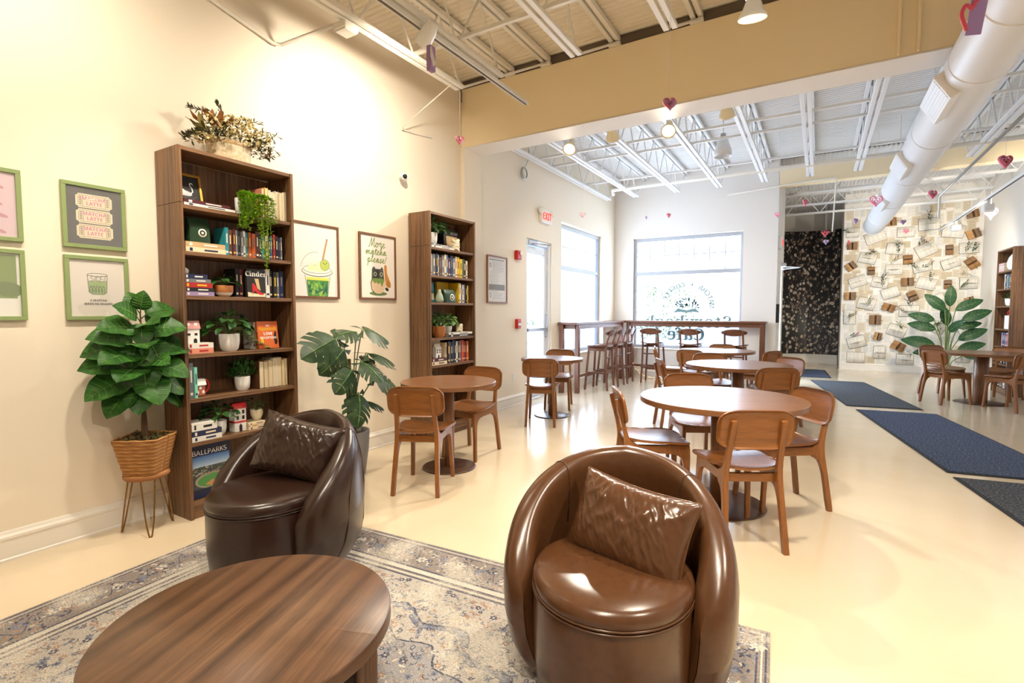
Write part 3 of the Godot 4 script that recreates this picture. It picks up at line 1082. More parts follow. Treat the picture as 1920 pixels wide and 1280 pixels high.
func build_services() -> void:
	# the round duct
	var o := thing("air_duct", "long round white air duct hanging under the beams toward the book wall", "duct")
	var ax := Vector2(4.6, 3.05)
	var xf := Transform3D(Basis(Vector3.RIGHT, -PI / 2), V(ax.x, ax.y, 0))
	put("pipe", lathem(rim([Vector2(0, -2.5), Vector2(0.182, -2.5), Vector2(0.182, 12.3), Vector2(0, 12.3)]), 40, xf), M.duct, o)
	for d in [0.6, 2.2, 3.8, 4.6, 6.2, 7.8, 9.4, 11.0]:
		put("seam", lathem([Vector2(0.182, d - 0.012), Vector2(0.187, d - 0.008), Vector2(0.187, d + 0.008), Vector2(0.182, d + 0.012)], 40, xf), M.duct, o)
	put("end_cap", lathem(rim([Vector2(0.0, 12.3), Vector2(0.186, 12.3), Vector2(0.186, 12.36), Vector2(0.155, 12.39), Vector2(0, 12.4)]), 40, xf), M.duct, o)
	for d in [5.05, 7.1, 9.2]:
		var ang := deg_to_rad(212.0)
		var nrm := Vector3(cos(ang), sin(ang), 0)
		var bs := Basis(nrm, Vector3(0, 0, 1).cross(nrm), Vector3(0, 0, 1))
		var g := put("register", boxm(V(ax.x, ax.y, d) + nrm * 0.175, Vector3(0.09, 0.2, 0.6), 0.008, bs), M.white, o)
		for k in 6:
			put("louver", boxm(V(ax.x, ax.y, d) + nrm * 0.221 + bs.y * (k - 2.5) * 0.027, Vector3(0.004, 0.021, 0.54), 0.001, bs.rotated(bs.z, 0.12)), M.frame, g)
	for d in [1.0, 3.4, 6.4, 8.8, 11.6]:
		put("hanger", tubem([V(ax.x, ax.y + 0.18, d), V(ax.x, 4.06, d)], 0.004, 5), M.steel, o)
	# lamps of the space past the beam
	var tr := track(V(0.72, 3.44, 5.5), V(3.5, 3.44, 5.5), "long white lighting track running along the back of the beam")
	put("conduit", tubem([V(3.5, 3.46, 5.5), V(4.6, 3.46, 5.5)], 0.012, 8), M.galv, tr)
	put("connector_box", boxm(V(3.47, 3.43, 5.5), Vector3(0.13, 0.1, 0.1), 0.004), M.galv, tr)
	var wht := Color(1.0, 0.95, 0.86)
	spot(V(1.16, 3.24, 5.5), V(1.6, 0.9, 3.2), 9.0, 56.0, wht, "glowing track lamp nearest the left wall behind the beam", 2)
	spot(V(1.69, 3.27, 5.5), V(1.2, 0.6, 8.2), 4.5, 60.0, wht, "ivory bell lamp between the two glowing lamps, turned away", 2)
	spot(V(2.30, 3.24, 5.5), V(2.75, 0.9, 3.0), 9.0, 56.0, wht, "glowing track lamp right of the first ivory bell lamp", 2)
	spot(V(2.875, 3.28, 5.5), V(3.0, 0.4, 7.6), 4.5, 60.0, wht, "ivory bell lamp nearest the silver connector box, turned away", 2)
	# pendant cone
	var pd := thing("pendant_lamp", "grey frosted cone pendant hanging among the far joists", "lamp", V(2.56, 3.5, 7.3))
	put("shade", lathem([Vector2(0.03, 0.16), Vector2(0.05, 0.15), Vector2(0.11, -0.02), Vector2(0.112, -0.1), Vector2(0.108, -0.1), Vector2(0.105, -0.02)], 28), M.frame, pd)
	put("cap", lathem(rim([Vector2(0, 0.2), Vector2(0.035, 0.2), Vector2(0.035, 0.15), Vector2(0, 0.15)]), 20), M.galv, pd)
	put("cord", tubem([Vector3(0, 0.2, 0), Vector3(0, 0.55, 0)], 0.004, 5), M.galv, pd)
	# right hand tracks with lamp heads
	track(V(5.68, 2.92, 12.8), V(5.68, 2.92, 6.4), "white lighting track in front of the wall of open books")
	for e in [[11.4, "boxy white track head nearest the wall of books"], [9.5, "boxy white track head beside the red hanging heart"]]:
		var h := thing("track_lamp", e[1], "lamp", V(5.68, 2.78, e[0]))
		put("housing", boxm(Vector3(0, 0, 0), Vector3(0.12, 0.1, 0.16), 0.012), M.white, h)
		put("stem", boxm(Vector3(0, 0.08, 0), Vector3(0.03, 0.08, 0.03), 0.004), M.white, h)
		put("lamp_face", boxm(Vector3(0, -0.012, -0.083), Vector3(0.09, 0.06, 0.008), 0.002), M.lampon, h)
		var l := SpotLight3D.new()
		l.name = "light"
		l.light_color = wht
		l.light_energy = 6.5 if e[0] > 10.0 else 8.0
		l.spot_angle = 72.0
		l.spot_range = 30.0
		l.spot_attenuation = 2.0
		l.light_size = 0.05
		l.shadow_enabled = true
		h.add_child(l)
		l.position = Vector3(0, -0.02, -0.1)
		l.basis = Basis.looking_at((V(5.4, 1.8, 14.2) - V(5.68, 2.75, e[0])).normalized() if e[0] > 10.0 else (V(6.62, 2.75, 11.8) - V(5.68, 2.75, e[0])).normalized())
	pipe("conduit", "grey metal conduit running beside the duct to the book wall", "pipe", [V(5.4, 3.3, 6.0), V(5.4, 3.3, 11.1), V(5.4, 2.92, 11.12)], 0.018, M.galv)
	pipe("sprinkler_pipe", "thick white sprinkler pipe crossing below the far joists", "pipe", [V(0.42, 3.5, 9.05), V(0.42, 3.56, 8.95), V(6.6, 3.56, 8.95)], 0.032, M.steel)
	pipe("conduit", "thin white conduit across the corner of the left wall ceiling", "pipe", [V(0.02, 3.50, 1.4), V(0.02, 3.52, 2.0), V(0.025, 3.42, 2.5), V(0.06, 3.42, 2.55), V(0.6, 3.49, 2.67)], 0.014, M.steel)
	pipe("wire_end", "loose white wire poking down from joist above camera", "wire", [V(0.7, 3.5, 3.9), V(0.3, 3.35, 3.93), V(0.05, 3.2, 3.9), V(0.02, 3.2, 3.95), V(0.015, 3.22, 4.15), V(0.012, 3.25, 4.4)], 0.005, M.steel)
	pipe("wire_end", "thin wire hook at the top corner of the beam", "wire", [V(0.03, 3.98, 4.9), V(0.05, 3.9, 4.9), V(0.03, 3.84, 4.92), V(0.02, 3.82, 4.94)], 0.006, M.dark_gap)
	pipe("conduit", "white bent conduit before the cream header by entry", "pipe", [V(2.2, 3.52, 10.24), V(3.5, 3.60, 10.24), V(3.9, 3.6, 10.24), V(3.9, 3.5, 10.24), V(3.9, 2.95, 12.0)], 0.012, M.steel)
	var jb := thing("junction_box", "square white junction box clipped under the joist near left wall", "box", V(0.64, 3.44, 2.68))
	put("case", boxm(Vector3.ZERO, Vector3(0.13, 0.05, 0.13), 0.006), M.steel, jb)
	put("lid", boxm(Vector3(0, -0.03, 0), Vector3(0.11, 0.01, 0.11), 0.003), M.steel, jb)
	for e in [[0.08, 3.3, 6.38, 0.07]]:
		var s := begin()
		for k in 4:
			var pts := []
			for i in 21:
				pts.append(V(0.03 + k * 0.006, 3.33 + (0.085 - 0.004 * k) * sin(TAU * i / 20), 6.4 + (0.085 - 0.004 * k) * cos(TAU * i / 20)))
			tube(s, pts, 0.006, 6)
		tube(s, curve([V(0.03, 3.4, 6.42), V(0.03, 3.6, 6.55), V(0.04, 3.75, 6.5)], 5), 0.005, 6)
		tag(put("cable_coil", done(s), M.galv), "coil of grey cable hanging on the wall above the side door", "cable")
	# exit sign over the door
	var ex := thing("exit_sign", "white exit sign with red letters and two lamp heads over side door", "sign", V(0.0, 2.82, 7.08))
	put("case", boxm(Vector3(0.03, 0, 0), Vector3(0.06, 0.2, 0.32), 0.008), M.white, ex)
	lettering("EXIT", 0.115, 0.004, ex, Transform3D(Basis(Vector3.UP, PI / 2).scaled(Vector3(0.9, 1, 0.9)), Vector3(0.062, 0, 0)), glow(Color(1.0, 0.22, 0.12), 1.6), "Droid Sans", 800)
	for sg in [-1.0, 1.0]:
		put("lamp_head", lathem(rim([Vector2(0, 0), Vector2(0.04, 0.0), Vector2(0.045, 0.05), Vector2(0.02, 0.08), Vector2(0, 0.08)]), 16, frame_dir(Vector3(0.08, 0.06, sg * 0.2), Vector3(-0.7, 0.3, -sg * 0.4))), M.white, ex)
	var ex2 := thing("exit_sign", "small red exit sign above the white entry door", "sign", V(3.05, 2.62, 10.62))
	put("case", boxm(Vector3(0.03, 0, 0), Vector3(0.06, 0.22, 0.3), 0.008), M.white, ex2)
	lettering("EXIT", 0.115, 0.004, ex2, Transform3D(Basis(Vector3.UP, PI / 2).scaled(Vector3(0.9, 1, 0.9)), Vector3(0.062, 0, 0)), glow(Color(1.0, 0.22, 0.12), 1.6), "Droid Sans", 800)
	# alarm, pull station, camera, outlet
	var al := thing("fire_alarm", "red wall strobe alarm with clear lens, above pull station", "alarm", V(0.0, 2.15, 6.24))
	put("base", boxm(Vector3(0.03, 0, 0), Vector3(0.06, 0.13, 0.12), 0.012), M.red, al)
	put("lens", boxm(Vector3(0.065, 0.025, -0.03), Vector3(0.03, 0.05, 0.05), 0.01), M.white, al)
	var ps := thing("pull_station", "red fire pull station on the wall below the strobe", "alarm", V(0.0, 1.175, 6.25))
	put("base", boxm(Vector3(0.025, 0, 0), Vector3(0.05, 0.14, 0.1), 0.008), M.red, ps)
	put("handle", boxm(Vector3(0.055, -0.01, 0), Vector3(0.02, 0.035, 0.075), 0.005), M.white, ps)
	var sc := thing("security_camera", "small white bullet security camera with dark eye on left wall", "camera", V(0.0, 2.72, 3.93))
	put("mount", lathem(rim([Vector2(0, 0), Vector2(0.045, 0), Vector2(0.045, 0.025), Vector2(0, 0.03)]), 20, frame_dir(Vector3.ZERO, Vector3.RIGHT)), M.white, sc)
	put("body", lathem(rim([Vector2(0, 0), Vector2(0.035, 0.0), Vector2(0.04, 0.07), Vector2(0.03, 0.085), Vector2(0, 0.085)]), 20, frame_dir(Vector3(0.03, 0, 0.0), Vector3(0.75, -0.15, 0.6))), M.white, sc)
	put("lens", lathem([Vector2(0.024, 0.08), Vector2(0.022, 0.092), Vector2(0, 0.098)], 16, frame_dir(Vector3(0.03, 0, 0.0), Vector3(0.75, -0.15, 0.6))), M.black, sc)
	var ou := thing("wall_outlet", "white wall outlet plate low on wall beside the side door", "outlet", V(0.0, 0.41, 6.16))
	put("plate", boxm(Vector3(0.004, 0, 0), Vector3(0.008, 0.115, 0.075), 0.003), M.white, ou)
	for y in [-0.025, 0.025]:
		put("socket", boxm(Vector3(0.009, y, 0), Vector3(0.004, 0.03, 0.028), 0.001), M.trim, ou)
	# floor mats
	for e in [["dark blue entrance mat farthest away, before the wallpaper screen", 3.55, 12.9, 0.76, 1.6, 0.06, "mat_blue"], ["charcoal floor mat, second from the far end of the aisle", 4.295, 10.16, 0.9, 2.98, 0.162, "mat_grey"], ["long blue floor mat in the middle of the aisle", 4.87, 6.96, 0.9, 2.96, 0.162, "mat_blue"], ["charcoal floor mat nearest the camera at the right edge", 5.36, 3.9, 0.9, 2.96, 0.162, "mat_grey"]]:
		var m := thing("floor_mat", e[0], "mat", V(e[1], 0, e[2]), e[5])
		put("pile", boxm(Vector3(0, 0.007, 0), Vector3(e[3] - 0.05, 0.012, e[4] - 0.05), 0.004), M[e[6]], m)
		put("border", boxm(Vector3(0, 0.004, 0), Vector3(e[3], 0.008, e[4]), 0.002), M.rubber, m)


# ---------------------------------------------------------------- the wall papered with pages and open books
func build_pagewall() -> void:
	var wall: Node3D = get_node("wall_back")
	var r := RandomNumberGenerator.new()
	r.seed = 8
	var tones := []
	for c in [rgb(230, 225, 212), rgb(220, 208, 186), rgb(238, 234, 227), rgb(210, 195, 168), rgb(228, 226, 221)]:
		var im := Image.create(64, 96, false, Image.FORMAT_RGB8)
		im.fill(c)
		for k in 15:
			im.fill_rect(Rect2i(9, 11 + k * 5, 46 if k % 5 != 4 else 24, 2), c.darkened(0.17))
		var m := mat(Color.WHITE, 0.85)
		m.albedo_texture = ImageTexture.create_from_image(im)
		tones.append(m)
	var sheet := begin(false)
	for e in [[-1.0, 1.0]]:
		var pts := [Vector3(-0.5, -0.5, 0), Vector3(0.5, -0.5, 0), Vector3(0.5, 0.5, 0), Vector3(-0.5, 0.5, 0)]
		for z in [0.001, 0.0]:
			for k in ([0, 3, 2, 0, 2, 1] if z > 0 else [0, 2, 3, 0, 1, 2]):
				vert(sheet, pts[k] + Vector3(0, 0, z), Vector2(pts[k].x + 0.5, 0.5 - pts[k].y))
	var sm := done(sheet)
	var n := 0
	for row in 15:
		for col in 18:
			if n >= 296:
				break
			var x := 4.27 + col * 0.137 + r.randf_range(-0.035, 0.035)
			var y := 0.27 + row * 0.238 + r.randf_range(-0.05, 0.05)
			if x > 6.55:
				continue
			var sz := Vector2(r.randf_range(0.13, 0.19), r.randf_range(0.21, 0.28))
			if r.randf() < 0.3:
				sz = Vector2(sz.y, sz.x)
			x = clampf(x, 4.19 + sz.x / 2, 6.6 - sz.x / 2)
			var b := Basis(Vector3.BACK, r.randf_range(-0.03, 0.03)).scaled(Vector3.ONE)
			b = b * Basis.from_scale(Vector3(sz.x, sz.y, 1))
			put("page", sm, tones[r.randi() % 5] if y > 1.4 or r.randf() < 0.3 else tones[[2, 4, 0][r.randi() % 3]], wall, Transform3D(b, V(x, y, 14.248 - 0.0003 * (n % 9))))
			n += 1
	# open books
	var big := [[4.34, 3.19, 0.25, 0.22, 0], [4.77, 3.05, 0.39, 0.26, 20], [5.32, 3.12, 0.31, 0.23, 0], [5.72, 3.26, 0.37, 0.26, 3], [6.13, 3.07, 0.37, 0.27, -9], [5.69, 2.71, 0.36, 0.29, 27], [6.40, 2.7, 0.32, 0.23, 2], [5.14, 2.76, 0.32, 0.25, -9], [4.64, 2.58, 0.33, 0.24, -14], [5.14, 2.3, 0.31, 0.24, 0], [5.63, 2.35, 0.33, 0.25, 14], [6.11, 2.39, 0.31, 0.22, 20], [4.89, 2.02, 0.31, 0.24, -12], [5.72, 1.97, 0.33, 0.26, -15], [6.42, 1.96, 0.29, 0.25, 2], [4.47, 2.05, 0.33, 0.24, 20], [5.09, 1.78, 0.33, 0.24, 20], [4.65, 1.54, 0.34, 0.26, -14], [5.44, 1.37, 0.36, 0.26, 0], [5.92, 1.6, 0.28, 0.24, 32], [4.34, 1.23, 0.33, 0.24, 90], [5.23, 0.93, 0.34, 0.26, -20], [5.92, 1.02, 0.3, 0.24, -30], [4.49, 0.65, 0.35, 0.26, 17], [5.65, 0.63, 0.27, 0.27, 30], [4.49, 0.29, 0.35, 0.25, 0], [4.93, 0.43, 0.22, 0.29, 0], [5.4, 0.28, 0.31, 0.24, 0], [6.44, 0.91, 0.26, 0.27, 20], [6.38, 0.36, 0.23, 0.18, 0]]
	var small := [[5.04, 3.37, 0.21, 0.18, 5], [4.34, 2.88, 0.19, 0.17, 0], [4.33, 2.41, 0.2, 0.18, 35], [4.72, 2.29, 0.18, 0.14, 90], [5.38, 2.51, 0.2, 0.17, 93], [5.39, 2.02, 0.22, 0.18, 2], [4.33, 1.72, 0.22, 0.18, 0], [5.49, 1.7, 0.21, 0.17, 115], [5.07, 1.45, 0.23, 0.17, -20], [4.83, 1.17, 0.21, 0.22, 0], [4.89, 0.79, 0.14, 0.18, -12], [5.62, 1.05, 0.16, 0.13, -25], [5.27, 0.58, 0.23, 0.19, -28], [6.08, 2.68, 0.21, 0.13, 92], [6.46, 2.99, 0.22, 0.19, 20], [6.43, 3.41, 0.2, 0.16, 10], [6.46, 2.38, 0.23, 0.19, 125], [6.08, 1.94, 0.19, 0.13, 90], [6.45, 1.6, 0.15, 0.13, 20]]
	var sprigs := [[4.25, 3.22, 0], [5.72, 3.41, 1], [6.2, 3.22, 1], [5.58, 2.87, 4], [5.71, 2.82, 2], [5.22, 2.88, 3], [5.19, 2.73, 3], [4.64, 2.68, 3], [4.78, 2.72, 1], [5.12, 2.48, 2], [5.53, 2.32, 0], [5.69, 2.36, 3], [4.94, 2.16, 2], [4.94, 2.0, 0], [5.79, 2.08, 3], [6.39, 2.14, 1], [6.32, 1.9, 3], [4.69, 1.58, 3], [5.44, 1.53, 2], [5.32, 1.38, 1], [4.37, 1.27, 2], [5.3, 1.03, 3], [5.9, 1.07, 0], [5.96, 0.99, 0], [4.42, 0.82, 5], [5.47, 0.39, 3], [6.36, 2.69, 0], [6.47, 2.68, 0], [6.38, 1.02, 0]]
	var rank := func(list: Array, i: int) -> String:
		var e: Array = list[i]
		var third := int(clampf((e[0] - 4.17) / 0.82, 0, 2))
		var k := 0
		for j in list.size():
			if int(clampf((list[j][0] - 4.17) / 0.82, 0, 2)) == third and (list[j][1] > e[1] or (list[j][1] == e[1] and j < i)):
				k += 1
		return "%s from top in %s third" % [NTH[k], ["left", "middle", "right"][third]]
	var covers := [mat(rgb(74, 70, 72), 0.6), mat(rgb(140, 100, 66), 0.6), mat(rgb(96, 92, 84), 0.6), mat(rgb(60, 72, 84), 0.6)]
	var print_im := Image.create(128, 96, false, Image.FORMAT_RGB8)
	print_im.fill(rgb(238, 233, 222))
	for side in 2:
		for k in 16:
			print_im.fill_rect(Rect2i(8 + side * 62, 8 + k * 5, 50 if k % 6 != 5 else 28, 2), rgb(204, 199, 190))
	var leafm := mat(Color.WHITE, 0.8)
	leafm.albedo_texture = ImageTexture.create_from_image(print_im)
	for i in big.size():
		var e: Array = big[i]
		var o := thing("open_book", "white open book pinned to the page wall, " + rank.call(big, i), "book", V(e[0], e[1], 14.245), 0, "")
		o.rotation = Vector3(0, 0, deg_to_rad(e[4]))
		put("cover", boxm(Vector3(0, 0, 0.008), Vector3(e[2], e[3], 0.008), 0.002), covers[i % 4], o)
		var s := begin()
		var w: float = e[2] * 0.485
		var h: float = e[3] * 0.47
		var th: float = 0.022 + 0.012 * float(i % 3)
		for sg in [-1.0, 1.0]:
			# a block of pages, swelling toward the spine
			grid(s, 8, 1, func(u: float, v: float) -> Vector3: return Vector3(sg * w * u, h * (v * 2 - 1), 0.012 + th * pow(sin(PI * clampf(0.06 + 0.62 * pow(u, 0.6), 0, 1)), 0.8) * (1.0 - 0.55 * u)), sg < 0)
			for q in [-1.0, 1.0]:
				grid(s, 8, 1, func(u: float, v: float) -> Vector3: return Vector3(sg * w * u, h * q, 0.012 + v * th * pow(sin(PI * clampf(0.06 + 0.62 * pow(u, 0.6), 0, 1)), 0.8) * (1.0 - 0.55 * u)), sg * q > 0)
		put("pages", done(s), leafm, o)
		if i % 3 != 1:
			s = begin(false)
			for k in 3:
				var an := -0.7 + 0.6 * k + 0.2 * (i % 2)
				bar(s, Vector3(sin(an) * 0.01, 0, 0.03), Vector3(sin(an) * w * 0.5, 0, 0.03 + cos(an) * w * 0.42), h * 1.9, 0.0025)
			put("loose_leaves", done(s), M.paper, o)
	var browns := [mat(rgb(172, 128, 80), 0.85), mat(rgb(150, 114, 78), 0.85), mat(rgb(196, 150, 98), 0.85), mat(rgb(136, 112, 90), 0.85)]
	for i in small.size():
		var e: Array = small[i]
		var o := thing("splayed_book", "brown old book splayed on the page wall, " + rank.call(small, i), "book", V(e[0], e[1], 14.245))
		o.rotation = Vector3(0, 0, deg_to_rad(e[4]))
		var hw: float = e[2] / 2
		for sg in [-1.0, 1.0]:
			var s := begin(false)
			prism(s, PackedVector2Array([Vector2(0.004, 0.004), Vector2(hw, 0.004), Vector2(hw, 0.045), Vector2(hw * 0.55, 0.085), Vector2(hw * 0.18, 0.095)]), e[3] * 0.94, Transform3D(Basis(Vector3(sg, 0, 0), Vector3(0, 0, 1), Vector3(0, -sg, 0)), Vector3.ZERO))
			put("page_block", done(s), browns[(i + (0 if sg < 0 else 1 + i % 2)) % 4], o)
			s = begin(false)
			for k in 4:
				var t := (k + 0.7) / 5.0
				bar(s, Vector3(sg * hw * (0.2 + 0.75 * t), 0, 0.06), Vector3(sg * hw * (0.25 + 0.8 * t), 0, 0.098 - 0.035 * t), e[3] * 0.9, 0.003)
			put("page_edges", done(s), browns[(i + 1) % 4], o)
		put("board", boxm(Vector3(0, 0, 0.003), Vector3(e[2] * 1.06, e[3], 0.005), 0.001), covers[1], o)
	var kinds := [["sprig of dark green leaves", "leaf_dark", "leaf_dark"], ["dried brown and rose sprig", "petal_rust", "leaf_olive"], ["dark plum dried flower", "petal_plum", "leaf_olive"], ["olive green eucalyptus sprig", "leaf_olive", "leaf_dark"], ["lavender dried sprig", "petal_lav", "leaf_olive"], ["pink dried flower", "petal_pink", "leaf_dark"]]
	for i in sprigs.size():
		var e: Array = sprigs[i]
		var k: Array = kinds[e[2]]
		var o := thing("flower_sprig", "%s on the page wall, %s" % [k[0], rank.call(sprigs, i)], "flowers", V(e[0], e[1], 14.19))
		o.rotation = Vector3(0, 0, r.randf_range(-1.2, 1.2))
		put("stem", tubem(curve([Vector3(0, -0.1, 0), Vector3(0.015, 0, 0.02), Vector3(0, 0.1, 0.02)], 4), 0.0025, 5), M.stem, o)
		for j in 9:
			var s := begin()
			var y := -0.06 + 0.02 * j
			leaf(s, frame_dir(Vector3(0.004, y, 0.02), Vector3((1.0 if j % 2 else -1.0) * r.randf_range(0.5, 1), r.randf_range(0.2, 1), r.randf_range(0, 0.7))), r.randf_range(0.05, 0.085), r.randf_range(0.022, 0.04), 0.6, 0.2, 4, 2)
			put("leaf" if j < 5 else "petal", done(s), M[k[2] if j < 5 else k[1]], o)


# ---------------------------------------------------------------- lounge
func shell_h(a: float) -> float:
	# height of the chair's back at the angle a (0 at the middle of the back)
	var t := clampf(absf(a) / deg_to_rad(124.0), 0.0, 1.0)
	return 0.775 - 0.07 * t - 0.33 * pow(t, 2.6)


func shell_pt(a: float, v: float, grow := 0.0) -> Vector3:
	var am := deg_to_rad(124.0)
	var t := absf(a) / am
	var h := shell_h(a)
	var end := sqrt(maxf(0.0, 1.0 - pow(clampf((t - 0.86) / 0.14, 0.0, 1.0), 2.0)))   # the arm ends round off
	var th := (0.062 + 0.006 * sin(a * 2.0)) * maxf(end, 0.02) + grow
	var c := cos(v)
	var sn := sin(v)
	var y0 := 0.025
	var y := y0 + (h - y0) * 0.5 * (1.0 + signf(sn) * pow(absf(sn), 0.42))
	if end < 1.0:
		y = lerpf(0.025 + (h - 0.025) * 0.45, y, 0.75 + 0.25 * end)
	var k := signf(c) * pow(absf(c), 0.75)
	var belly := 0.07 * sin(PI * clampf((y + 0.1) / 0.92, 0.0, 1.0)) - 0.045 * pow(1.0 - clampf(y / 0.2, 0.0, 1.0), 1.5)
	var rad := 0.268 + belly + th * k + 0.012 * clampf((y - 0.45) / 0.3, 0, 1)
	return Vector3(sin(a) * rad * 1.03, y, cos(a) * rad * 1.0 + 0.02)


func make_armchair(label: String, m: Material, at: Vector3, yaw: float) -> Node3D:
	var o := thing("armchair", label, "armchair", at, yaw)
	var am := deg_to_rad(124.0)
	var s := begin()
	grid(s, 72, 40, func(u: float, v: float) -> Vector3: return shell_pt(lerpf(-am, am, u), v * TAU))
	put("back_shell", done(s), m, o)
	for a in [deg_to_rad(-52.0), deg_to_rad(52.0)]:
		var pts := []
		for i in 25:
			pts.append(shell_pt(a, lerpf(-0.6, PI * 0.98, i / 24.0), 0.0))
		put("seam", tubem(pts, 0.0028, 6), M.stitch, o)
	for sg in [-1.0, 1.0]:
		var pts := []
		for i in 30:
			var f := i / 29.0
			pts.append(shell_pt(sg * lerpf(am * 0.80, am * 0.45, pow(f, 2.0)), lerpf(-1.2, 0.95, f), 0.0))
		put("seam", tubem(pts, 0.0025, 6), M.stitch, o)
	# the drum and its cushion
	var plan := func(an: float, k: float, y: float) -> Vector3: return Vector3(cos(an) * 0.272 * k, y, -0.06 + sin(an) * (0.30 if sin(an) < 0 else 0.27) * k)
	var prof := [Vector2(0.0, 0.03), Vector2(0.90, 0.03), Vector2(0.95, 0.06), Vector2(0.985, 0.16), Vector2(1.0, 0.27), Vector2(0.995, 0.36), Vector2(0.985, 0.395)]
	s = begin()
	grid(s, 48, prof.size() - 1, func(u: float, v: float) -> Vector3:
		var q: Vector2 = prof[int(round(v * (prof.size() - 1)))]
		return plan.call(-u * TAU, q.x, q.y), true)
	put("base", done(s), m, o)
	var prof2 := [Vector2(0.985, 0.395), Vector2(1.005, 0.405), Vector2(1.005, 0.424), Vector2(0.98, 0.441), Vector2(0.92, 0.451), Vector2(0.7, 0.459), Vector2(0.4, 0.463), Vector2(0.0, 0.465)]
	s = begin()
	grid(s, 48, prof2.size() - 1, func(u: float, v: float) -> Vector3:
		var q: Vector2 = prof2[int(round(v * (prof2.size() - 1)))]
		return plan.call(-u * TAU, q.x, q.y), true)
	put("seat_cushion", done(s), m, o)
	for y in [0.397, 0.385]:
		var ring := []
		for i in 49:
			ring.append(plan.call(TAU * i / 48, 1.0, y))
		put("piping", tubem(ring, 0.004, 6), m, o)
	put("swivel_base", lathem(rim([Vector2(0, 0.0), Vector2(0.22, 0.0), Vector2(0.22, 0.03), Vector2(0, 0.03)]), 32), M.black, o)
	return o


func make_pillow(label: String, m: Material, xf: Transform3D, sd: int) -> void:
	var n := noise(4.0, sd, 3)
	var n2 := noise(11.0, sd + 5, 3)
	var s := begin()
	var w := 0.228
	var h := 0.152
	for face in [1.0, -1.0]:
		grid(s, 64, 40, func(u: float, v: float) -> Vector3:
			var a := u * 2 - 1
			var b := v * 2 - 1
			var ed := (1.0 - pow(absf(a), 2.6)) * (1.0 - pow(absf(b), 2.6))
			var pinch_x := 1.0 - 0.10 * pow(absf(b), 2.0) * (1.0 - pow(absf(a), 4.0)) - 0.06 * (1.0 - b * b) * pow(absf(a), 3.0)
			var z: float = face * (0.075 * pow(maxf(ed, 0.0), 0.5) + 0.004)
			var r1 := 1.0 - absf(n.get_noise_2d(a * 0.42 + b * 0.16 + face * 2.0, b * 0.10)) * 1.5
			var r2 := 1.0 - absf(n2.get_noise_2d(a * 0.34 - b * 0.12, b * 0.08 + face * 3.0)) * 1.6
			var wr: float = (0.013 * pow(clampf(r1, 0.0, 1.0), 5.0) * (0.55 + 0.45 * b) + 0.006 * pow(clampf(r2, 0.0, 1.0), 4.0)) * pow(maxf(ed, 0.0), 0.4) * face
			return xf * Vector3(a * w * pinch_x, b * h * (1.0 - 0.10 * (1.0 - a * a) * pow(absf(b), 3.0)), z + wr + 0.004 * sin(a * 40.0) * pow(absf(b), 6.0) * (1.0 - pow(absf(a), 4.0)) * face), face > 0)
	var o := thing("pillow", label, "pillow")
	put("cover", done(s), m, o)
	var pts := []
	for e in [[-1, -1, 1, -1], [1, -1, 1, 1], [1, 1, -1, 1], [-1, 1, -1, -1]]:
		for i in 16:
			var a: float = lerpf(e[0], e[2], i / 16.0)
			var b: float = lerpf(e[1], e[3], i / 16.0)
			pts.append(xf * Vector3(a * w * (1.0 - 0.10 * b * b * (1.0 - pow(absf(a), 4.0)) - 0.06 * (1.0 - b * b) * pow(absf(a), 3.0)), b * h * (1.0 - 0.10 * (1.0 - a * a) * pow(absf(b), 3.0)), 0.0))
	pts.append(pts[0])
	put("welt", tubem(pts, 0.0045, 6), m, o)


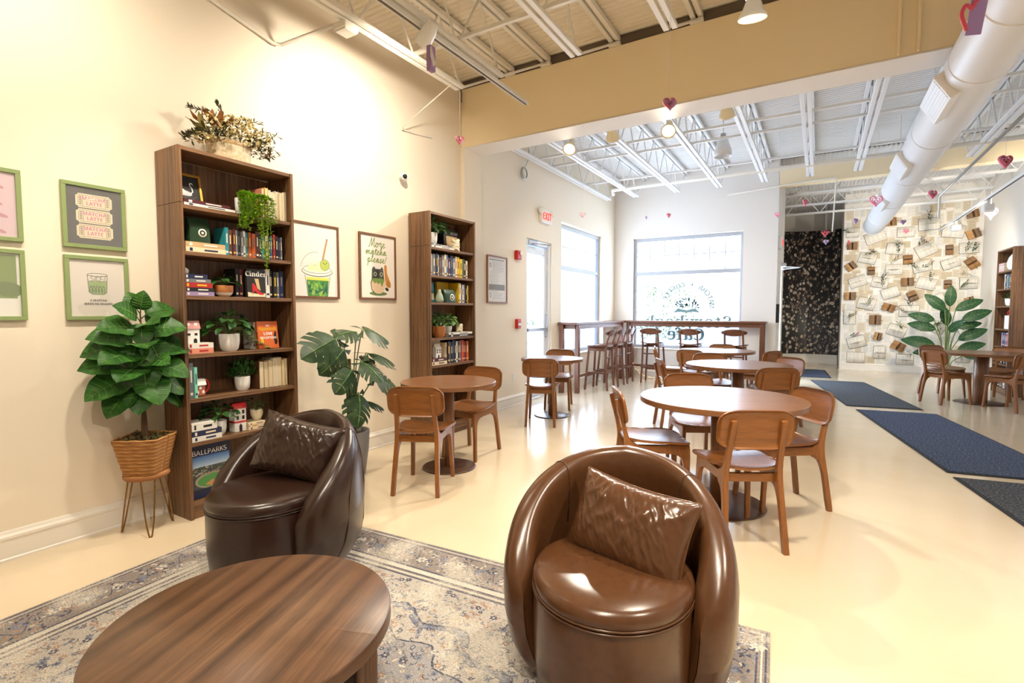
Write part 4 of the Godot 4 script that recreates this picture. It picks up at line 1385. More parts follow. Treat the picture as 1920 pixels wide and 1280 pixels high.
func rug_image() -> Image:
	var W := 1400
	var H := 1160
	var im := Image.create(W, H, false, Image.FORMAT_RGB8)
	var r := RandomNumberGenerator.new()
	r.seed = 5
	var field := rgb(176, 168, 158)
	var taupe := rgb(132, 122, 116)
	var navy := rgb(58, 62, 84)
	var slate := rgb(108, 114, 132)
	var cream := rgb(202, 194, 180)
	var rust := rgb(158, 122, 100)
	im.fill(taupe)
	var B := 161
	im.fill_rect(Rect2i(B, B, W - 2 * B, H - 2 * B), field)
	# border lines
	for e in [[5, navy, 3], [12, cream, 3], [20, navy, 3], [118, navy, 4], [124, cream, 14], [140, navy, 3], [148, cream, 6], [158, navy, 4]]:
		var k: int = e[0]
		var t: int = e[2]
		for q in [Rect2i(k, k, W - 2 * k, t), Rect2i(k, H - k - t, W - 2 * k, t), Rect2i(k, k, t, H - 2 * k), Rect2i(W - k - t, k, t, H - 2 * k)]:
			im.fill_rect(q, e[1])
	var flower := func(p: Vector2, sz: float, c: Color, c2: Color) -> void:
		for j in 6:
			fill_poly(im, ell(p + Vector2(sz * 0.7, 0).rotated(TAU * j / 6 + sz), sz * 0.42, sz * 0.3, 9, TAU * j / 6 + sz), c)
		fill_poly(im, ell(p, sz * 0.3, sz * 0.3, 8), c2)
	# border flowers and vines
	for side in 4:
		var L := W if side % 2 == 0 else H
		var prev := Vector2.ZERO
		for i in range(0, L, 9):
			var off := 69 + 28 * sin(i * 0.085)
			var p := [Vector2(i, off), Vector2(W - off, i), Vector2(i, H - off), Vector2(off, i)][side] as Vector2
			if prev != Vector2.ZERO:
				line(im, [prev, p], 2.0, navy)
			prev = p
			if (i / 9) % 3 == 0:
				flower.call([Vector2(i, 69), Vector2(W - 69, i), Vector2(i, H - 69), Vector2(69, i)][side] + Vector2(r.randf_range(-14, 14), r.randf_range(-14, 14)), 7.0 + 6.0 * ((i / 27) % 2), [navy, slate, navy, cream][(i / 27) % 4], [cream, rust, slate][(i / 27) % 3])
			for q in 4:
				fill_poly(im, ell([Vector2(i, 69), Vector2(W - 69, i), Vector2(i, H - 69), Vector2(69, i)][side] + Vector2(r.randf_range(-44, 44), r.randf_range(-44, 44)), 6, 2.4, 7, r.randf() * 3), [navy, navy, slate, cream, rust][r.randi() % 5])
	# medallion and scrolling sprays, four-fold like a woven design
	var C := Vector2(W / 2.0, H / 2.0)
	for e in [[410.0, 315.0, navy], [404.0, 309.0, slate], [386.0, 294.0, field], [330.0, 246.0, navy], [325.0, 242.0, rgb(150, 146, 146)], [165.0, 126.0, navy], [160.0, 122.0, cream]]:
		var p := PackedVector2Array()
		for i in 96:
			var a := TAU * i / 96
			var k := 1.0 + 0.06 * cos(a * 16.0)
			p.append(C + Vector2(cos(a) * e[0] * k, sin(a) * e[1] * k))
		fill_poly(im, p, e[2])
	for k in 1500:
		var q := Vector2(r.randf_range(4, W / 2.0 - B - 6), r.randf_range(4, H / 2.0 - B - 6))
		var kind := r.randi() % 7
		var sz := r.randf_range(3.0, 8.0)
		var an := r.randf() * TAU
		for mx in [-1.0, 1.0]:
			for my in [-1.0, 1.0]:
				var p: Vector2 = C + q * Vector2(mx, my)
				if kind < 2:
					flower.call(p, sz, [navy, slate, rust, cream][k % 4], [cream, navy, cream, rust][k % 4])
				elif kind < 5:
					var pts := []
					for j in 6:
						var a2 := an + 0.55 * j
						pts.append(p + Vector2(cos(a2) * mx, sin(a2) * my) * (sz * 0.35 * j))
					line(im, pts, 1.6, [navy, slate, navy, taupe][k % 4])
				else:
					fill_poly(im, ell(p, sz, sz * 0.4, 10, an * mx * my), [slate, cream, taupe, rust][k % 4])
	# wear: threads and faded patches
	var fine := noise(0.35, 3, 2).get_image(W, H)
	var wide := noise(0.006, 8, 4).get_image(W, H)
	var rows := noise(0.08, 12, 3).get_image(W, H)
	for y in H:
		for x in W:
			var c := im.get_pixel(x, y)
			var f := fine.get_pixel(x, y).r
			var w := wide.get_pixel(x, y).r
			var t := rows.get_pixel(x, (y * 5) % H).r
			var fade := clampf(0.2 + (w - 0.45) * 1.8 + (t - 0.5) * 1.2, 0.04, 0.75)
			c = c.lerp(cream if w > 0.5 else field, fade)
			c = c * (0.62 + 0.5 * f + 0.2 * t)
			im.set_pixel(x, y, c)
	return im


func build_lounge() -> void:
	# rug
	var rm := mat(Color.WHITE, 0.95)
	rm.albedo_texture = ImageTexture.create_from_image(rug_image())
	rm.heightmap_enabled = true
	rm.heightmap_texture = ntex(noise(0.25, 61, 2), [], 512)
	rm.heightmap_scale = 0.25
	var o := thing("rug", "worn beige and navy oriental rug under the armchairs and round coffee table", "rug", V(2.18, 0, 0.972), 0.0645)
	var s := begin(false)
	var hx := 1.475
	var hz := 1.22
	var pts := [Vector3(-hx, 0.011, -hz), Vector3(hx, 0.011, -hz), Vector3(hx, 0.011, hz), Vector3(-hx, 0.011, hz)]
	for k in [0, 1, 2, 0, 2, 3]:
		vert(s, pts[k], Vector2(pts[k].x / hx * 0.5 + 0.5, pts[k].z / hz * 0.5 + 0.5))
	put("pile", done(s), rm, o)
	put("backing", boxm(Vector3(0, 0.005, 0), Vector3(hx * 2, 0.01, hz * 2), 0.002), mat(rgb(120, 108, 92), 0.95), o)
	# armchairs and pillows
	make_armchair("brown leather barrel armchair, colour darkened for shade, beside the tall bookcase", M.leather_shaded, V(1.35, 0.012, 1.58), facing(0.10, -1.0))
	make_armchair("glossy chestnut leather barrel armchair in the foreground at right", M.leather, V(3.105, 0.012, 1.70), facing(0.20, -0.98))
	var xa := Transform3D(Basis(Vector3.UP, facing(0.35, -0.94)), V(1.385, 0.625, 1.655)) * Transform3D(Basis(Vector3.BACK, 0.20) * Basis(Vector3.RIGHT, 0.30), Vector3.ZERO)
	make_pillow("brown leather pillow, colour darkened for shade, leaning in the dark armchair", M.leather_shaded, xa, 4)
	var xb := Transform3D(Basis(Vector3.UP, facing(-0.2, -0.98)), V(3.145, 0.57, 1.735)) * Transform3D(Basis(Vector3.BACK, 0.08) * Basis(Vector3.RIGHT, 0.42), Vector3.ZERO)
	make_pillow("chestnut leather pillow leaning in the foreground armchair", M.leather, xb, 9)
	# coffee table
	var ct := thing("coffee_table", "round walnut coffee table with a slatted drum base on the rug", "table", V(2.277, 0.012, 0.85), 0.35)
	put("tabletop", lathem([Vector2(0, 0.362), Vector2(0.398, 0.362), Vector2(0.4, 0.364), Vector2(0.405, 0.368), Vector2(0.405, 0.37), Vector2(0.405, 0.4), Vector2(0.405, 0.402), Vector2(0.402, 0.4065), Vector2(0.4, 0.408), Vector2(0, 0.408)], 96), M.coffee_z, ct)
	put("drum", lathem(rim([Vector2(0, 0.0), Vector2(0.342, 0.0), Vector2(0.342, 0.362), Vector2(0, 0.362)]), 64), mat(rgb(40, 26, 18), 0.6), ct)
	s = begin()
	lathe(s, [Vector2(0.0, 0.0), Vector2(0.014, 0.0), Vector2(0.0145, 0.006), Vector2(0.0145, 0.35), Vector2(0.014, 0.357), Vector2(0, 0.357)], 8)
	var slat := done(s)
	for i in 72:
		var an := TAU * i / 72
		if absf(an - 0.15) < 0.12:
			continue
		put("slat", slat, M.coffee_y, ct, Transform3D(Basis(Vector3.UP, -an), Vector3(cos(an) * 0.347, 0.002, sin(an) * 0.347)))


# ---------------------------------------------------------------- dining
func plate(s: SurfaceTool, nu: int, nv: int, f: Callable, t: Vector3) -> void:
	# a curved board: f maps u, v in -1..1 to its middle; t is half its thickness
	for sg in [1.0, -1.0]:
		grid(s, nu, nv, func(u: float, v: float) -> Vector3: return f.call(u * 2 - 1, v * 2 - 1) + t * sg, sg < 0)
	var ring := []
	for i in nu:
		ring.append(Vector2(-1.0 + 2.0 * i / nu, -1))
	for i in nv:
		ring.append(Vector2(1, -1.0 + 2.0 * i / nv))
	for i in nu:
		ring.append(Vector2(1.0 - 2.0 * i / nu, 1))
	for i in nv:
		ring.append(Vector2(-1, 1.0 - 2.0 * i / nv))
	var n := ring.size()
	grid(s, n, 2, func(u: float, v: float) -> Vector3:
		var q: Vector2 = ring[int(round(u * n)) % n]
		var c: Vector3 = f.call(q.x, q.y)
		var mid: Vector3 = f.call(0.0, 0.0)
		return c + t * (1.0 - 2.0 * v) + (c - mid).normalized() * (t.length() * 0.5 if absf(v - 0.5) < 0.1 else 0.0))


func side_xf(x: float, tilt := 0.0) -> Transform3D:
	# prism outlines given as (z, y), thickness across x
	return Transform3D(Basis(Vector3.BACK, tilt) * Basis(Vector3(0, 0, 1), Vector3(0, 1, 0), Vector3(-1, 0, 0)), Vector3(x, 0, 0))


func make_chair() -> Node3D:
	var o := thing("dining_chair", "", "chair")
	var s: SurfaceTool
	for sg in [-1.0, 1.0]:
		var xf := side_xf(sg * 0.168, sg * 0.045)
		var rear := arc_pts([Vector2(0.272, 0.0), Vector2(0.238, 0.25), Vector2(0.215, 0.42), Vector2(0.232, 0.55), Vector2(0.276, 0.725), Vector2(0.268, 0.744), Vector2(0.25, 0.735), Vector2(0.212, 0.58), Vector2(0.178, 0.47), Vector2(0.13, 0.44), Vector2(0.13, 0.375), Vector2(0.172, 0.345), Vector2(0.205, 0.25), Vector2(0.242, 0.0)], 3)
		put("leg", prismm(rear, 0.03, xf, 0.005), M.chairwood_y, o)
		var front := arc_pts([Vector2(-0.235, 0.0), Vector2(-0.222, 0.2), Vector2(-0.222, 0.41), Vector2(-0.205, 0.438), Vector2(-0.14, 0.44), Vector2(-0.06, 0.44), Vector2(-0.06, 0.385), Vector2(-0.13, 0.372), Vector2(-0.172, 0.33), Vector2(-0.19, 0.2), Vector2(-0.208, 0.0)], 3)
		put("leg", prismm(front, 0.03, xf, 0.005), M.chairwood_y, o)
		put("side_rail", boxm(Vector3(sg * 0.15, 0.41, 0.035), Vector3(0.028, 0.058, 0.2), 0.004), M.chairwood_z, o)
	put("apron", boxm(Vector3(0, 0.405, -0.175), Vector3(0.29, 0.05, 0.022), 0.003), M.chairwood_x, o)
	put("apron", boxm(Vector3(0, 0.405, 0.165), Vector3(0.29, 0.05, 0.022), 0.003), M.chairwood_x, o)
	s = begin()
	plate(s, 14, 12, func(u: float, v: float) -> Vector3:
		var x := u * (1.0 - 0.15 * pow(absf(v), 5.0)) * (0.205 - 0.02 * v)
		var z := v * (1.0 - 0.14 * pow(absf(u), 5.0)) * 0.218
		return Vector3(x, 0.449 + 0.018 * u * u - 0.012 * pow(clampf(-v, 0, 1), 3.0) + 0.012 * pow(clampf(v, 0, 1), 2.0), z - 0.012), Vector3(0, 0.009, 0))
	put("seat", done(s), M.chairwood_z, o)
	s = begin()
	plate(s, 16, 8, func(u: float, v: float) -> Vector3:
		var x := u * (1.0 - 0.13 * pow(absf(v), 5.0)) * 0.21
		var y := v * (1.0 - 0.2 * pow(absf(u), 6.0)) * 0.112
		return Vector3(x, 0.69 + y, 0.240 + 0.18 * y - 0.38 * x * x), Vector3(0, 0, 0.009))
	put("backrest", done(s), M.chairwood_x, o)
	return o


func make_table(label: String, at: Vector3, r: float, col: float, yaw: float) -> Node3D:
	var o := thing("round_table", label, "table", at, yaw)
	var p := [Vector2(0, 0.712), Vector2(r - 0.004, 0.712), Vector2(r, 0.716), Vector2(r, 0.718), Vector2(r, 0.744), Vector2(r, 0.746), Vector2(r - 0.003, 0.75), Vector2(r - 0.006, 0.75), Vector2(0, 0.75)]
	put("tabletop", lathem(p, 72), M.table_x, o)
	put("pedestal", lathem(rim([Vector2(0, 0.01), Vector2(col, 0.01), Vector2(col, 0.7), Vector2(0, 0.7)]), 32), M.table_y, o)
	put("top_plate", lathem(rim([Vector2(0, 0.698), Vector2(r * 0.4, 0.698), Vector2(r * 0.4, 0.712), Vector2(0, 0.712)]), 32), M.black, o)
	var b := minf(r * 0.57, 0.33)
	put("base_plate", lathem(rim([Vector2(0, 0.0), Vector2(b, 0.0), Vector2(b, 0.008), Vector2(b - 0.006, 0.012), Vector2(0, 0.014)]), 48), M.metalbase, o)
	return o


func build_dining() -> void:
	make_table("large round walnut table nearest the foreground armchair", V(3.145, 0, 3.72), 0.54, 0.062, 0.5)
	make_table("small round walnut table before the second bookcase", V(1.005, 0, 3.41), 0.405, 0.045, 0.2)
	make_table("small round table with two chairs by the glazed side door", V(0.776, 0, 5.84), 0.40, 0.045, 0.1)
	make_table("large round table, second of the middle row from camera", V(2.94, 0, 6.23), 0.56, 0.065, 0.3)
	make_table("large round table nearest the big lettered window", V(2.36, 0, 8.36), 0.56, 0.065, 0.4)
	make_table("round dark walnut table before the wall of open books", V(5.79, 0, 9.93), 0.53, 0.085, 0.2)
	var src := make_chair()
	var list := [
		[3.315, 3.25, -0.50, 0.86, "honey brown chair seen from behind at the nearest large table"],
		[3.50, 3.94, -0.80, -0.60, "chair at the right side of the nearest large table"],
		[2.72, 3.535, 0.87, 0.48, "chair at left of the nearest large table, behind the armchair"],
		[2.86, 4.34, 0.46, -0.88, "chair on the far side of the nearest large table"],
		[1.13, 2.95, -0.42, 0.91, "chair with its back to us at the small table by the bookcase"],
		[0.93, 3.84, 0.10, -1.0, "chair on the far side of the small table by the bookcase"],
		[0.86, 5.40, -0.40, 0.92, "chair with its back to us at the small table near the door"],
		[0.60, 6.40, 0.35, -0.93, "chair on the far side of the small table near the door"],
		[3.27, 5.72, -0.50, 0.86, "chair with back to us at the second large table"],
		[3.28, 6.66, -0.66, -0.75, "chair at the far right of the second large table"],
		[2.36, 6.00, 0.88, 0.47, "chair at the left side of the second large table"],
		[2.60, 6.82, 0.46, -0.88, "chair on the far side of the second large table"],
		[2.20, 7.78, 0.25, 0.97, "chair with back to us at the table nearest the big window"],
		[2.34, 8.86, 0.0, -1.0, "chair on the window side of the table nearest the big window"],
		[1.74, 8.12, 0.92, 0.25, "chair at the left of the table nearest the big window"],
		[2.98, 8.00, -0.85, 0.5, "chair at the right of the table nearest the big window"],
		[5.36, 9.66, 0.80, 0.60, "dark chair at the near left of the table by the book wall"],
		[5.44, 10.46, 0.55, -0.84, "dark chair at the far left of the table by the book wall"],
		[6.00, 9.42, -0.52, 0.86, "dark chair at the near right of the table by the book wall"],
		[6.14, 10.42, -0.5, -0.86, "dark chair at the far right of the table by the book wall"],
	]
	for i in list.size():
		var e: Array = list[i]
		var at := V(e[0], 0, e[1])
		if i == 0:
			src.position = at
			src.rotation.y = facing(e[2], e[3])
			src.set_meta("label", e[4])
			src.set_meta("group", "dining chairs at the round tables")
		else:
			dup(src, e[4], at, facing(e[2], e[3]), "dining chairs at the round tables")


func make_stool() -> Node3D:
	var o := thing("bar_stool", "", "stool")
	for sx in [-1.0, 1.0]:
		var s := begin(false)
		bar(s, Vector3(sx * 0.15, 0.735, -0.15), Vector3(sx * 0.195, 0.0, -0.20), 0.034, 0.03, 0.005)
		put("leg", done(s), M.stoolwood_y, o)
		var rear := arc_pts([Vector2(0.215, 0.0), Vector2(0.185, 0.4), Vector2(0.18, 0.72), Vector2(0.215, 0.9), Vector2(0.262, 1.0), Vector2(0.245, 1.005), Vector2(0.185, 0.9), Vector2(0.145, 0.74), Vector2(0.15, 0.4), Vector2(0.185, 0.0)], 3)
		put("leg", prismm(rear, 0.03, side_xf(sx * 0.165, sx * 0.02), 0.004), M.stoolwood_y, o)
		put("stretcher", boxm(Vector3(sx * 0.178, 0.30, -0.005), Vector3(0.02, 0.03, 0.34), 0.004), M.stoolwood_z, o)
		put("side_rail", boxm(Vector3(sx * 0.155, 0.70, 0.0), Vector3(0.024, 0.05, 0.3), 0.004), M.stoolwood_z, o)
	put("stretcher", boxm(Vector3(0, 0.24, -0.184), Vector3(0.36, 0.03, 0.022), 0.004), M.stoolwood_x, o)
	put("stretcher", boxm(Vector3(0, 0.30, 0.168), Vector3(0.33, 0.03, 0.02), 0.004), M.stoolwood_x, o)
	put("stretcher", boxm(Vector3(0, 0.56, 0.162), Vector3(0.33, 0.025, 0.018), 0.004), M.stoolwood_x, o)
	put("apron", boxm(Vector3(0, 0.70, -0.15), Vector3(0.3, 0.05, 0.022), 0.004), M.stoolwood_x, o)
	var s := begin()
	plate(s, 14, 12, func(u: float, v: float) -> Vector3:
		var x := u * (1.0 - 0.1 * pow(absf(v), 6.0)) * 0.2
		var z := v * (1.0 - 0.1 * pow(absf(u), 6.0)) * 0.185
		return Vector3(x, 0.745 + 0.022 * u * u + 0.008 * v, z), Vector3(0, 0.011, 0))
	put("seat", done(s), M.stoolwood_z, o)
	s = begin()
	plate(s, 14, 6, func(u: float, v: float) -> Vector3:
		var x := u * (1.0 - 0.12 * pow(absf(v), 4.0)) * 0.205
		var y := v * (1.0 - 0.55 * pow(absf(u), 2.5)) * 0.058
		return Vector3(x, 0.985 + y - 0.02 * u * u * 0.0, 0.228 + 0.3 * y - 1.1 * x * x), Vector3(0, 0, 0.01))
	put("backrest", done(s), M.stoolwood_x, o)
	return o


func build_bar() -> void:
	for e in [["long narrow bar counter under the left window", [0.02, 0.36, 7.55, 9.94], [[0.075, 7.6], [0.32, 7.68], [0.32, 9.85]], 1], ["long narrow bar counter under the big lettered window", [0.02, 2.92, 9.95, 10.27], [[0.42, 10.0], [2.86, 10.0], [2.86, 10.22], [0.42, 10.22]], 0]]:
		var o := thing("bar_counter", e[0], "counter")
		var q: Array = e[1]
		put("countertop", boxm(V((q[0] + q[1]) / 2, 1.155, (q[2] + q[3]) / 2), Vector3(q[1] - q[0], 0.04, q[3] - q[2]), 0.004), M["stoolwood_x" if e[3] == 0 else "stoolwood_z"], o)
		for p in e[2]:
			put("leg", boxm(V(p[0], 0.567, p[1]), Vector3(0.07, 1.134, 0.07), 0.005), M.stoolwood_y, o)
		if e[3] == 1:
			put("apron", boxm(V(0.32, 1.1, 8.76), Vector3(0.03, 0.07, 2.1), 0.003), M.stoolwood_z, o)
			put("apron", boxm(V(0.2, 1.1, 7.64), Vector3(0.2, 0.07, 0.03), 0.003), M.stoolwood_x, o)
			put("foot_rail", boxm(V(0.32, 0.28, 8.76), Vector3(0.035, 0.045, 2.1), 0.004), M.stoolwood_z, o)
		else:
			put("apron", boxm(V(1.64, 1.1, 10.0), Vector3(2.37, 0.07, 0.03), 0.003), M.stoolwood_x, o)
			put("foot_rail", boxm(V(1.64, 0.28, 10.0), Vector3(2.37, 0.045, 0.035), 0.004), M.stoolwood_x, o)
	var src := make_stool()
	var list := [[0.47, 8.32, -1.0, 0.0, "brown bar stool nearest the side door"], [0.47, 8.86, -1.0, 0.0, "middle brown bar stool along the left window"], [0.47, 9.38, -1.0, 0.0, "brown bar stool nearest the corner on left window side"], [1.02, 9.66, 0.0, 1.0, "left brown bar stool facing the big lettered window"], [1.72, 9.66, 0.0, 1.0, "middle brown bar stool facing the big lettered window"], [2.47, 9.66, 0.0, 1.0, "right brown bar stool facing the big lettered window"]]
	for i in list.size():
		var e: Array = list[i]
		if i == 0:
			src.position = V(e[0], 0, e[1])
			src.rotation.y = facing(e[2], e[3])
			src.set_meta("label", e[4])
			src.set_meta("group", "bar stools at the window counters")
		else:
			dup(src, e[4], V(e[0], 0, e[1]), facing(e[2], e[3]), "bar stools at the window counters")


# ---------------------------------------------------------------- bookcases and what stands in them
const SHELF := [2.012, 1.722, 1.442, 1.068, 0.781, 0.496, 0.103]
const INK := {
	"black": Color8(28, 26, 28), "navy": Color8(30, 38, 74), "blue": Color8(54, 92, 150), "teal": Color8(46, 136, 150), "grey": Color8(112, 114, 118), "white": Color8(226, 222, 214), "cream": Color8(226, 208, 174), "tan": Color8(196, 164, 118), "brown": Color8(98, 62, 40), "red": Color8(170, 36, 34), "orange": Color8(206, 100, 44), "yellow": Color8(216, 178, 36), "green": Color8(54, 92, 62), "mint": Color8(126, 206, 184), "maroon": Color8(78, 28, 36), "salmon": Color8(216, 140, 116), "lilac": Color8(150, 130, 170), "pink": Color8(224, 176, 178)}


func cloth(c: String) -> StandardMaterial3D:
	if not M.has("cloth_" + c):
		M["cloth_" + c] = mat(INK[c], 0.45)
	return M["cloth_" + c]


func book(label: String, c: String, t: float, w: float, h: float, xf: Transform3D, group := "", out := false, band := "") -> Node3D:
	# local x: depth with the spine toward +x, y: height, z: thickness; the origin lies under the middle
	var o := thing("book", label, "book", Vector3.ZERO, 0, group)
	o.transform = xf
	var s := begin(false)
	var sx := -1.0 if out else 1.0
	var bt := minf(0.003, t * 0.14)
	for sg in [-1.0, 1.0]:
		box(s, Vector3(0, h / 2, sg * (t / 2 - bt / 2)), Vector3(w, h, bt), 0.0006)
	box(s, Vector3(sx * (w / 2 - bt / 2), h / 2, 0), Vector3(bt, h, t - bt * 2), 0.0)
	put("cover", done(s), cloth(c), o)
	put("pages", boxm(Vector3(-sx * 0.001, h / 2, 0), Vector3(w - bt * 2 - 0.001, h - 0.008, t - bt * 2), 0.0), M.pages, o)
	if band != "" and not out:
		put("spine_title", boxm(Vector3(w / 2 + 0.0004, h * 0.62, 0), Vector3(0.001, h * 0.34, t * 0.3)), cloth(band), o)
		put("spine_mark", boxm(Vector3(w / 2 + 0.0004, h * 0.13, 0), Vector3(0.001, h * 0.07, t * 0.6)), cloth(band), o)
	return o


func shelf_xf(bc: Transform3D, x: float, y: float, z: float) -> Transform3D:
	return bc * Transform3D(Basis.IDENTITY, Vector3(x, y, -z))


func row(bc: Transform3D, shelf: int, z0: float, z1: float, colours: Array, place: String, hmin: float, hmax: float, x := 0.15, out := false) -> void:
	# books standing side by side from z0 to z1
	var n := colours.size()
	var ws := []
	var tot := 0.0
	for i in n:
		ws.append(rng.randf_range(0.7, 1.3))
		tot += ws[i]
	var z := z0
	var bands := ["white", "cream", "yellow", "white", "grey"]
	for i in n:
		var t: float = (z1 - z0) * ws[i] / tot
		var h := rng.randf_range(hmin, hmax)
		var w := rng.randf_range(0.125, 0.15)
		var c: String = colours[i]
		var lab := "%s %s, %s from left, %s" % [c, "book turned pages out" if out else "book", NTH[i], place]
		var b := bands[i % 5] as String
		if c in ["white", "cream", "yellow", "tan", "mint"]:
			b = ["navy", "brown", "red"][i % 3]
		book(lab, c, t - 0.0015, w, h, shelf_xf(bc, x + rng.randf_range(-0.006, 0.006), SHELF[shelf] + 0.0005, z + t / 2), "books standing " + place, out, b)
		z += t


func pile(bc: Transform3D, y: float, z0: float, z1: float, list: Array, place: String, x := 0.16, w := 0.15) -> float:
	# books lying flat, from the bottom up: [colour, thickness]
	var i := 0
	for e in list:
		var t: float = e[1]
		var l: float = z1 - z0 - (e[2] if e.size() > 2 else 0.0)
		var xf := shelf_xf(bc, x, y + t / 2 + 0.0004, z0) * Transform3D(Basis(Vector3.RIGHT, -PI / 2), Vector3.ZERO)
		book("%s flat book, %s from bottom, %s" % [e[0], NTH[i], place], e[0], t, w, l, xf, "books lying " + place, false, e[3] if e.size() > 3 else ("navy" if e[0] in ["white", "cream", "salmon"] else "white"))
		y += t
		i += 1
	return y


func cover_book(label: String, c: String, bc: Transform3D, y: float, z0: float, z1: float, h: float, t: float, x: float, lean := 0.12) -> Node3D:
	# shown face on, its front cover toward the room; children may be laid on its cover at local x right, y up
	var o := thing("book", label, "book")
	o.transform = shelf_xf(bc, x, y, (z0 + z1) / 2) * Transform3D(Basis(Vector3.UP, PI / 2) * Basis(Vector3.RIGHT, -lean), Vector3.ZERO)
	var w := z1 - z0
	var s := begin(false)
	for sg in [-1.0, 1.0]:
		box(s, Vector3(0, h / 2, sg * (t / 2 - 0.0015)), Vector3(w, h, 0.003), 0.0006)
	box(s, Vector3(-w / 2 + 0.0015, h / 2, 0), Vector3(0.003, h, t - 0.006))
	put("cover", done(s), cloth(c), o)
	put("pages", boxm(Vector3(0.001, h / 2, 0), Vector3(w - 0.008, h - 0.008, t - 0.007)), M.pages, o)
	return o


func make_bookcase(label: String, at: Vector3, yaw: float) -> Transform3D:
	var o := thing("bookcase", label, "bookcase", at, yaw)
	var W := 0.80
	var D := 0.285
	for z in [0.011, W - 0.011]:
		put("side_panel", boxm(Vector3(D / 2, 1.01, -z), Vector3(D, 2.02, 0.022), 0.0015), M.walnut_y, o)
		put("side_panel", boxm(Vector3(D / 2, 2.196, -z), Vector3(D, 0.348, 0.022), 0.0015), M.walnut_y, o)
	put("top_board", boxm(Vector3(D / 2 - 0.003, 2.357, -W / 2), Vector3(D - 0.008, 0.024, W - 0.046), 0.0015), M.walnut_z, o)
	for y in SHELF:
		put("shelf", boxm(Vector3(D / 2 - 0.003, y - 0.0125, -W / 2), Vector3(D - 0.012, 0.025, W - 0.046), 0.0015), M.walnut_z, o)
	put("back_panel", boxm(Vector3(0.006, 1.19, -W / 2), Vector3(0.006, 2.3, W - 0.046)), M.walnut_y, o)
	put("plinth", boxm(Vector3(D - 0.02, 0.04, -W / 2), Vector3(0.02, 0.076, W - 0.046), 0.001), M.walnut_z, o)
	return o.transform


func pot_thing(label: String, cat_pot: String, xf: Transform3D, r: float, h: float, m: Material, taper := 0.82, foot := true) -> Node3D:
	var o := thing(cat_pot, label, "plant")
	o.transform = xf
	var p := [Vector2(0, 0.0), Vector2(r * taper * 0.8, 0.0), Vector2(r * taper * 0.82, 0.006), Vector2(r * taper, h * 0.14), Vector2(r * 0.97, h * 0.5), Vector2(r, h * 0.97), Vector2(r * 0.985, h), Vector2(r * 0.92, h), Vector2(r * 0.9, h * 0.88), Vector2(0, h * 0.86)]
	put("pot", lathem(p, 28), m, o)
	put("soil", lathem([Vector2(r * 0.9, h * 0.87), Vector2(r * 0.5, h * 0.9), Vector2(0, h * 0.9)], 16), M.soil, o)
	return o


func foliage(o: Node3D, base: Vector3, n: int, spread: Vector3, ll: float, lw: float, m: Material, sd: int, droop := 0.8, stems := true, zlim := 9.0, zmin := -9.0) -> void:
	# leaves on short stems that leave the pot and arch over
	var r := RandomNumberGenerator.new()
	r.seed = sd
	var st := begin()
	for i in n:
		var an := TAU * i * 0.618 + r.randf_range(-0.3, 0.3)
		var k := sqrt((i + 0.6) / n)
		var out := Vector3(cos(an) * spread.x, 0, sin(an) * spread.z) * k
		var tip := base + out + Vector3(0, spread.y * (1.0 - 0.75 * k * k) * r.randf_range(0.75, 1.15), 0)
		tip.x = maxf(tip.x, -0.09)
		tip.z = clampf(tip.z, zmin, zlim)
		var mid := base + out * 0.35 + Vector3(0, (tip.y - base.y) * 0.8 + 0.01, 0)
		if stems:
			tube(st, [base, mid, tip], [0.0022, 0.0018, 0.0012], 5, false)
		var dir := (tip - mid).normalized() + Vector3(0, -0.25 * droop * k, 0) + Vector3(r.randf_range(-0.3, 0.3), 0.1, r.randf_range(-0.3, 0.3))
		var s := begin()
		var f := frame_dir(tip, dir)
		if f.basis.z.y < 0.0:
			f.basis = f.basis.rotated(f.basis.y, PI)
		f.basis = f.basis.rotated(f.basis.y.normalized(), r.randf_range(-0.5, 0.5))
		leaf(s, f, ll * r.randf_range(0.75, 1.15), lw * r.randf_range(0.8, 1.15), droop, 0.22, 5, 4, 0.85)
		put("leaf", done(s), m, o)
	if stems:
		put("stems", done(st), M.stem, o)


func tufts(o: Node3D, base: Vector3, n: int, spread: Vector3, ll: float, lw: float, m: Material, sd: int) -> void:
	# a head of tiny leaves past counting
	var r := RandomNumberGenerator.new()
	r.seed = sd
	var s := begin()
	for i in n:
		var v := Vector3(r.randfn(), absf(r.randfn()) * 0.9, r.randfn()).normalized() * pow(r.randf(), 0.4)
		var p := base + v * spread
		var f := frame_dir(p, v + Vector3(r.randf_range(-0.5, 0.5), 0.3, r.randf_range(-0.5, 0.5)))
		leaf(s, f, ll * r.randf_range(0.7, 1.2), lw, 0.5, 0.2, 2, 2)
	var q := put("foliage", done(s), m, o)
	q.set_meta("kind", "stuff")


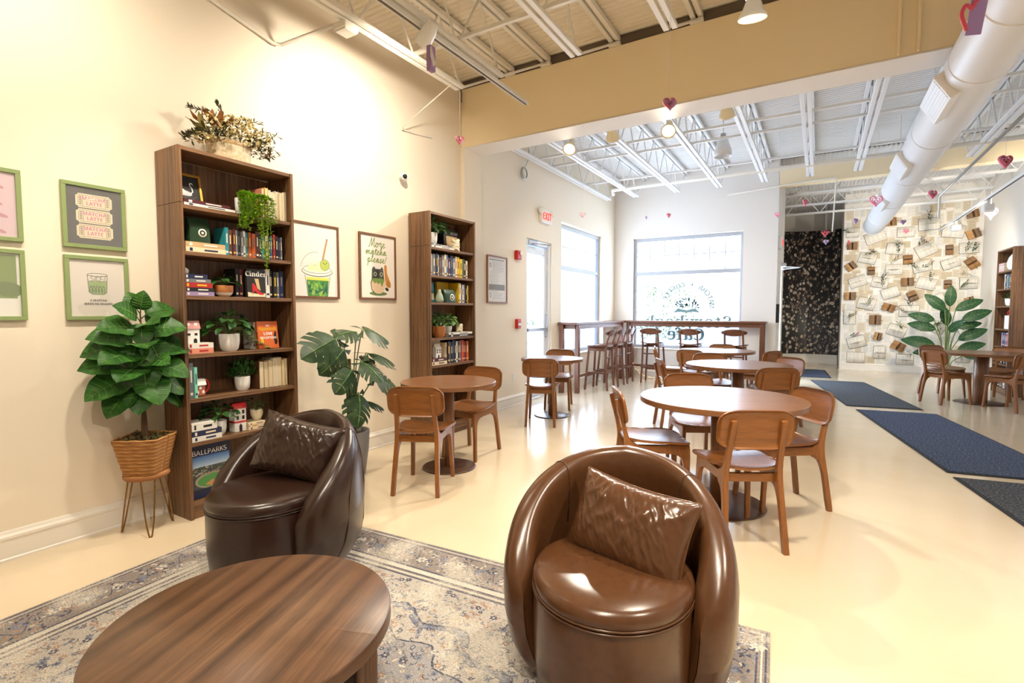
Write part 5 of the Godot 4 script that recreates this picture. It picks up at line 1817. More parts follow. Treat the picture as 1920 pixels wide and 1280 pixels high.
func little_house(label: String, xf: Transform3D, w: float, d: float, h: float, roof: Color, kind: int) -> void:
	var o := thing("ceramic_house", label, "ornament")
	o.transform = xf
	var hb := h * (0.64 if kind != 1 else 0.82)
	put("walls", boxm(Vector3(0, hb / 2, 0), Vector3(d, hb, w), 0.002), M.ceramic, o)
	var rm := mat(roof, 0.35)
	var poly := PackedVector2Array([Vector2(-d * 0.58, 0), Vector2(d * 0.58, 0), Vector2(d * 0.28, h - hb), Vector2(-d * 0.28, h - hb)])
	if kind == 2:
		poly = PackedVector2Array([Vector2(-d * 0.58, 0), Vector2(d * 0.58, 0), Vector2(0, h - hb)])
	put("roof", prismm(poly, w * 1.1, Transform3D(Basis.IDENTITY, Vector3(0, hb, 0)), 0.001), rm, o)
	if kind == 1:
		put("band", boxm(Vector3(0, hb * 0.42, 0), Vector3(d * 1.06, hb * 0.08, w * 1.06), 0.002), rm, o)
	for yy in ([0.62] if kind == 0 else [0.6, 0.84]):
		for zz in [-0.24, 0.24]:
			put("window", boxm(Vector3(d / 2, hb * yy, w * zz), Vector3(0.003, hb * 0.16, w * 0.2), 0.0008), M.black, o)
	put("door", prismm(PackedVector2Array([Vector2(-w * 0.12, 0), Vector2(w * 0.12, 0), Vector2(w * 0.12, hb * 0.24), Vector2(0, hb * 0.34), Vector2(-w * 0.12, hb * 0.24)]), 0.004, Transform3D(Basis(Vector3.UP, PI / 2), Vector3(d / 2, 0.001, 0.0 if kind != 0 else -w * 0.18))), M.black, o)
	if kind == 0:
		for zz in [-0.25, 0.25]:
			put("dormer", boxm(Vector3(d * 0.36, hb + (h - hb) * 0.45, w * zz), Vector3(d * 0.2, (h - hb) * 0.55, w * 0.22), 0.001), M.ceramic, o)


func gusset_bag(label: String, xf: Transform3D, w: float, h: float, d: float) -> void:
	var o := thing("paper_bag", label, "bag")
	o.transform = xf
	var s := begin()
	grid(s, 24, 6, func(u: float, v: float) -> Vector3:
		var a := u * TAU
		var k := 1.0 - 0.55 * smoothstep(0.72, 0.9, v)
		var x := cos(a)
		var z := sin(a)
		x = signf(x) * pow(absf(x), 0.35)
		z = signf(z) * pow(absf(z), 0.35)
		return Vector3(x * d / 2 * k * (1.0 if v < 0.9 else 0.55), h * v, z * w / 2 * (1.0 - 0.05 * v)))
	put("bag_body", done(s), M.green_bag, o)
	put("folded_top", boxm(Vector3(0, h, 0), Vector3(d * 0.24, 0.012, w * 0.9), 0.003), M.green_bag, o)
	put("round_label", lathem(rim([Vector2(0, 0), Vector2(w * 0.19, 0), Vector2(w * 0.19, 0.0015), Vector2(0, 0.0015)], 0.0003), 24, frame_dir(Vector3(d / 2 + 0.0005, h * 0.42, -w * 0.08), Vector3.RIGHT)), M.paper, o)
	put("label_print", lathem([Vector2(w * 0.06, 0.002), Vector2(w * 0.10, 0.0023), Vector2(w * 0.13, 0.002)], 20, frame_dir(Vector3(d / 2 + 0.0005, h * 0.42, -w * 0.08), Vector3.RIGHT)), M.ink, o)


func build_bookcases() -> void:
	var A := make_bookcase("tall walnut bookcase filled with books and plants beside the fig tree", V(0.018, 0, 1.645), 0)
	var B := make_bookcase("tall walnut bookcase standing against the pier before the side door wall", V(0.018, 0, 4.005), 0)
	var C := make_bookcase("walnut bookcase at the right edge by the book wall", V(6.57, 0, 11.66), PI)
	var flip := Basis(Vector3.UP, 0)
	# --- first bookcase
	var y := pile(A, SHELF[0], 0.035, 0.36, [["white", 0.016], ["maroon", 0.022, 0.03]], "under the swan picture", 0.17, 0.2)
	var sw := thing("swan_picture", "gold framed black picture of a white swan on top shelf", "picture")
	sw.transform = shelf_xf(A, 0.13, y + 0.001, 0.126) * Transform3D(Basis(Vector3.UP, PI / 2) * Basis(Vector3.RIGHT, -0.2), Vector3.ZERO)
	frame_ring(sw, 0.2, 0.2, 0.016, 0.014, M.gold)
	var swim := Image.create(200, 200, false, Image.FORMAT_RGB8)
	swim.fill(rgb(22, 20, 22))
	fill_poly(swim, ell(Vector2(88, 138), 56, 22, 24, 0.1), rgb(196, 196, 198))
	fill_poly(swim, ell(Vector2(66, 116), 44, 16, 20, 0.5), rgb(214, 214, 214))
	line(swim, [Vector2(132, 140), Vector2(150, 120), Vector2(148, 96), Vector2(134, 74), Vector2(134, 58), Vector2(146, 52), Vector2(154, 60)], 8.0, rgb(220, 220, 220))
	line(swim, [Vector2(154, 60), Vector2(158, 70)], 4.0, rgb(150, 130, 90))
	for k in 7:
		line(swim, [Vector2(20, 158 + k * 5), Vector2(176 - k * 6, 160 + k * 5)], 1.2, rgb(96, 96, 98))
	print_sheet(sw, 0.17, 0.17, Vector3(0, 0.1, 0.0), swim, "picture_sheet")
	var p := pot_thing("white square-sided pot with trailing string of pearls on top shelf", "trailing_plant", shelf_xf(A, 0.2, SHELF[0], 0.462), 0.056, 0.12, M.ceramic, 0.9)
	pearls(p, 7)
	row(A, 0, 0.575, 0.772, ["salmon", "yellow", "white", "white", "cream", "white", "cream", "cream", "white"], "top shelf, bookcase by the fig", 0.2, 0.225, 0.17, true)
	var yb := pile(A, SHELF[1], 0.045, 0.30, [["cream", 0.034], ["tan", 0.032, 0.004]], "under the green bag", 0.17, 0.16)
	gusset_bag("dark green coffee bag with round label, in the bookcase by the fig", shelf_xf(A, 0.17, yb + 0.001, 0.16), 0.14, 0.16, 0.08)
	row(A, 1, 0.305, 0.74, ["teal", "brown", "maroon", "grey", "black", "grey", "white", "teal", "orange", "orange", "maroon", "black", "teal", "brown", "cream", "navy", "blue", "red", "black", "navy", "grey"], "second shelf, bookcase by the fig", 0.165, 0.19, 0.16)
	var y3 := pile(A, SHELF[2], 0.035, 0.222, [["lilac", 0.028], ["black", 0.026], ["red", 0.032, 0.01, "yellow"], ["grey", 0.024, 0.02], ["navy", 0.03, 0.04]], "third shelf by fig", 0.17, 0.13)
	var vs := thing("vase", "small cream bulb vase on the pile of five books", "vase")
	vs.transform = shelf_xf(A, 0.16, y3, 0.068)
	put("body", lathem([Vector2(0, 0), Vector2(0.022, 0), Vector2(0.03, 0.01), Vector2(0.034, 0.024), Vector2(0.026, 0.038), Vector2(0.01, 0.048), Vector2(0.011, 0.062), Vector2(0.008, 0.062)], 20), M.ceramic, vs)
	p = pot_thing("peperomia in a half wood, half white bowl pot on third shelf", "potted_plant", shelf_xf(A, 0.17, SHELF[2], 0.322), 0.06, 0.078, M.terracotta, 0.7)
	put("glaze", lathem([Vector2(0.03, -0.0005), Vector2(0.0345, 0.006), Vector2(0.044, 0.0125), Vector2(0.0525, 0.024), Vector2(0.056, 0.03)], 28), M.ceramic, p)
	foliage(p, Vector3(0, 0.07, 0), 26, Vector3(0.07, 0.075, 0.09), 0.055, 0.034, M.leaf_dark, 31)
	row(A, 2, 0.392, 0.446, ["black", "maroon"], "behind red shoe cover", 0.19, 0.2, 0.12)
	var cb := cover_book("black book facing out with a red shoe on its cover", "black", A, SHELF[2] + 0.002, 0.452, 0.59, 0.2, 0.026, 0.222, 0.05)
	lettering("Cinder", 0.035, 0.001, cb, Transform3D(Basis.IDENTITY, Vector3(0.0, 0.165, 0.0136)), M.white, "Droid Serif", 600)
	var shoe := begin(false)
	prism(shoe, arc_pts([Vector2(-0.03, 0.09), Vector2(-0.012, 0.085), Vector2(0.012, 0.045), Vector2(0.05, 0.022), Vector2(0.052, 0.014), Vector2(0.015, 0.016), Vector2(-0.012, 0.04), Vector2(-0.026, 0.02), Vector2(-0.031, 0.02)], 4), 0.001, Transform3D(Basis.IDENTITY, Vector3(0, 0.005, 0.0136)))
	put("shoe_print", done(shoe), M.red, cb)
	put("leg_print", prismm(PackedVector2Array([Vector2(-0.012, 0.13), Vector2(0.018, 0.13), Vector2(0.03, 0.045), Vector2(0.006, 0.06)]), 0.0008, Transform3D(Basis.IDENTITY, Vector3(0, 0.003, 0.0133))), cloth("tan"), cb)
	put("pale_print", prismm(PackedVector2Array([Vector2(-0.066, 0.004), Vector2(0.066, 0.004), Vector2(0.066, 0.03), Vector2(0.0, 0.024), Vector2(-0.066, 0.036)]), 0.0006, Transform3D(Basis.IDENTITY, Vector3(0, 0, 0.0132))), cloth("cream"), cb)
	row(A, 2, 0.598, 0.742, ["white", "black", "black", "grey", "navy"], "right of the red shoe cover", 0.19, 0.215, 0.15)
	y = pile(A, SHELF[3], 0.035, 0.20, [["salmon", 0.034, 0.0, "red"], ["white", 0.034, 0.0, "red"]], "under the pink roofed house", 0.18, 0.13)
	little_house("white ceramic house with pink dormer roof on two books", shelf_xf(A, 0.18, y, 0.085), 0.09, 0.07, 0.145, rgb(196, 140, 136), 0)
	p = pot_thing("trailing peperomia with striped leaves in a white pot, fourth shelf", "potted_plant", shelf_xf(A, 0.17, SHELF[3], 0.348), 0.067, 0.12, M.ceramic, 0.86)
	foliage(p, Vector3(0, 0.11, 0), 46, Vector3(0.1, 0.15, 0.15), 0.075, 0.048, M.leaf_dark, 41, 1.0)
	for k in 9:
		var s := begin()
		var q := Vector3(0.05 + 0.02 * sin(k), 0.12 - 0.0135 * k, -0.07 - 0.022 * k)
		leaf(s, frame_dir(q, Vector3(0.5 * (1 if k % 2 else -1), -0.3, -0.6)), 0.05, 0.042, 0.6, 0.2, 5, 4, 0.85)
		put("leaf", done(s), M.leaf_var, p)
	put("runner", tubem(curve([Vector3(0, 0.11, 0), Vector3(0.04, 0.13, -0.08), Vector3(0.05, 0.06, -0.18), Vector3(0.05, 0.015, -0.27)], 5), 0.002, 5), M.stem, p)
	row(A, 3, 0.527, 0.56, ["white", "tan"], "behind the orange cover", 0.195, 0.2, 0.10)
	var lv := cover_book("orange book facing out with white title on fourth shelf", "orange", A, SHELF[3] + 0.002, 0.54, 0.70, 0.2, 0.028, 0.2, 0.12)
	for e in [["THE", 0.012, 0.168, 0], ["Spanish", 0.026, 0.145, 1], ["LOVE", 0.022, 0.108, 0], ["DECEPTION", 0.0175, 0.078, 0]]:
		lettering(e[0], e[1], 0.001, lv, Transform3D(Basis.IDENTITY, Vector3(0, e[2], 0.0146)), M.white if e[3] == 0 else cloth("yellow"), "Droid Sans" if e[3] == 0 else "Droid Serif", 700, e[3] == 1)
	put("figure_print", prismm(arc_pts([Vector2(0.045, 0.09), Vector2(0.055, 0.12), Vector2(0.064, 0.125), Vector2(0.066, 0.09), Vector2(0.07, 0.04), Vector2(0.05, 0.03)], 3), 0.0008, Transform3D(Basis.IDENTITY, Vector3(0, 0, 0.0142))), M.black, lv)
	put("figure_print", prismm(arc_pts([Vector2(-0.06, 0.05), Vector2(-0.05, 0.085), Vector2(-0.042, 0.08), Vector2(-0.04, 0.04)], 3), 0.0008, Transform3D(Basis.IDENTITY, Vector3(0, 0, 0.0142))), cloth("yellow"), lv)
	row(A, 4, 0.035, 0.062, ["grey"], "at the left end of the fifth shelf", 0.23, 0.232, 0.19)
	row(A, 4, 0.064, 0.083, ["mint"], "beside the house shaped mug", 0.2, 0.201, 0.2)
	var mg := thing("mug", "white house shaped mug with red roof and handle on fifth shelf", "mug")
	mg.transform = shelf_xf(A, 0.18, SHELF[4], 0.122)
	put("body", boxm(Vector3(0, 0.04, 0), Vector3(0.07, 0.08, 0.07), 0.008), mat(rgb(172, 96, 76), 0.35), mg)
	put("snow_roof", prismm(PackedVector2Array([Vector2(-0.042, 0.0), Vector2(0.042, 0.0), Vector2(0.028, 0.04), Vector2(-0.028, 0.04)]), 0.076, Transform3D(Basis.IDENTITY, Vector3(0, 0.075, 0)), 0.003), M.ceramic, mg)
	put("handle", tubem(curve([Vector3(0, 0.1, -0.035), Vector3(0, 0.1, -0.06), Vector3(0, 0.06, -0.072), Vector3(0, 0.025, -0.055), Vector3(0, 0.02, -0.034)], 4), 0.006, 8), M.red, mg)
	for e in [[-0.018, 0.03], [0.018, 0.03], [0.0, 0.058]]:
		put("window", boxm(Vector3(0.035, e[1], e[0]), Vector3(0.003, 0.018, 0.014), 0.001), M.ceramic, mg)
	p = pot_thing("bushy small leaved plant in white pot on fifth shelf", "potted_plant", shelf_xf(A, 0.17, SHELF[4], 0.434), 0.052, 0.1, M.ceramic, 0.88)
	tufts(p, Vector3(0, 0.10, 0), 420, Vector3(0.09, 0.12, 0.11), 0.03, 0.014, M.leaf_dark, 51)
	row(A, 4, 0.52, 0.752, ["brown", "cream", "tan", "white", "cream", "tan", "tan"], "fifth shelf by fig", 0.19, 0.235, 0.17, true)
	pile(A, SHELF[5], 0.035, 0.225, [["white", 0.034], ["navy", 0.036, 0.0, "cream"], ["white", 0.05, 0.03, "black"]], "sixth shelf by fig", 0.19, 0.15)
	p = pot_thing("dark leafed plant in white pot beside the red roofed house", "potted_plant", shelf_xf(A, 0.17, SHELF[5], 0.255), 0.05, 0.1, M.ceramic, 0.88)
	foliage(p, Vector3(0, 0.1, 0), 30, Vector3(0.08, 0.13, 0.1), 0.07, 0.04, M.leaf_dark, 61)
	little_house("tall white ceramic house with red roof on the sixth shelf", shelf_xf(A, 0.18, SHELF[5], 0.385), 0.085, 0.07, 0.2, rgb(190, 36, 40), 1)
	y = pile(A, SHELF[5], 0.43, 0.58, [["cream", 0.02], ["tan", 0.016, 0.01], ["cream", 0.014, 0.02]], "under the small cream pot", 0.17, 0.14)
	p = pot_thing("succulent in a small cream pot on three flat books", "potted_plant", shelf_xf(A, 0.16, y + 0.001, 0.54), 0.043, 0.08, M.ivory, 0.72)
	foliage(p, Vector3(0, 0.075, 0), 22, Vector3(0.055, 0.08, 0.06), 0.05, 0.018, M.leaf_dark, 71, 0.4)
	var bp := cover_book("large dark blue ballpark photo book standing on the bottom shelf", "navy", A, SHELF[6] + 0.002, 0.034, 0.31, 0.36, 0.03, 0.2, 0.04)
	lettering("BALLPARKS", 0.034, 0.001, bp, Transform3D(Basis.IDENTITY, Vector3(0.0, 0.30, 0.0158)), M.white, "Droid Sans", 400)
	var bi := Image.create(200, 200, false, Image.FORMAT_RGB8)
	bi.fill(rgb(70, 110, 170))
	for k in 60:
		bi.fill_rect(Rect2i(0, k, 200, 1), rgb(70, 110, 170).lerp(rgb(186, 206, 226), k / 60.0))
	bi.fill_rect(Rect2i(0, 60, 200, 140), rgb(66, 70, 72))
	for k in 130:
		bi.fill_rect(Rect2i(rng.randi_range(0, 190), rng.randi_range(56, 100), rng.randi_range(3, 12), rng.randi_range(3, 8)), [rgb(176, 168, 150), rgb(120, 112, 104), rgb(60, 84, 60)][k % 3])
	fill_poly(bi, ell(Vector2(110, 140), 88, 44, 28), rgb(150, 140, 120))
	fill_poly(bi, ell(Vector2(110, 142), 76, 35, 28), rgb(76, 130, 66))
	fill_poly(bi, PackedVector2Array([Vector2(70, 160), Vector2(106, 140), Vector2(140, 156), Vector2(104, 176)]), rgb(176, 130, 84))
	bi.fill_rect(Rect2i(0, 180, 200, 20), rgb(30, 36, 52))
	print_sheet(bp, 0.262, 0.24, Vector3(0, 0.155, 0.0157), bi, "photo_print")
	# --- flowers on top of it
	build_top_flowers(A)
	# --- second bookcase
	y = pile(B, SHELF[0], 0.05, 0.42, [["white", 0.02], ["grey", 0.018, 0.04]], "on the top shelf by the pier", 0.19, 0.16)
	p = pot_thing("trailing ivy in white pot on top shelf by the pier", "potted_plant", shelf_xf(B, 0.19, y + 0.001, 0.15), 0.056, 0.12, M.ceramic, 0.86)
	foliage(p, Vector3(0, 0.11, 0), 48, Vector3(0.09, 0.15, 0.2), 0.075, 0.05, M.leaf_dark, 81, 0.9, true, 0.05)
	var ah := cover_book("large black art book facing out on the top shelf by pier", "black", B, SHELF[0] + 0.002, 0.41, 0.70, 0.245, 0.03, 0.13, 0.06)
	lettering("ART HISTORY", 0.028, 0.001, ah, Transform3D(Basis.IDENTITY, Vector3(0.0, 0.205, 0.0158)), M.white, "Droid Sans", 400)
	put("picture_print", boxm(Vector3(0.0, 0.095, 0.0155), Vector3(0.2, 0.15, 0.001)), cloth("tan"), ah)
	var orn := thing("ornament", "stacked cream knot ornament before the black art book", "ornament")
	orn.transform = shelf_xf(B, 0.22, SHELF[0], 0.51)
	knot(orn, 0.05, 4)
	row(B, 1, 0.05, 0.72, ["white", "grey", "navy", "white", "brown", "grey", "cream", "blue", "maroon", "navy", "grey", "cream", "yellow", "yellow", "green", "black", "cream"], "on the second shelf by the pier", 0.2, 0.235, 0.17)
	row(B, 2, 0.04, 0.085, ["grey", "white"], "at the left of the third shelf by the pier", 0.22, 0.23, 0.15)
	var tb := cover_book("teal and green childrens book facing out by the pier", "teal", B, SHELF[2] + 0.002, 0.10, 0.20, 0.21, 0.02, 0.17, 0.08)
	put("picture_print", boxm(Vector3(0.0, 0.06, 0.0105), Vector3(0.08, 0.07, 0.001)), cloth("cream"), tb)
	var bo := thing("ornament", "pale green draped bottle ornament beside the teal book", "ornament")
	bo.transform = shelf_xf(B, 0.22, SHELF[2], 0.225)
	put("body", lathem([Vector2(0, 0), Vector2(0.04, 0), Vector2(0.045, 0.03), Vector2(0.034, 0.08), Vector2(0.018, 0.11), Vector2(0.016, 0.14), Vector2(0, 0.142)], 20), mat(rgb(170, 182, 160), 0.4), bo)
	gusset_bag("dark green coffee bag with round label, in the bookcase by pier", shelf_xf(B, 0.21, SHELF[2], 0.39), 0.2, 0.14, 0.08)
	cover_book("yellow book facing out behind the green bag by pier", "yellow", B, SHELF[2] + 0.002, 0.32, 0.52, 0.225, 0.03, 0.1, 0.03)
	row(B, 2, 0.53, 0.72, ["yellow", "white", "navy", "white", "grey", "black", "yellow"], "right of the green bag by the pier", 0.2, 0.225, 0.17)
	p = pot_thing("fern in a brown wicker pot by the pier", "potted_plant", shelf_xf(B, 0.2, SHELF[3], 0.236), 0.075, 0.125, M.terracotta, 0.8)
	foliage(p, Vector3(0, 0.115, 0), 50, Vector3(0.1, 0.14, 0.13), 0.085, 0.03, M.leaf_dark, 91, 0.9)
	y = pile(B, SHELF[3], 0.325, 0.76, [["black", 0.026, 0.0, "white"], ["white", 0.022, 0.0, "black"]], "right of the wicker pot by pier", 0.19, 0.15)
	p = pot_thing("variegated trailing plant in small white pot on two flat books", "potted_plant", shelf_xf(B, 0.17, y + 0.001, 0.43), 0.045, 0.07, M.ceramic, 0.8)
	foliage(p, Vector3(0, 0.065, 0), 34, Vector3(0.08, 0.12, 0.13), 0.07, 0.045, M.leaf_var, 95, 0.9)
	orn = thing("ornament", "cream knot ornament on the two flat black and white books", "ornament")
	orn.transform = shelf_xf(B, 0.2, y + 0.001, 0.60)
	knot(orn, 0.042, 3)
	y = pile(B, SHELF[4], 0.045, 0.30, [["cream", 0.036], ["maroon", 0.034, 0.01]], "under the framed house card by the pier", 0.18, 0.16)
	var hc := thing("picture_box", "pale box frame with a little white house by the pier", "picture")
	hc.transform = shelf_xf(B, 0.18, y + 0.001, 0.20)
	put("back_board", boxm(Vector3(-0.03, 0.1, 0), Vector3(0.012, 0.2, 0.22), 0.002), cloth("cream"), hc)
	little_house("small white house ornament before the pale box frame", shelf_xf(B, 0.2, y + 0.001, 0.2), 0.085, 0.05, 0.15, rgb(226, 220, 210), 2)
	row(B, 4, 0.31, 0.72, ["cream", "black", "grey", "black", "navy", "black", "white", "black", "grey", "red", "orange", "red", "navy", "orange"], "on the fifth shelf by the pier", 0.225, 0.255, 0.17)
	p = pot_thing("small plant half hidden behind the table by the pier", "potted_plant", shelf_xf(B, 0.18, SHELF[5], 0.14), 0.05, 0.09, M.ceramic, 0.85)
	foliage(p, Vector3(0, 0.085, 0), 24, Vector3(0.08, 0.1, 0.1), 0.06, 0.04, M.leaf_dark, 97)
	# --- right bookcase (its left end is the far end)
	pile(C, SHELF[0], 0.06, 0.36, [["pink", 0.045], ["white", 0.05, 0.02, "pink"], ["pink", 0.045, 0.03]], "on the top shelf at the right edge", 0.2, 0.15)
	vs = thing("vase", "white ribbed egg vase on the top shelf at right edge", "vase")
	vs.transform = shelf_xf(C, 0.19, SHELF[0], 0.56)
	put("body", lathem([Vector2(0, 0), Vector2(0.07, 0), Vector2(0.1, 0.05), Vector2(0.105, 0.12), Vector2(0.085, 0.2), Vector2(0.045, 0.26), Vector2(0.03, 0.27), Vector2(0.0, 0.265)], 24), M.ceramic, vs)
	row(C, 1, 0.33, 0.76, ["white", "navy", "blue", "cream", "teal", "red", "grey", "navy", "green", "white"], "on the second shelf at the right edge", 0.2, 0.24, 0.18)
	p = pot_thing("dark plant in a glass jar at the right edge", "potted_plant", shelf_xf(C, 0.18, SHELF[2], 0.5), 0.1, 0.12, M.ceramic, 0.9)
	foliage(p, Vector3(0, 0.11, 0), 24, Vector3(0.1, 0.1, 0.14), 0.08, 0.04, M.leaf_dark, 99)
	var bx := thing("gift_box", "white box with red ribbon bow at the right edge", "box")
	bx.transform = shelf_xf(C, 0.18, SHELF[3], 0.5)
	put("box_body", boxm(Vector3(0, 0.11, 0), Vector3(0.14, 0.22, 0.2), 0.004), M.white, bx)
	for k in 4:
		put("bow_loop", tubem(curve([Vector3(0, 0.22, 0), Vector3(0.03 * cos(k * 1.57), 0.3, 0.06 * sin(k * 1.57)), Vector3(0.05 * cos(k * 1.57 + 0.6), 0.25, 0.09 * sin(k * 1.57 + 0.6)), Vector3(0, 0.225, 0)], 4), 0.012, 6), M.red, bx)
	row(C, 4, 0.33, 0.76, ["lilac", "navy", "blue", "grey", "white", "red", "lilac", "navy", "white"], "on the fifth shelf at the right edge", 0.21, 0.24, 0.18)
	row(C, 5, 0.3, 0.7, ["grey", "black", "brown", "navy", "grey", "white"], "on the sixth shelf at the right edge", 0.2, 0.24, 0.18)
	row(C, 6, 0.2, 0.6, ["black", "grey", "brown", "white", "navy"], "on the bottom shelf at the right edge", 0.2, 0.24, 0.18)


func knot(o: Node3D, r: float, n: int) -> void:
	for k in n:
		var pts := []
		for i in 17:
			var a := TAU * i / 16
			pts.append(Vector3(cos(a) * r * 0.6, r * 0.36 + k * r * 0.62 + 0.012 * sin(2 * a + k), sin(a) * r * 0.7))
		put("strand", tubem(pts, r * 0.36, 10), M.ivory, o)


func pearls(o: Node3D, sd: int) -> void:
	# strings of small round leaves spilling over the shelf edge
	var r := RandomNumberGenerator.new()
	r.seed = sd
	var runs := []
	for k in 32:
		var z := -0.16 + 0.24 * r.randf()
		var long := 0.36 * exp(-pow((z + 0.085) / 0.045, 2.0)) + 0.07
		if z > 0.05:
			long = 0.15
		var y1 := 0.14 + 0.02 * r.randf()
		var x1 := 0.115 + 0.03 * r.randf()
		runs.append([[Vector3(0, 0.125, z * 0.3), Vector3(x1 * 0.4, y1, z * 0.7), Vector3(x1 * 0.75, y1 - 0.03, z), Vector3(x1 * 0.85, y1 - 0.08 - long * 0.3, z + 0.01 * r.randfn()), Vector3(x1 * 0.82, y1 - 0.09 - long, z * 1.02 + 0.015 * r.randfn())]])
	for e in runs:
		var pts := curve(e[0], 6)
		var s := begin()
		tube(s, pts, 0.0012, 4, false)
		for i in range(2, pts.size()):
			for k in 3:
				var q: Vector3 = pts[i].lerp(pts[i - 1], k / 3.0)
				leaf(s, frame_dir(q, Vector3(r.randfn(), r.randf_range(-0.6, 0.4), r.randfn())), 0.024, 0.019, 0.4, 0.2, 2, 2)
		put("strand", done(s), M.leaf_pearl, o)


func build_top_flowers(A: Transform3D) -> void:
	var o := thing("flower_arrangement", "dried flower arrangement in a cream patterned box on the tall bookcase", "flowers")
	o.transform = shelf_xf(A, 0.15, 2.37, 0.40)
	put("planter", lathem([Vector2(0, 0.0), Vector2(0.135, 0.0), Vector2(0.14, 0.008), Vector2(0.148, 0.13), Vector2(0.153, 0.142), Vector2(0.146, 0.145), Vector2(0.14, 0.12), Vector2(0, 0.115)], 32, Transform3D(Basis.from_scale(Vector3(0.72, 1, 1)), Vector3.ZERO)), M.mottle, o)
	put("rim_band", lathem([Vector2(0.1485, 0.108), Vector2(0.152, 0.112), Vector2(0.153, 0.124), Vector2(0.150, 0.128)], 32, Transform3D(Basis.from_scale(Vector3(0.72, 1, 1)), Vector3.ZERO)), cloth("tan"), o)
	var r := RandomNumberGenerator.new()
	r.seed = 17
	# twigs with small dark leaves
	for e in [[-0.06, 0.20, 0.22], [0.02, 0.25, 0.08], [0.0, 0.22, -0.14], [0.05, 0.20, -0.2], [0.08, 0.14, -0.33], [0.1, 0.02, -0.30], [0.1, -0.04, -0.24], [0.05, 0.16, 0.27], [0.1, 0.06, 0.22], [-0.02, 0.2, 0.14], [0.04, 0.16, -0.04], [0.1, 0.10, -0.28]]:
		var tip := Vector3(e[0], 0.12 + e[1], e[2])
		var pts := curve([Vector3(0, 0.1, e[2] * 0.2), Vector3(e[0] * 0.5, 0.14 + e[1] * 0.55 + 0.05, e[2] * 0.6), tip], 8)
		var s := begin()
		tube(s, pts, 0.0016, 4, false)
		for i in range(4, pts.size()):
			for k in 2:
				leaf(s, frame_dir(pts[i], (pts[i] - pts[i - 1]).normalized() + Vector3(r.randfn(), r.randfn(), r.randfn()) * 0.6), 0.035, 0.013, 0.4, 0.2, 3, 2)
		put("twig", done(s), M.leaf_olive, o)
	# broad rust leaves, pale leaves, hydrangea heads
	for e in [[0.05, 0.2, 0.24, "petal_rust", 0.12], [0.09, 0.2, 0.15, "petal_rust", 0.13], [0.06, 0.22, 0.10, "petal_rust", 0.11], [0.08, 0.16, 0.26, "leaf_dry", 0.11], [0.1, 0.14, -0.2, "leaf_dry", 0.08], [0.1, 0.18, -0.24, "leaf_dry", 0.09], [0.06, 0.22, -0.27, "leaf_dry", 0.08], [0.1, 0.08, -0.24, "petal_rust", 0.07], [0.09, 0.12, -0.3, "petal_rust", 0.06], [0.0, 0.22, -0.2, "leaf_dry", 0.08]]:
		for k in 3:
			var s := begin()
			var d := Vector3(e[0] * 0.6 + 0.2 * r.randfn(), 0.3 + 0.3 * r.randfn(), e[2] * 3.0 + 0.4 * r.randfn())
			leaf(s, frame_dir(Vector3(e[0], e[1], e[2] * 0.75), d), e[4], e[4] * 0.4, 0.6, 0.3, 5, 4, 1.0, 0.06)
			put("leaf", done(s), M[e[3]], o)
	for e in [[0.09, 0.22, 0.03, 0.07, 90], [0.08, 0.25, -0.07, 0.06, 80], [0.1, 0.2, -0.19, 0.045, 50], [0.06, 0.22, 0.17, 0.05, 60], [0.1, 0.16, -0.1, 0.045, 50], [0.1, 0.19, 0.08, 0.04, 40], [0.06, 0.12, 0.19, 0.05, 60], [0.05, 0.25, -0.12, 0.04, 40]]:
		var s := begin()
		for k in e[4]:
			var v := Vector3(r.randfn(), r.randfn(), r.randfn()).normalized()
			leaf(s, frame_dir(Vector3(e[0], e[1], e[2]) + v * e[3], v.cross(Vector3(r.randfn(), r.randfn(), r.randfn())) + v * 0.3), 0.026, 0.022, 0.3, 0.2, 2, 2)
		put("flower_head", done(s), M.petal_cream, o)
	var gs := begin()
	for k in 520:
		var z := r.randf_range(-0.29, 0.29)
		var p := Vector3(r.randf_range(-0.08, 0.13), 0.1 + 0.13 * (1.0 - pow(absf(z) / 0.3, 2.0)) * r.randf(), z)
		leaf(gs, frame_dir(p, Vector3(r.randfn() + 0.3, r.randfn() * 0.6, r.randfn() + z * 4.0)), 0.04, 0.015, 0.5, 0.2, 3, 2)
	var g := put("greenery", done(gs), M.leaf_olive, o)
	g.set_meta("kind", "stuff")


# ---------------------------------------------------------------- frames
func frame_ring(o: Node3D, w: float, h: float, bw: float, dp: float, m: Material) -> void:
	# local x right, y up from the lower edge, z out of the wall
	for e in [[0.0, bw / 2, w, bw], [0.0, h - bw / 2, w, bw]]:
		put("frame_rail", boxm(Vector3(e[0], e[1], 0), Vector3(e[2], e[3], dp), 0.0015), m, o)
	for sg in [-1.0, 1.0]:
		put("frame_rail", boxm(Vector3(sg * (w / 2 - bw / 2), h / 2, 0), Vector3(bw, h - bw * 2, dp), 0.0015), m, o)


func print_sheet(o: Node3D, w: float, h: float, c: Vector3, im: Image, called := "print") -> void:
	var m := mat(Color.WHITE, 0.6)
	m.albedo_texture = ImageTexture.create_from_image(im)
	var s := begin(false)
	var pts := [Vector3(-w / 2, -h / 2, 0), Vector3(-w / 2, h / 2, 0), Vector3(w / 2, h / 2, 0), Vector3(w / 2, -h / 2, 0)]
	for k in [0, 1, 2, 0, 2, 3]:
		vert(s, c + pts[k], Vector2(pts[k].x / w + 0.5, 0.5 - pts[k].y / h))
	put(called, done(s), m, o)


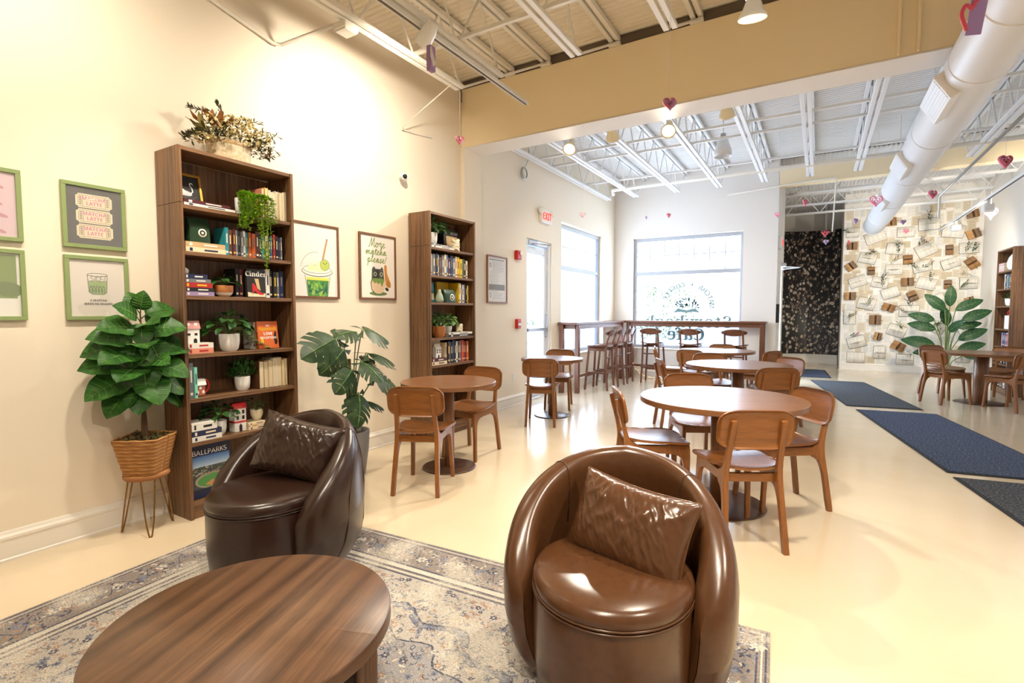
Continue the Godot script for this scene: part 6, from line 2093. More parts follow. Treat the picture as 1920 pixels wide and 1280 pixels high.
func wall_frame(label: String, y0: float, d0: float, d1: float, h: float, bw: float, m: Material, im: Image, glazed := true) -> Node3D:
	var o := thing("framed_print", label, "picture", V(0.012, y0, (d0 + d1) / 2), PI / 2)
	var w := d1 - d0
	frame_ring(o, w, h, bw, 0.022, m)
	put("backing", boxm(Vector3(0, h / 2, -0.006), Vector3(w - bw, h - bw, 0.006)), M.paper, o)
	print_sheet(o, w - bw * 2 + 0.002, h - bw * 2 + 0.002, Vector3(0, h / 2, -0.001), im)
	if glazed:
		put("glass_pane", boxm(Vector3(0, h / 2, 0.003), Vector3(w - bw * 2 + 0.004, h - bw * 2 + 0.004, 0.002)), M.glass, o)
	return o


func script_text(im: Image, text: String, at: Vector2, k: float, c: Color) -> void:
	# joined handwriting in strokes; each letter: width, then points (x, y up) with the baseline at 0 and the x height at 1
	var F := {
		"M": [1.5, [[0.0, 0.1], [0.12, 0.0], [0.4, 1.7], [0.5, 1.85], [0.62, 0.4], [0.7, 0.3], [1.0, 1.75], [1.12, 1.8], [1.2, 0.2], [1.35, 0.0], [1.5, 0.25]]],
		"o": [0.85, [[0.0, 0.25], [0.3, 0.95], [0.08, 0.5], [0.25, 0.0], [0.55, 0.2], [0.55, 0.8], [0.35, 1.0], [0.5, 0.75], [0.85, 0.85]]],
		"r": [0.8, [[0.0, 0.3], [0.2, 1.0], [0.3, 1.05], [0.3, 0.9], [0.55, 0.9], [0.5, 0.1], [0.8, 0.25]]],
		"e": [0.75, [[0.0, 0.25], [0.45, 0.65], [0.42, 0.95], [0.22, 0.95], [0.1, 0.4], [0.3, 0.0], [0.75, 0.3]]],
		"m": [1.35, [[0.0, 0.3], [0.15, 0.9], [0.2, 0.0], [0.35, 0.8], [0.5, 0.95], [0.58, 0.0], [0.75, 0.8], [0.92, 0.95], [1.0, 0.1], [1.35, 0.3]]],
		"a": [0.95, [[0.0, 0.25], [0.55, 0.9], [0.3, 1.0], [0.1, 0.5], [0.25, 0.0], [0.55, 0.6], [0.6, 0.9], [0.62, 0.1], [0.95, 0.3]]],
		"t": [0.65, [[0.0, 0.3], [0.3, 1.5], [0.3, 0.2], [0.45, 0.0], [0.65, 0.3]], [[0.02, 1.1], [0.6, 1.15]]],
		"c": [0.7, [[0.0, 0.25], [0.45, 0.85], [0.3, 1.0], [0.1, 0.5], [0.28, 0.0], [0.7, 0.3]]],
		"h": [0.9, [[0.0, 0.3], [0.4, 1.7], [0.25, 1.85], [0.18, 1.2], [0.18, 0.0], [0.4, 0.85], [0.55, 0.85], [0.6, 0.1], [0.9, 0.3]]],
		"p": [0.9, [[0.0, 0.3], [0.2, 1.0], [0.15, -0.9], [0.2, 0.6], [0.45, 1.0], [0.58, 0.5], [0.35, 0.0], [0.9, 0.3]]],
		"l": [0.55, [[0.0, 0.3], [0.38, 1.6], [0.26, 1.85], [0.15, 1.2], [0.18, 0.2], [0.55, 0.3]]],
		"s": [0.7, [[0.0, 0.3], [0.35, 1.05], [0.42, 0.5], [0.3, 0.0], [0.1, 0.05], [0.7, 0.3]]],
		"!": [0.4, [[0.3, 1.8], [0.15, 0.5]], [[0.1, 0.05], [0.11, 0.0]]]}
	var x := at.x
	for ch in text:
		var g: Array = F[ch]
		for n in range(1, g.size()):
			var pts := []
			for q in g[n]:
				pts.append(Vector3(x + (q[0] + q[1] * 0.12) * k * 0.92, at.y - q[1] * k * 0.72, 0))
			var flat := []
			for q in curve(pts, 5):
				flat.append(Vector2(q.x, q.y))
			line(im, flat, 5.0, c)
		x += g[0] * k * 0.92


func build_frames() -> void:
	var im: Image
	# pale pink print at the far left: fish-like dark strokes
	im = Image.create(280, 350, false, Image.FORMAT_RGB8)
	im.fill(rgb(222, 196, 206))
	for e in [[118, 60], [110, 150], [130, 215], [120, 300]]:
		for k in 4:
			line(im, [Vector2(e[0] - 20, e[1] + k * 8), Vector2(e[0] + 60 + 20 * (k % 2), e[1] + 10 + k * 6)], 5.0, rgb(70, 52, 56))
		fill_poly(im, ell(Vector2(e[0] + 90, e[1] + 20), 26, 10, 16, 0.3), rgb(196, 140, 150))
	wall_frame("green framed pink print cut by the left edge of view, upper", 1.714, 0.683, 0.993, 0.381, 0.022, M.green_frame, im)
	im = Image.create(280, 350, false, Image.FORMAT_RGB8)
	im.fill(rgb(240, 238, 232))
	im.fill_rect(Rect2i(14, 10, 252, 240), rgb(120, 146, 60))
	fill_poly(im, ell(Vector2(230, 200), 60, 42, 20, 0.2), rgb(96, 122, 46))
	fill_poly(im, ell(Vector2(120, 150), 70, 60, 24), rgb(136, 160, 74))
	wall_frame("green framed olive photo print at left edge of view, lower", 1.293, 0.683, 0.993, 0.378, 0.022, M.green_frame, im)
	# tickets
	im = Image.create(280, 350, false, Image.FORMAT_RGB8)
	im.fill(rgb(62, 62, 58))
	for k in 3:
		var t := 40 + k * 92
		im.fill_rect(Rect2i(48, t, 184, 86), rgb(238, 222, 190))
		for e in [[48, t], [232, t], [48, t + 86], [232, t + 86]]:
			fill_poly(im, ell(Vector2(e[0], e[1]), 13, 13, 20), rgb(62, 62, 58))
		for q in [Rect2i(62, t + 8, 156, 2), Rect2i(62, t + 76, 156, 2), Rect2i(60, t + 16, 2, 54), Rect2i(82, t + 10, 2, 66), Rect2i(196, t + 10, 2, 66), Rect2i(218, t + 16, 2, 54)]:
			im.fill_rect(q, rgb(92, 84, 72))
		for j in 5:
			for xx in [66, 202]:
				im.fill_rect(Rect2i(xx, t + 16 + j * 11, 12, 7), rgb(130, 120, 100))
	var fr := wall_frame("green framed dark print of three matcha latte tickets", 1.712, 1.16, 1.471, 0.376, 0.022, M.green_frame, im)
	var pinkm := mat(rgb(206, 116, 160), 0.6)
	for k in 3:
		var yc := 0.376 - 0.022 - 0.332 * ((83.0 + k * 92.0) / 350.0)
		lettering("MATCHA", 0.021, 0.0006, fr, Transform3D(Basis.IDENTITY, Vector3(0, yc + 0.015, 0.0)), pinkm, "Droid Sans", 700)
		lettering("LATTE", 0.021, 0.0006, fr, Transform3D(Basis.IDENTITY, Vector3(0, yc - 0.013, 0.0)), pinkm, "Droid Sans", 700)
	# glass of matcha
	im = Image.create(280, 350, false, Image.FORMAT_RGB8)
	im.fill(rgb(232, 224, 214))
	fill_poly(im, PackedVector2Array([Vector2(92, 130), Vector2(186, 130), Vector2(182, 200), Vector2(166, 212), Vector2(112, 212), Vector2(96, 200)]), rgb(150, 178, 106))
	var dk := rgb(52, 62, 40)
	line(im, [Vector2(88, 92), Vector2(94, 200), Vector2(112, 214), Vector2(168, 214), Vector2(184, 200), Vector2(190, 92)], 3.0, dk)
	for e in [[139, 92, 51, 10]]:
		var p := ell(Vector2(e[0], e[1]), e[2], e[3], 30)
		var a := []
		for q in p:
			a.append(q)
		a.append(p[0])
		line(im, a, 3.0, dk)
	line(im, [Vector2(96, 132), Vector2(126, 126), Vector2(150, 134), Vector2(184, 128)], 2.5, dk)
	for x in [104, 120, 136, 152, 168]:
		line(im, [Vector2(x - 5, 206), Vector2(x - 6, 172), Vector2(x, 160), Vector2(x + 6, 172), Vector2(x + 5, 206)], 2.5, dk)
	for e in [[108, 98], [134, 104], [158, 98]]:
		line(im, [Vector2(e[0], e[1]), Vector2(e[0] + 22, e[1] + 4), Vector2(e[0] + 18, e[1] + 24), Vector2(e[0] - 2, e[1] + 18), Vector2(e[0], e[1])], 2.0, dk)
	fr = wall_frame("green framed white print of a drinking glass of matcha", 1.292, 1.16, 1.472, 0.375, 0.022, M.green_frame, im)
	lettering("A MATCHA", 0.0125, 0.0006, fr, Transform3D(Basis.IDENTITY, Vector3(0, 0.115, 0.0)), M.ink, "Droid Sans", 700)
	lettering("MADE IN HEAVEN", 0.0125, 0.0006, fr, Transform3D(Basis.IDENTITY, Vector3(0, 0.094, 0.0)), M.ink, "Droid Sans", 700)
	# iced drink poster
	im = Image.create(300, 400, false, Image.FORMAT_RGB8)
	im.fill(rgb(242, 238, 232))
	var line_c := rgb(64, 74, 58)
	line(im, [Vector2(196, 190), Vector2(228, 72)], 11.0, line_c)
	line(im, [Vector2(196, 190), Vector2(227, 75)], 8.0, rgb(206, 150, 96))
	fill_poly(im, PackedVector2Array([Vector2(66, 270), Vector2(250, 270), Vector2(232, 400), Vector2(88, 400)]), rgb(236, 240, 226))
	fill_poly(im, PackedVector2Array([Vector2(80, 292), Vector2(238, 292), Vector2(236, 312), Vector2(84, 312)]), rgb(222, 226, 96))
	fill_poly(im, PackedVector2Array([Vector2(83, 308), Vector2(236, 308), Vector2(226, 400), Vector2(92, 400)]), rgb(74, 138, 62))
	var rr := RandomNumberGenerator.new()
	rr.seed = 6
	for k in 46:
		var c := Vector2(rr.randf_range(98, 222), rr.randf_range(322, 394))
		fill_poly(im, ell(c, rr.randf_range(6, 20), rr.randf_range(6, 14), 14, rr.randf() * 3), [rgb(40, 110, 72), rgb(112, 170, 70), rgb(30, 96, 78), rgb(150, 190, 84)][k % 4])
	line(im, [Vector2(72, 280), Vector2(92, 400)], 2.5, line_c)
	line(im, [Vector2(246, 280), Vector2(228, 400)], 2.5, line_c)
	fill_poly(im, ell(Vector2(158, 258), 106, 30, 36), line_c)
	fill_poly(im, ell(Vector2(158, 257), 103, 27, 36), rgb(240, 238, 230))
	fill_poly(im, ell(Vector2(158, 246), 96, 24, 36), line_c)
	fill_poly(im, ell(Vector2(158, 246), 94, 22, 36), rgb(246, 244, 236))
	fill_poly(im, arc_pts([Vector2(88, 250), Vector2(110, 214), Vector2(122, 206), Vector2(134, 226), Vector2(150, 222), Vector2(156, 196), Vector2(170, 206), Vector2(190, 204), Vector2(210, 230), Vector2(206, 256), Vector2(150, 258)], 4), rgb(236, 238, 190))
	fill_poly(im, ell(Vector2(210, 218), 33, 32, 26), line_c)
	fill_poly(im, ell(Vector2(210, 218), 31, 30, 26), rgb(190, 206, 96))
	for e in [[200, 208], [222, 206], [212, 214]]:
		fill_poly(im, ell(Vector2(e[0], e[1]), 3, 4, 10), line_c)
	for k in 15:
		var a := PI + 0.25 + 1.5 * k / 15.0
		fill_poly(im, ell(Vector2(150, 258) + Vector2(cos(a) * 106, sin(a) * 108), 2.5, 4, 8, a), rgb(160, 160, 156))
	wall_frame("brown framed poster of an iced green drink with straw", 1.456, 2.624, 3.099, 0.637, 0.018, M.table_z, im, false)
	# cat poster
	im = Image.create(300, 400, false, Image.FORMAT_RGB8)
	im.fill(rgb(244, 238, 228))
	fill_poly(im, ell(Vector2(150, 372), 78, 14, 26), rgb(110, 134, 84))
	fill_poly(im, arc_pts([Vector2(206, 190), Vector2(226, 188), Vector2(232, 240), Vector2(262, 300), Vector2(258, 330), Vector2(222, 318), Vector2(210, 270)], 5), rgb(206, 140, 66))
	for k in 6:
		line(im, [Vector2(228 + k * 5, 290), Vector2(222 + k * 8, 330)], 1.6, rgb(150, 96, 44))
	var cat := rgb(82, 84, 80)
	fill_poly(im, PackedVector2Array([Vector2(96, 214), Vector2(112, 196), Vector2(128, 212), Vector2(168, 212), Vector2(186, 196), Vector2(196, 214), Vector2(204, 280), Vector2(92, 280)]), cat)
	fill_poly(im, PackedVector2Array([Vector2(110, 222), Vector2(160, 216), Vector2(160, 290), Vector2(106, 290)]), rgb(52, 52, 50))
	for e in [[124, 246], [178, 246]]:
		fill_poly(im, ell(Vector2(e[0], e[1]), 13, 14, 16), rgb(196, 206, 160))
		fill_poly(im, ell(Vector2(e[0], e[1]), 7, 9, 12), rgb(30, 30, 28))
	fill_poly(im, arc_pts([Vector2(90, 284), Vector2(208, 284), Vector2(212, 330), Vector2(180, 368), Vector2(120, 368), Vector2(88, 330)], 5), rgb(228, 200, 166))
	fill_poly(im, arc_pts([Vector2(100, 276), Vector2(198, 276), Vector2(196, 300), Vector2(180, 326), Vector2(170, 302), Vector2(150, 310), Vector2(132, 300), Vector2(116, 306)], 4), rgb(120, 150, 76))
	line(im, [Vector2(98, 276), Vector2(86, 310), Vector2(92, 348), Vector2(120, 372)], 6.0, rgb(56, 56, 54))
	fill_poly(im, ell(Vector2(228, 342), 17, 11, 16, 0.4), rgb(48, 48, 46))
	script_text(im, "More", Vector2(72, 72), 40.0, rgb(118, 138, 60))
	script_text(im, "matcha", Vector2(44, 122), 36.0, rgb(118, 138, 60))
	script_text(im, "please!", Vector2(58, 172), 36.0, rgb(118, 138, 60))
	wall_frame("brown framed poster of a grey cat in a matcha bowl", 1.462, 3.336, 3.814, 0.632, 0.018, M.table_z, im, false)
	# notice
	im = Image.create(250, 320, false, Image.FORMAT_RGB8)
	im.fill(rgb(238, 236, 234))
	var g2 := rgb(120, 118, 120)
	im.fill_rect(Rect2i(20, 14, 200, 9), g2)
	for k in 30:
		if k in [18, 19, 20, 21, 22]:
			continue
		im.fill_rect(Rect2i(60 if k < 8 or k > 24 else 18, 32 + k * 9, rr.randi_range(110, 165), 3), rgb(170, 168, 170))
	im.fill_rect(Rect2i(14, 194, 214, 42), rgb(84, 84, 88))
	for e in [[34, 60], [34, 272]]:
		fill_poly(im, ell(Vector2(e[0], e[1]), 14, 18, 18), rgb(110, 110, 112))
		fill_poly(im, ell(Vector2(e[0], e[1]), 8, 11, 14), rgb(226, 224, 222))
	wall_frame("wood framed notice of small print beside the fire alarm", 1.46, 5.475, 5.968, 0.628, 0.02, M.chairwood_z, im, true)


# ---------------------------------------------------------------- large plants
func big_leaf(parent: Node3D, base: Vector3, dir: Vector3, up: Vector3, length: float, width: float, m: Material, bend := 0.7, shape := 0.8, vein := true) -> void:
	# a broad leaf with a raised midrib: +y along dir, face toward up
	var y := dir.normalized()
	var z := (up - y * up.dot(y)).normalized()
	var xf := Transform3D(Basis(y.cross(z), y, z), base)
	var s := begin()
	leaf(s, xf, length, width, bend, 0.18, 12, 8, shape, 0.02)
	var o := put("leaf", done(s), m, parent)
	if vein:
		var pts := []
		for i in 9:
			var u := i / 8.0 * 0.97
			pts.append(xf * Vector3(0, length * sin(bend * u) / bend, -length * (1.0 - cos(bend * u)) / bend + 0.001))
		var vs := begin()
		for i in range(1, 7):
			var u := i / 7.5
			for sg in [-1.0, 1.0]:
				var side := []
				for k in 4:
					var q := k / 3.0
					var uu := u + 0.13 * q
					var hw := width * 0.5 * pow(sin(PI * pow(clampf(uu, 0.012, 0.995), shape)), 0.7) * q * 0.86
					side.append(xf * Vector3(sg * hw, length * sin(bend * uu) / bend, -length * (1.0 - cos(bend * uu)) / bend + hw * 0.18 + 0.0012))
				tube(vs, side, 0.0011, 4, false)
		put("veins", done(vs), M.leaf_var, o)
		put("midrib", tubem(pts, [0.003, 0.003, 0.0028, 0.0025, 0.0022, 0.002, 0.0016, 0.0012, 0.0008], 5), M.leaf_var, o)


func monstera_leaf(parent: Node3D, base: Vector3, dir: Vector3, up: Vector3, size: float) -> void:
	var y := dir.normalized()
	var z := (up - y * up.dot(y)).normalized()
	var xf := Transform3D(Basis(y.cross(z), y, z), base)
	var blade := Node3D.new()
	blade.name = "leaf"
	parent.add_child(blade, true)
	var f := func(px: float, py: float) -> Vector3: return xf * Vector3(px * size, py * size, -0.35 * size * (py * py) - 0.22 * size * absf(px) + 0.25 * size * px * px * -0.6)
	# half outlines: lobes with slits between them, and holes near the midrib
	for sg in [-1.0, 1.0]:
		var lobes := [[-0.16, 0.06, 0.30], [0.06, 0.22, 0.46], [0.22, 0.38, 0.52], [0.38, 0.54, 0.50], [0.54, 0.70, 0.42], [0.70, 0.98, 0.28]]
		var s := begin()
		for e in lobes:
			var y0: float = e[0]
			var y1: float = e[1]
			var w: float = e[2]
			grid(s, 6, 4, func(u: float, v: float) -> Vector3:
				var px := u * w
				var yy := lerpf(maxf(y0, 0.02), y1, v)
				var shrink := smoothstep(0.45, 1.0, u) * 0.26
				var yo := lerpf(yy, (y0 + y1) * 0.5 + 0.10 * u, shrink) + 0.24 * u * u * (0.6 if y0 > 0 else -0.9)
				if y0 > 0.69:
					px = w * u * (1.0 - v * v)
					yo = yy + 0.05 * u
				if y0 < 0:
					yo = lerpf(lerpf(0.06, y1, v), y0 * (1.0 - v) + y1 * v, u) - 0.10 * u
				return f.call(sg * px, yo), sg > 0)
		put("half_blade", done(s), M.leaf_mon, blade)
	var pts := []
	for i in 8:
		pts.append(f.call(0.0, i / 7.0 * 0.97) + z * 0.002)
	put("midrib", tubem(pts, 0.003, 5), M.leaf_var, blade)


func build_plants() -> void:
	# --- fiddle leaf fig in a basket on a hairpin stand
	var st := thing("plant_stand", "hairpin legged plant stand with a round wood slab top", "stand", V(0.215, 0, 1.445))
	put("slab_top", lathem(rim([Vector2(0, 0.335), Vector2(0.11, 0.335), Vector2(0.118, 0.345), Vector2(0.116, 0.36), Vector2(0, 0.36)]), 26), mat(rgb(196, 142, 88), 0.6), st)
	put("bark_edge", lathem(rim([Vector2(0.112, 0.333), Vector2(0.121, 0.345), Vector2(0.119, 0.3615), Vector2(0.11, 0.3615)]), 18), mat(rgb(150, 98, 54), 0.8), st)
	for an in [0.35, 2.35, 4.6]:
		var c := Vector3(cos(an), 0, sin(an))
		var t := Vector3(-sin(an), 0, cos(an))
		put("leg", tubem(curve([c * 0.085 + t * 0.035 + Vector3(0, 0.335, 0), c * 0.125 + t * 0.02 + Vector3(0, 0.1, 0), c * 0.142 + t * 0.006 + Vector3(0, 0.008, 0), c * 0.143 + Vector3(0, 0.005, 0), c * 0.142 - t * 0.006 + Vector3(0, 0.008, 0), c * 0.125 - t * 0.02 + Vector3(0, 0.1, 0), c * 0.085 - t * 0.035 + Vector3(0, 0.335, 0)], 4), 0.0045, 7), M.brass, st)
	var bk := thing("basket_planter", "woven brown square basket planter holding the fig tree", "basket", V(0.215, 0.362, 1.445), 0.62)
	var straw := [mat(rgb(172, 118, 62), 0.7), mat(rgb(150, 98, 48), 0.7), mat(rgb(190, 138, 80), 0.7)]
	for k in 30:
		var t := k / 29.0
		var hw := lerpf(0.088, 0.128, t)
		var pts := []
		for i in 41:
			var a := TAU * i / 40
			var c := cos(a)
			var s2 := sin(a)
			var q := 1.0 / pow(pow(absf(c), 7.0) + pow(absf(s2), 7.0), 1.0 / 7.0)
			pts.append(Vector3(c * q * hw, 0.005 + k * 0.0074 + 0.002 * sin(i * 1.7 + k * 2.1), s2 * q * (hw + 0.0025 * sin(k * 5.1 + i))))
		put("coil", tubem(pts, 0.0055, 6), straw[(k * 7) % 3], bk)
	put("liner", boxm(Vector3(0, 0.10, 0), Vector3(0.17, 0.2, 0.17), 0.01), M.soil, bk)
	var ms := begin()
	for k in 160:
		var p := Vector3(rng.randf_range(-0.11, 0.11), 0.205 + 0.012 * rng.randf(), rng.randf_range(-0.11, 0.11))
		leaf(ms, frame_dir(p, Vector3(rng.randfn(), rng.randfn() * 0.4 + 0.3, rng.randfn())), 0.035, 0.01, 0.8, 0.2, 3, 2)
	put("moss", done(ms), M.moss, bk).set_meta("kind", "stuff")
	var fg := thing("fig_tree", "fiddle leaf fig with broad glossy leaves in the woven basket", "plant", V(0.215, 0.56, 1.445))
	put("trunk", tubem(curve([Vector3(0, 0, 0), Vector3(0.004, 0.14, 0.004), Vector3(-0.004, 0.3, 0.0), Vector3(0.004, 0.55, -0.004), Vector3(0, 0.78, 0)], 5), [0.02, 0.0195, 0.019, 0.018, 0.017, 0.015, 0.013, 0.0125, 0.012, 0.0115, 0.011, 0.0105, 0.01, 0.009, 0.008, 0.007, 0.006, 0.005, 0.004, 0.004, 0.003], 9), M.bark, fg)
	# heading: (x: into the room, z: toward the camera side), height, reach, length, tilt
	var fl := [
		[1.0, 0.05, 0.17, 0.06, 0.21, -0.5], [0.75, 0.75, 0.26, 0.06, 0.21, 0.05], [0.8, -0.7, 0.28, 0.07, 0.2, -0.15], [0.35, -1.0, 0.13, 0.07, 0.24, -0.75], [0.15, 1.0, 0.17, 0.08, 0.24, -0.15],
		[1.0, -0.1, 0.31, 0.05, 0.18, 0.25], [0.1, -1.0, 0.34, 0.06, 0.22, -0.2], [-0.2, 1.0, 0.30, 0.07, 0.24, 0.15], [0.5, 0.9, 0.38, 0.06, 0.22, 0.1], [0.5, -0.9, 0.43, 0.05, 0.21, 0.1],
		[0.9, 0.3, 0.44, 0.05, 0.19, 0.35], [-0.3, -0.9, 0.46, 0.05, 0.2, 0.2], [0.1, 1.0, 0.50, 0.05, 0.22, 0.3], [-0.2, 0.9, 0.44, 0.06, 0.24, 0.05], [0.6, -0.6, 0.56, 0.04, 0.2, 0.35], [0.3, 0.9, 0.58, 0.04, 0.2, 0.3],
		[0.9, 0.1, 0.6, 0.04, 0.17, 0.5], [-0.1, -1.0, 0.62, 0.04, 0.21, 0.35], [0.4, 0.6, 0.68, 0.03, 0.15, 0.7], [0.2, -0.8, 0.7, 0.03, 0.17, 0.5], [0.5, 0.1, 0.74, 0.02, 0.12, 1.6], [-0.2, 0.4, 0.75, 0.02, 0.11, 2.2], [0.3, 0.95, 0.08, 0.08, 0.2, -0.6], [0.85, 0.5, 0.10, 0.05, 0.19, -0.65], [0.7, -0.95, 0.18, 0.06, 0.2, -0.45], [0.95, 0.3, 0.30, 0.07, 0.19, -1.3], [0.8, 0.75, 0.46, 0.06, 0.17, -1.0], [0.95, -0.25, 0.48, 0.06, 0.18, -1.1], [0.9, 0.35, 0.62, 0.05, 0.15, -0.9]]
	for e in fl:
		var h := Vector3(e[0], 0, e[1]).normalized()
		if h.x < 0:
			h.x *= 0.4
		var hy: float = 0.24 + e[2] * 0.72
		var base: Vector3 = Vector3(0, hy, 0) + h * e[3] + Vector3(0, 0.02, 0)
		var dir: Vector3 = h + Vector3(0, e[5], 0)
		var up := Vector3(0.55, 0.75, 0.25) + h * 0.35
		put("petiole", tubem([Vector3(0, hy - 0.01, 0), base], [0.004, 0.003], 6), M.stem, fg)
		big_leaf(fg, base, dir, up, e[4] * 1.0, e[4] * 0.9, M.leaf_fig, 0.75, 0.72)
	# --- monstera
	var mp := thing("plant_pot", "tapered grey pot of the monstera behind the dark armchair", "pot", V(0.44, 0, 2.83))
	put("pot_body", lathem([Vector2(0, 0.0), Vector2(0.105, 0.0), Vector2(0.112, 0.01), Vector2(0.14, 0.2), Vector2(0.15, 0.36), Vector2(0.147, 0.372), Vector2(0.138, 0.37), Vector2(0.132, 0.33), Vector2(0, 0.325)], 36), M.greypot, mp)
	put("soil", lathem([Vector2(0.131, 0.33), Vector2(0.06, 0.34), Vector2(0, 0.34)], 20), M.soil, mp)
	var mo := thing("monstera", "tall monstera with split leaves between the framed posters and armchair", "plant", V(0.44, 0.335, 2.83))
	put("moss_pole", tubem([Vector3(0, 0, 0), Vector3(-0.02, 0.62, -0.0)], 0.024, 10), M.moss, mo)
	# tip (offset from the pot: x into room, y up from the soil, d along the wall), blade direction, face, size
	var ml := [
		[[0.05, 0.80, -0.16], [0.1, -0.28, -1.0], [0.9, 0.7, 0.1], 0.30], [[0.08, 0.72, -0.12], [0.3, -0.75, -0.9], [1.0, 0.2, 0.1], 0.27], [[0.10, 0.55, -0.06], [0.4, -0.55, -0.8], [0.9, 0.5, 0.0], 0.24], [[0.02, 0.84, 0.06], [0.2, 0.15, -1.0], [0.5, 1.0, 0.0], 0.22], [[0.04, 0.86, 0.1], [0.3, -0.12, 1.0], [0.6, 0.9, 0.0], 0.28], [[0.06, 0.66, 0.12], [0.2, -0.05, 1.0], [0.35, 1.0, 0.0], 0.3], [[0.12, 0.6, 0.02], [0.8, -0.35, 0.2], [0.7, 0.9, 0.0], 0.23], [[0.12, 0.46, 0.15], [0.4, -0.25, 1.0], [0.8, 0.8, 0.1], 0.26], [[0.12, 0.36, -0.02], [0.6, -0.8, -0.3], [1.0, 0.35, 0.0], 0.27], [[0.08, 0.27, 0.08], [0.5, -0.2, 1.0], [0.3, 1.0, 0.0], 0.18], [[0.02, 0.6, 0.1], [0.1, 0.2, 1.0], [0.6, 0.8, 0.0], 0.16]]
	for e in ml:
		var tip := Vector3(e[0][0], e[0][1], -e[0][2])
		put("petiole", tubem(curve([Vector3(0.02, 0.02, -e[0][2] * 0.2), Vector3(tip.x * 0.4 + 0.02, tip.y * 0.6, tip.z * 0.3), tip], 6), 0.0048, 7), M.stem, mo)
		monstera_leaf(mo, tip, Vector3(e[1][0], e[1][1], -e[1][2]), Vector3(e[2][0], e[2][1], -e[2][2]), e[3])
	# --- bird of paradise before the wall of books
	var bpot := thing("plant_pot", "low pot of the broad leafed plant before the book wall", "pot", V(5.93, 0, 13.2))
	put("pot_body", lathem(rim([Vector2(0, 0.0), Vector2(0.14, 0.0), Vector2(0.165, 0.2), Vector2(0.155, 0.2), Vector2(0.15, 0.17), Vector2(0, 0.165)]), 30), M.white, bpot)
	put("soil", lathem([Vector2(0.15, 0.175), Vector2(0, 0.185)], 20), M.soil, bpot)
	var bd := thing("bird_of_paradise", "tall plant with broad paddle leaves before the book wall", "plant", V(5.93, 0.18, 13.2))
	var bl := [[0.02, 1.28, 0.05, 0.0, 1.0, 0.38], [-0.06, 1.2, 0.1, -0.75, 0.8, 0.42], [0.1, 1.2, 0.1, 0.9, 0.55, 0.42], [-0.22, 1.0, 0.12, -1.0, 0.35, 0.4], [-0.2, 0.82, 0.15, -1.0, 0.32, 0.42], [0.2, 1.0, 0.12, 0.9, 0.5, 0.44], [0.15, 0.85, 0.1, 0.9, 0.35, 0.34], [0.0, 0.78, 0.22, 0.05, 0.1, 0.32], [-0.2, 0.5, 0.12, -1.0, 0.25, 0.5], [-0.15, 0.4, 0.1, -0.9, -0.1, 0.36], [0.16, 0.62, 0.12, 0.9, 0.55, 0.44], [0.16, 0.42, 0.12, 0.95, 0.4, 0.4], [0.25, 0.3, 0.1, 1.0, 0.15, 0.36], [0.02, 0.9, -0.08, -0.2, 0.9, 0.36]]
	for e in bl:
		var tip := Vector3(e[0], e[1], e[2])
		put("stalk", tubem(curve([Vector3(e[0] * 0.25, 0, 0.02), Vector3(e[0] * 0.4, e[1] * 0.6, e[2] * 0.4), tip], 5), 0.009, 7), M.stem, bd)
		big_leaf(bd, tip, Vector3(e[3], e[4], 0.12), Vector3(-0.2, 0.35, 1.0), e[5] * 1.12, e[5] * 0.5, M.leaf_bird, 0.5, 0.85)


# ---------------------------------------------------------------- hanging hearts
func heart_ring(k: float) -> Array:
	var pts := []
	for i in 33:
		var t := TAU * i / 32 + PI
		var x := 16.0 * pow(sin(t), 3)
		var y := 13.0 * cos(t) - 5.0 * cos(2 * t) - 2.0 * cos(3 * t) - cos(4 * t)
		pts.append(Vector3(x / 16.0 * k, y / 16.0 * k, 0))
	return pts


func paper_heart(label: String, at: Vector3, sz: float, c: Color, card: Color, yaw: float, top := 4.085) -> void:
	var o := thing("hanging_heart", label, "ornament", at, yaw, "")
	var m := mat(c, 0.6)
	var m2 := mat(c.lerp(Color.WHITE, 0.35), 0.6)
	for e in [[1.0, m], [0.62, m2], [0.3, m]]:
		var ring := heart_ring(sz * 0.5 * e[0])
		var s := begin()
		for i in ring.size() - 1:
			for q in [[1.0, 1.06]]:
				var a: Vector3 = ring[i]
				var b: Vector3 = ring[i + 1]
				var w := Vector3(0, 0, sz * 0.10)
				for f in [[a - w, b - w, b + w, a + w], [a * 0.93 + w, b * 0.93 + w, b * 0.93 - w, a * 0.93 - w], [a + w, b + w, b * 0.93 + w, a * 0.93 + w], [a * 0.93 - w, b * 0.93 - w, b - w, a - w]]:
					for k in [0, 1, 2, 0, 2, 3]:
						vert(s, f[k])
		put("paper_loop", done(s), e[1], o, Transform3D(Basis.IDENTITY, Vector3(0, -sz * 0.12 * (1.0 - e[0]), 0)))
	if card.a > 0.0:
		var poly := PackedVector2Array()
		for p in heart_ring(sz * 0.56):
			poly.append(Vector2(p.x, p.y))
		poly.remove_at(poly.size() - 1)
		put("card", prismm(poly, 0.004, Transform3D(Basis(Vector3.UP, 0.35), Vector3(sz * 0.12, 0, -sz * 0.16))), mat(card, 0.6), o)
	put("thread", tubem([Vector3(0, sz * 0.3, 0), Vector3(0, top - at.y, 0)], 0.0012, 4), M.paper, o)


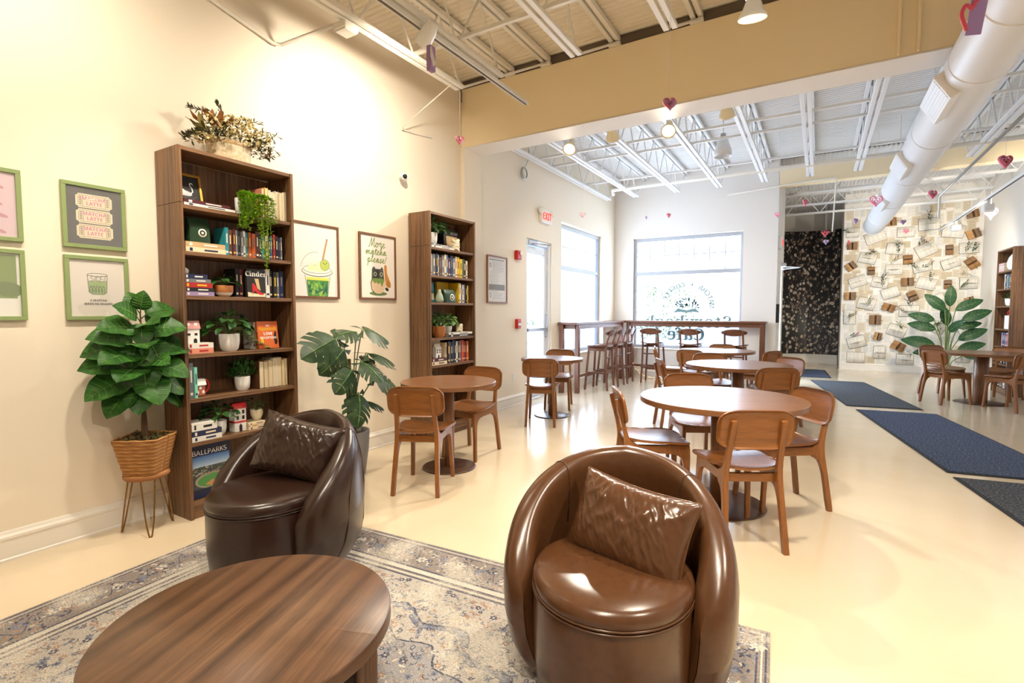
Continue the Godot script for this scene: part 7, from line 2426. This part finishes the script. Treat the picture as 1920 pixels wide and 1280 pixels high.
func build_small() -> void:
	var pk := rgb(236, 122, 152)
	var rd := rgb(222, 70, 84)
	var li := rgb(188, 158, 206)
	var wh := Color(0.95, 0.93, 0.93, 1)
	var no := Color(0, 0, 0, 0)
	var list := [
		[1.146, 2.75, 3.402, 0.075, pk, wh, 0.9, "small pink heart on white card, hanging at the left end of beam"],
		[2.80, 2.75, 3.545, 0.085, pk, li, 0.2, "pink and lilac paper heart hanging before the beam"],
		[0.74, 2.75, 6.88, 0.085, rd, no, 0.3, "dark red paper heart hanging near the exit sign"],
		[1.47, 2.75, 7.56, 0.05, li, no, 1.2, "tiny lilac heart hanging above the big window, left one"],
		[1.80, 2.75, 7.56, 0.075, pk, wh, 0.9, "pink heart with white card hanging above the big window"],
		[3.16, 2.75, 8.32, 0.08, pk, no, 0.5, "pink outline heart hanging at the end of the window wall"],
		[3.52, 2.75, 7.58, 0.09, pk, li, 0.9, "pink and lilac heart hanging before the alcove joists"],
		[4.29, 2.75, 7.93, 0.15, pk, no, 0.2, "large pink heart hanging by the far end of duct"],
		[3.776, 2.75, 10.69, 0.12, rd, no, 0.3, "bright red heart hanging before the dark wallpaper"],
		[3.80, 2.75, 11.98, 0.11, li, wh, 0.4, "lilac heart hanging just below the red one by wallpaper"],
		[4.16, 2.75, 9.51, 0.1, li, li, 0.8, "lilac heart on card hanging at the left edge of book wall"],
		[4.19, 2.75, 12.3, 0.09, rd, no, 1.2, "narrow red heart hanging edge-on before the book wall"],
		[4.80, 2.75, 10.0, 0.09, li, wh, 0.3, "lilac and white heart hanging before the book wall"],
		[4.97, 2.75, 11.12, 0.09, pk, no, 0.4, "small pink heart hanging low before the book wall"],
		[4.835, 2.75, 7.85, 0.11, pk, wh, 0.5, "pink heart with white card hanging under the grey conduit"],
		[5.76, 2.75, 9.73, 0.17, pk, wh, 0.2, "large rosy heart hanging beside the white track head"],
		[5.16, 2.75, 6.50, 0.13, pk, li, 0.4, "pink heart on lilac card hanging near the right edge"],
	]
	for e in list:
		paper_heart(e[7], V(e[0], e[1], e[2]), e[3], e[4], e[5], e[6] + 0.2)
	# two folded lilac ones close to the camera
	var o := thing("hanging_heart", "folded lilac card heart seen edge-on by the light track", "ornament", V(1.81, 2.75, 2.255), 0.0)
	put("card", boxm(Vector3(0, 0, 0), Vector3(0.03, 0.135, 0.045), 0.002), mat(rgb(160, 124, 170), 0.6), o)
	put("clear_back", boxm(Vector3(0.025, 0.0, 0.02), Vector3(0.02, 0.11, 0.004), 0.001, Basis(Vector3.BACK, 0.3)), M.white, o)
	put("thread", tubem([Vector3(0, 0.05, 0), Vector3(0, 1.33, 0)], 0.0012, 4), M.paper, o)
	o = thing("hanging_heart", "pink heart with purple tips on a lilac card beside the near end of duct", "ornament", V(4.30, 2.76, 3.3), 0.35)
	put("card", prismm(PackedVector2Array([Vector2(-0.03, -0.09), Vector2(0.035, -0.09), Vector2(0.06, 0.08), Vector2(-0.01, 0.08)]), 0.006), mat(rgb(176, 146, 206), 0.6), o)
	put("paper_loop", tubem(curve([Vector3(-0.03, -0.07, 0.01), Vector3(-0.055, 0.0, 0.012), Vector3(-0.04, 0.045, 0.012), Vector3(-0.015, 0.03, 0.012), Vector3(0.0, 0.055, 0.012), Vector3(0.012, 0.07, 0.012)], 5), 0.009, 8), mat(rgb(222, 84, 110), 0.5), o)
	put("thread", tubem([Vector3(0.02, 0.08, 0), Vector3(0.02, 1.32, 0)], 0.0012, 4), M.paper, o)
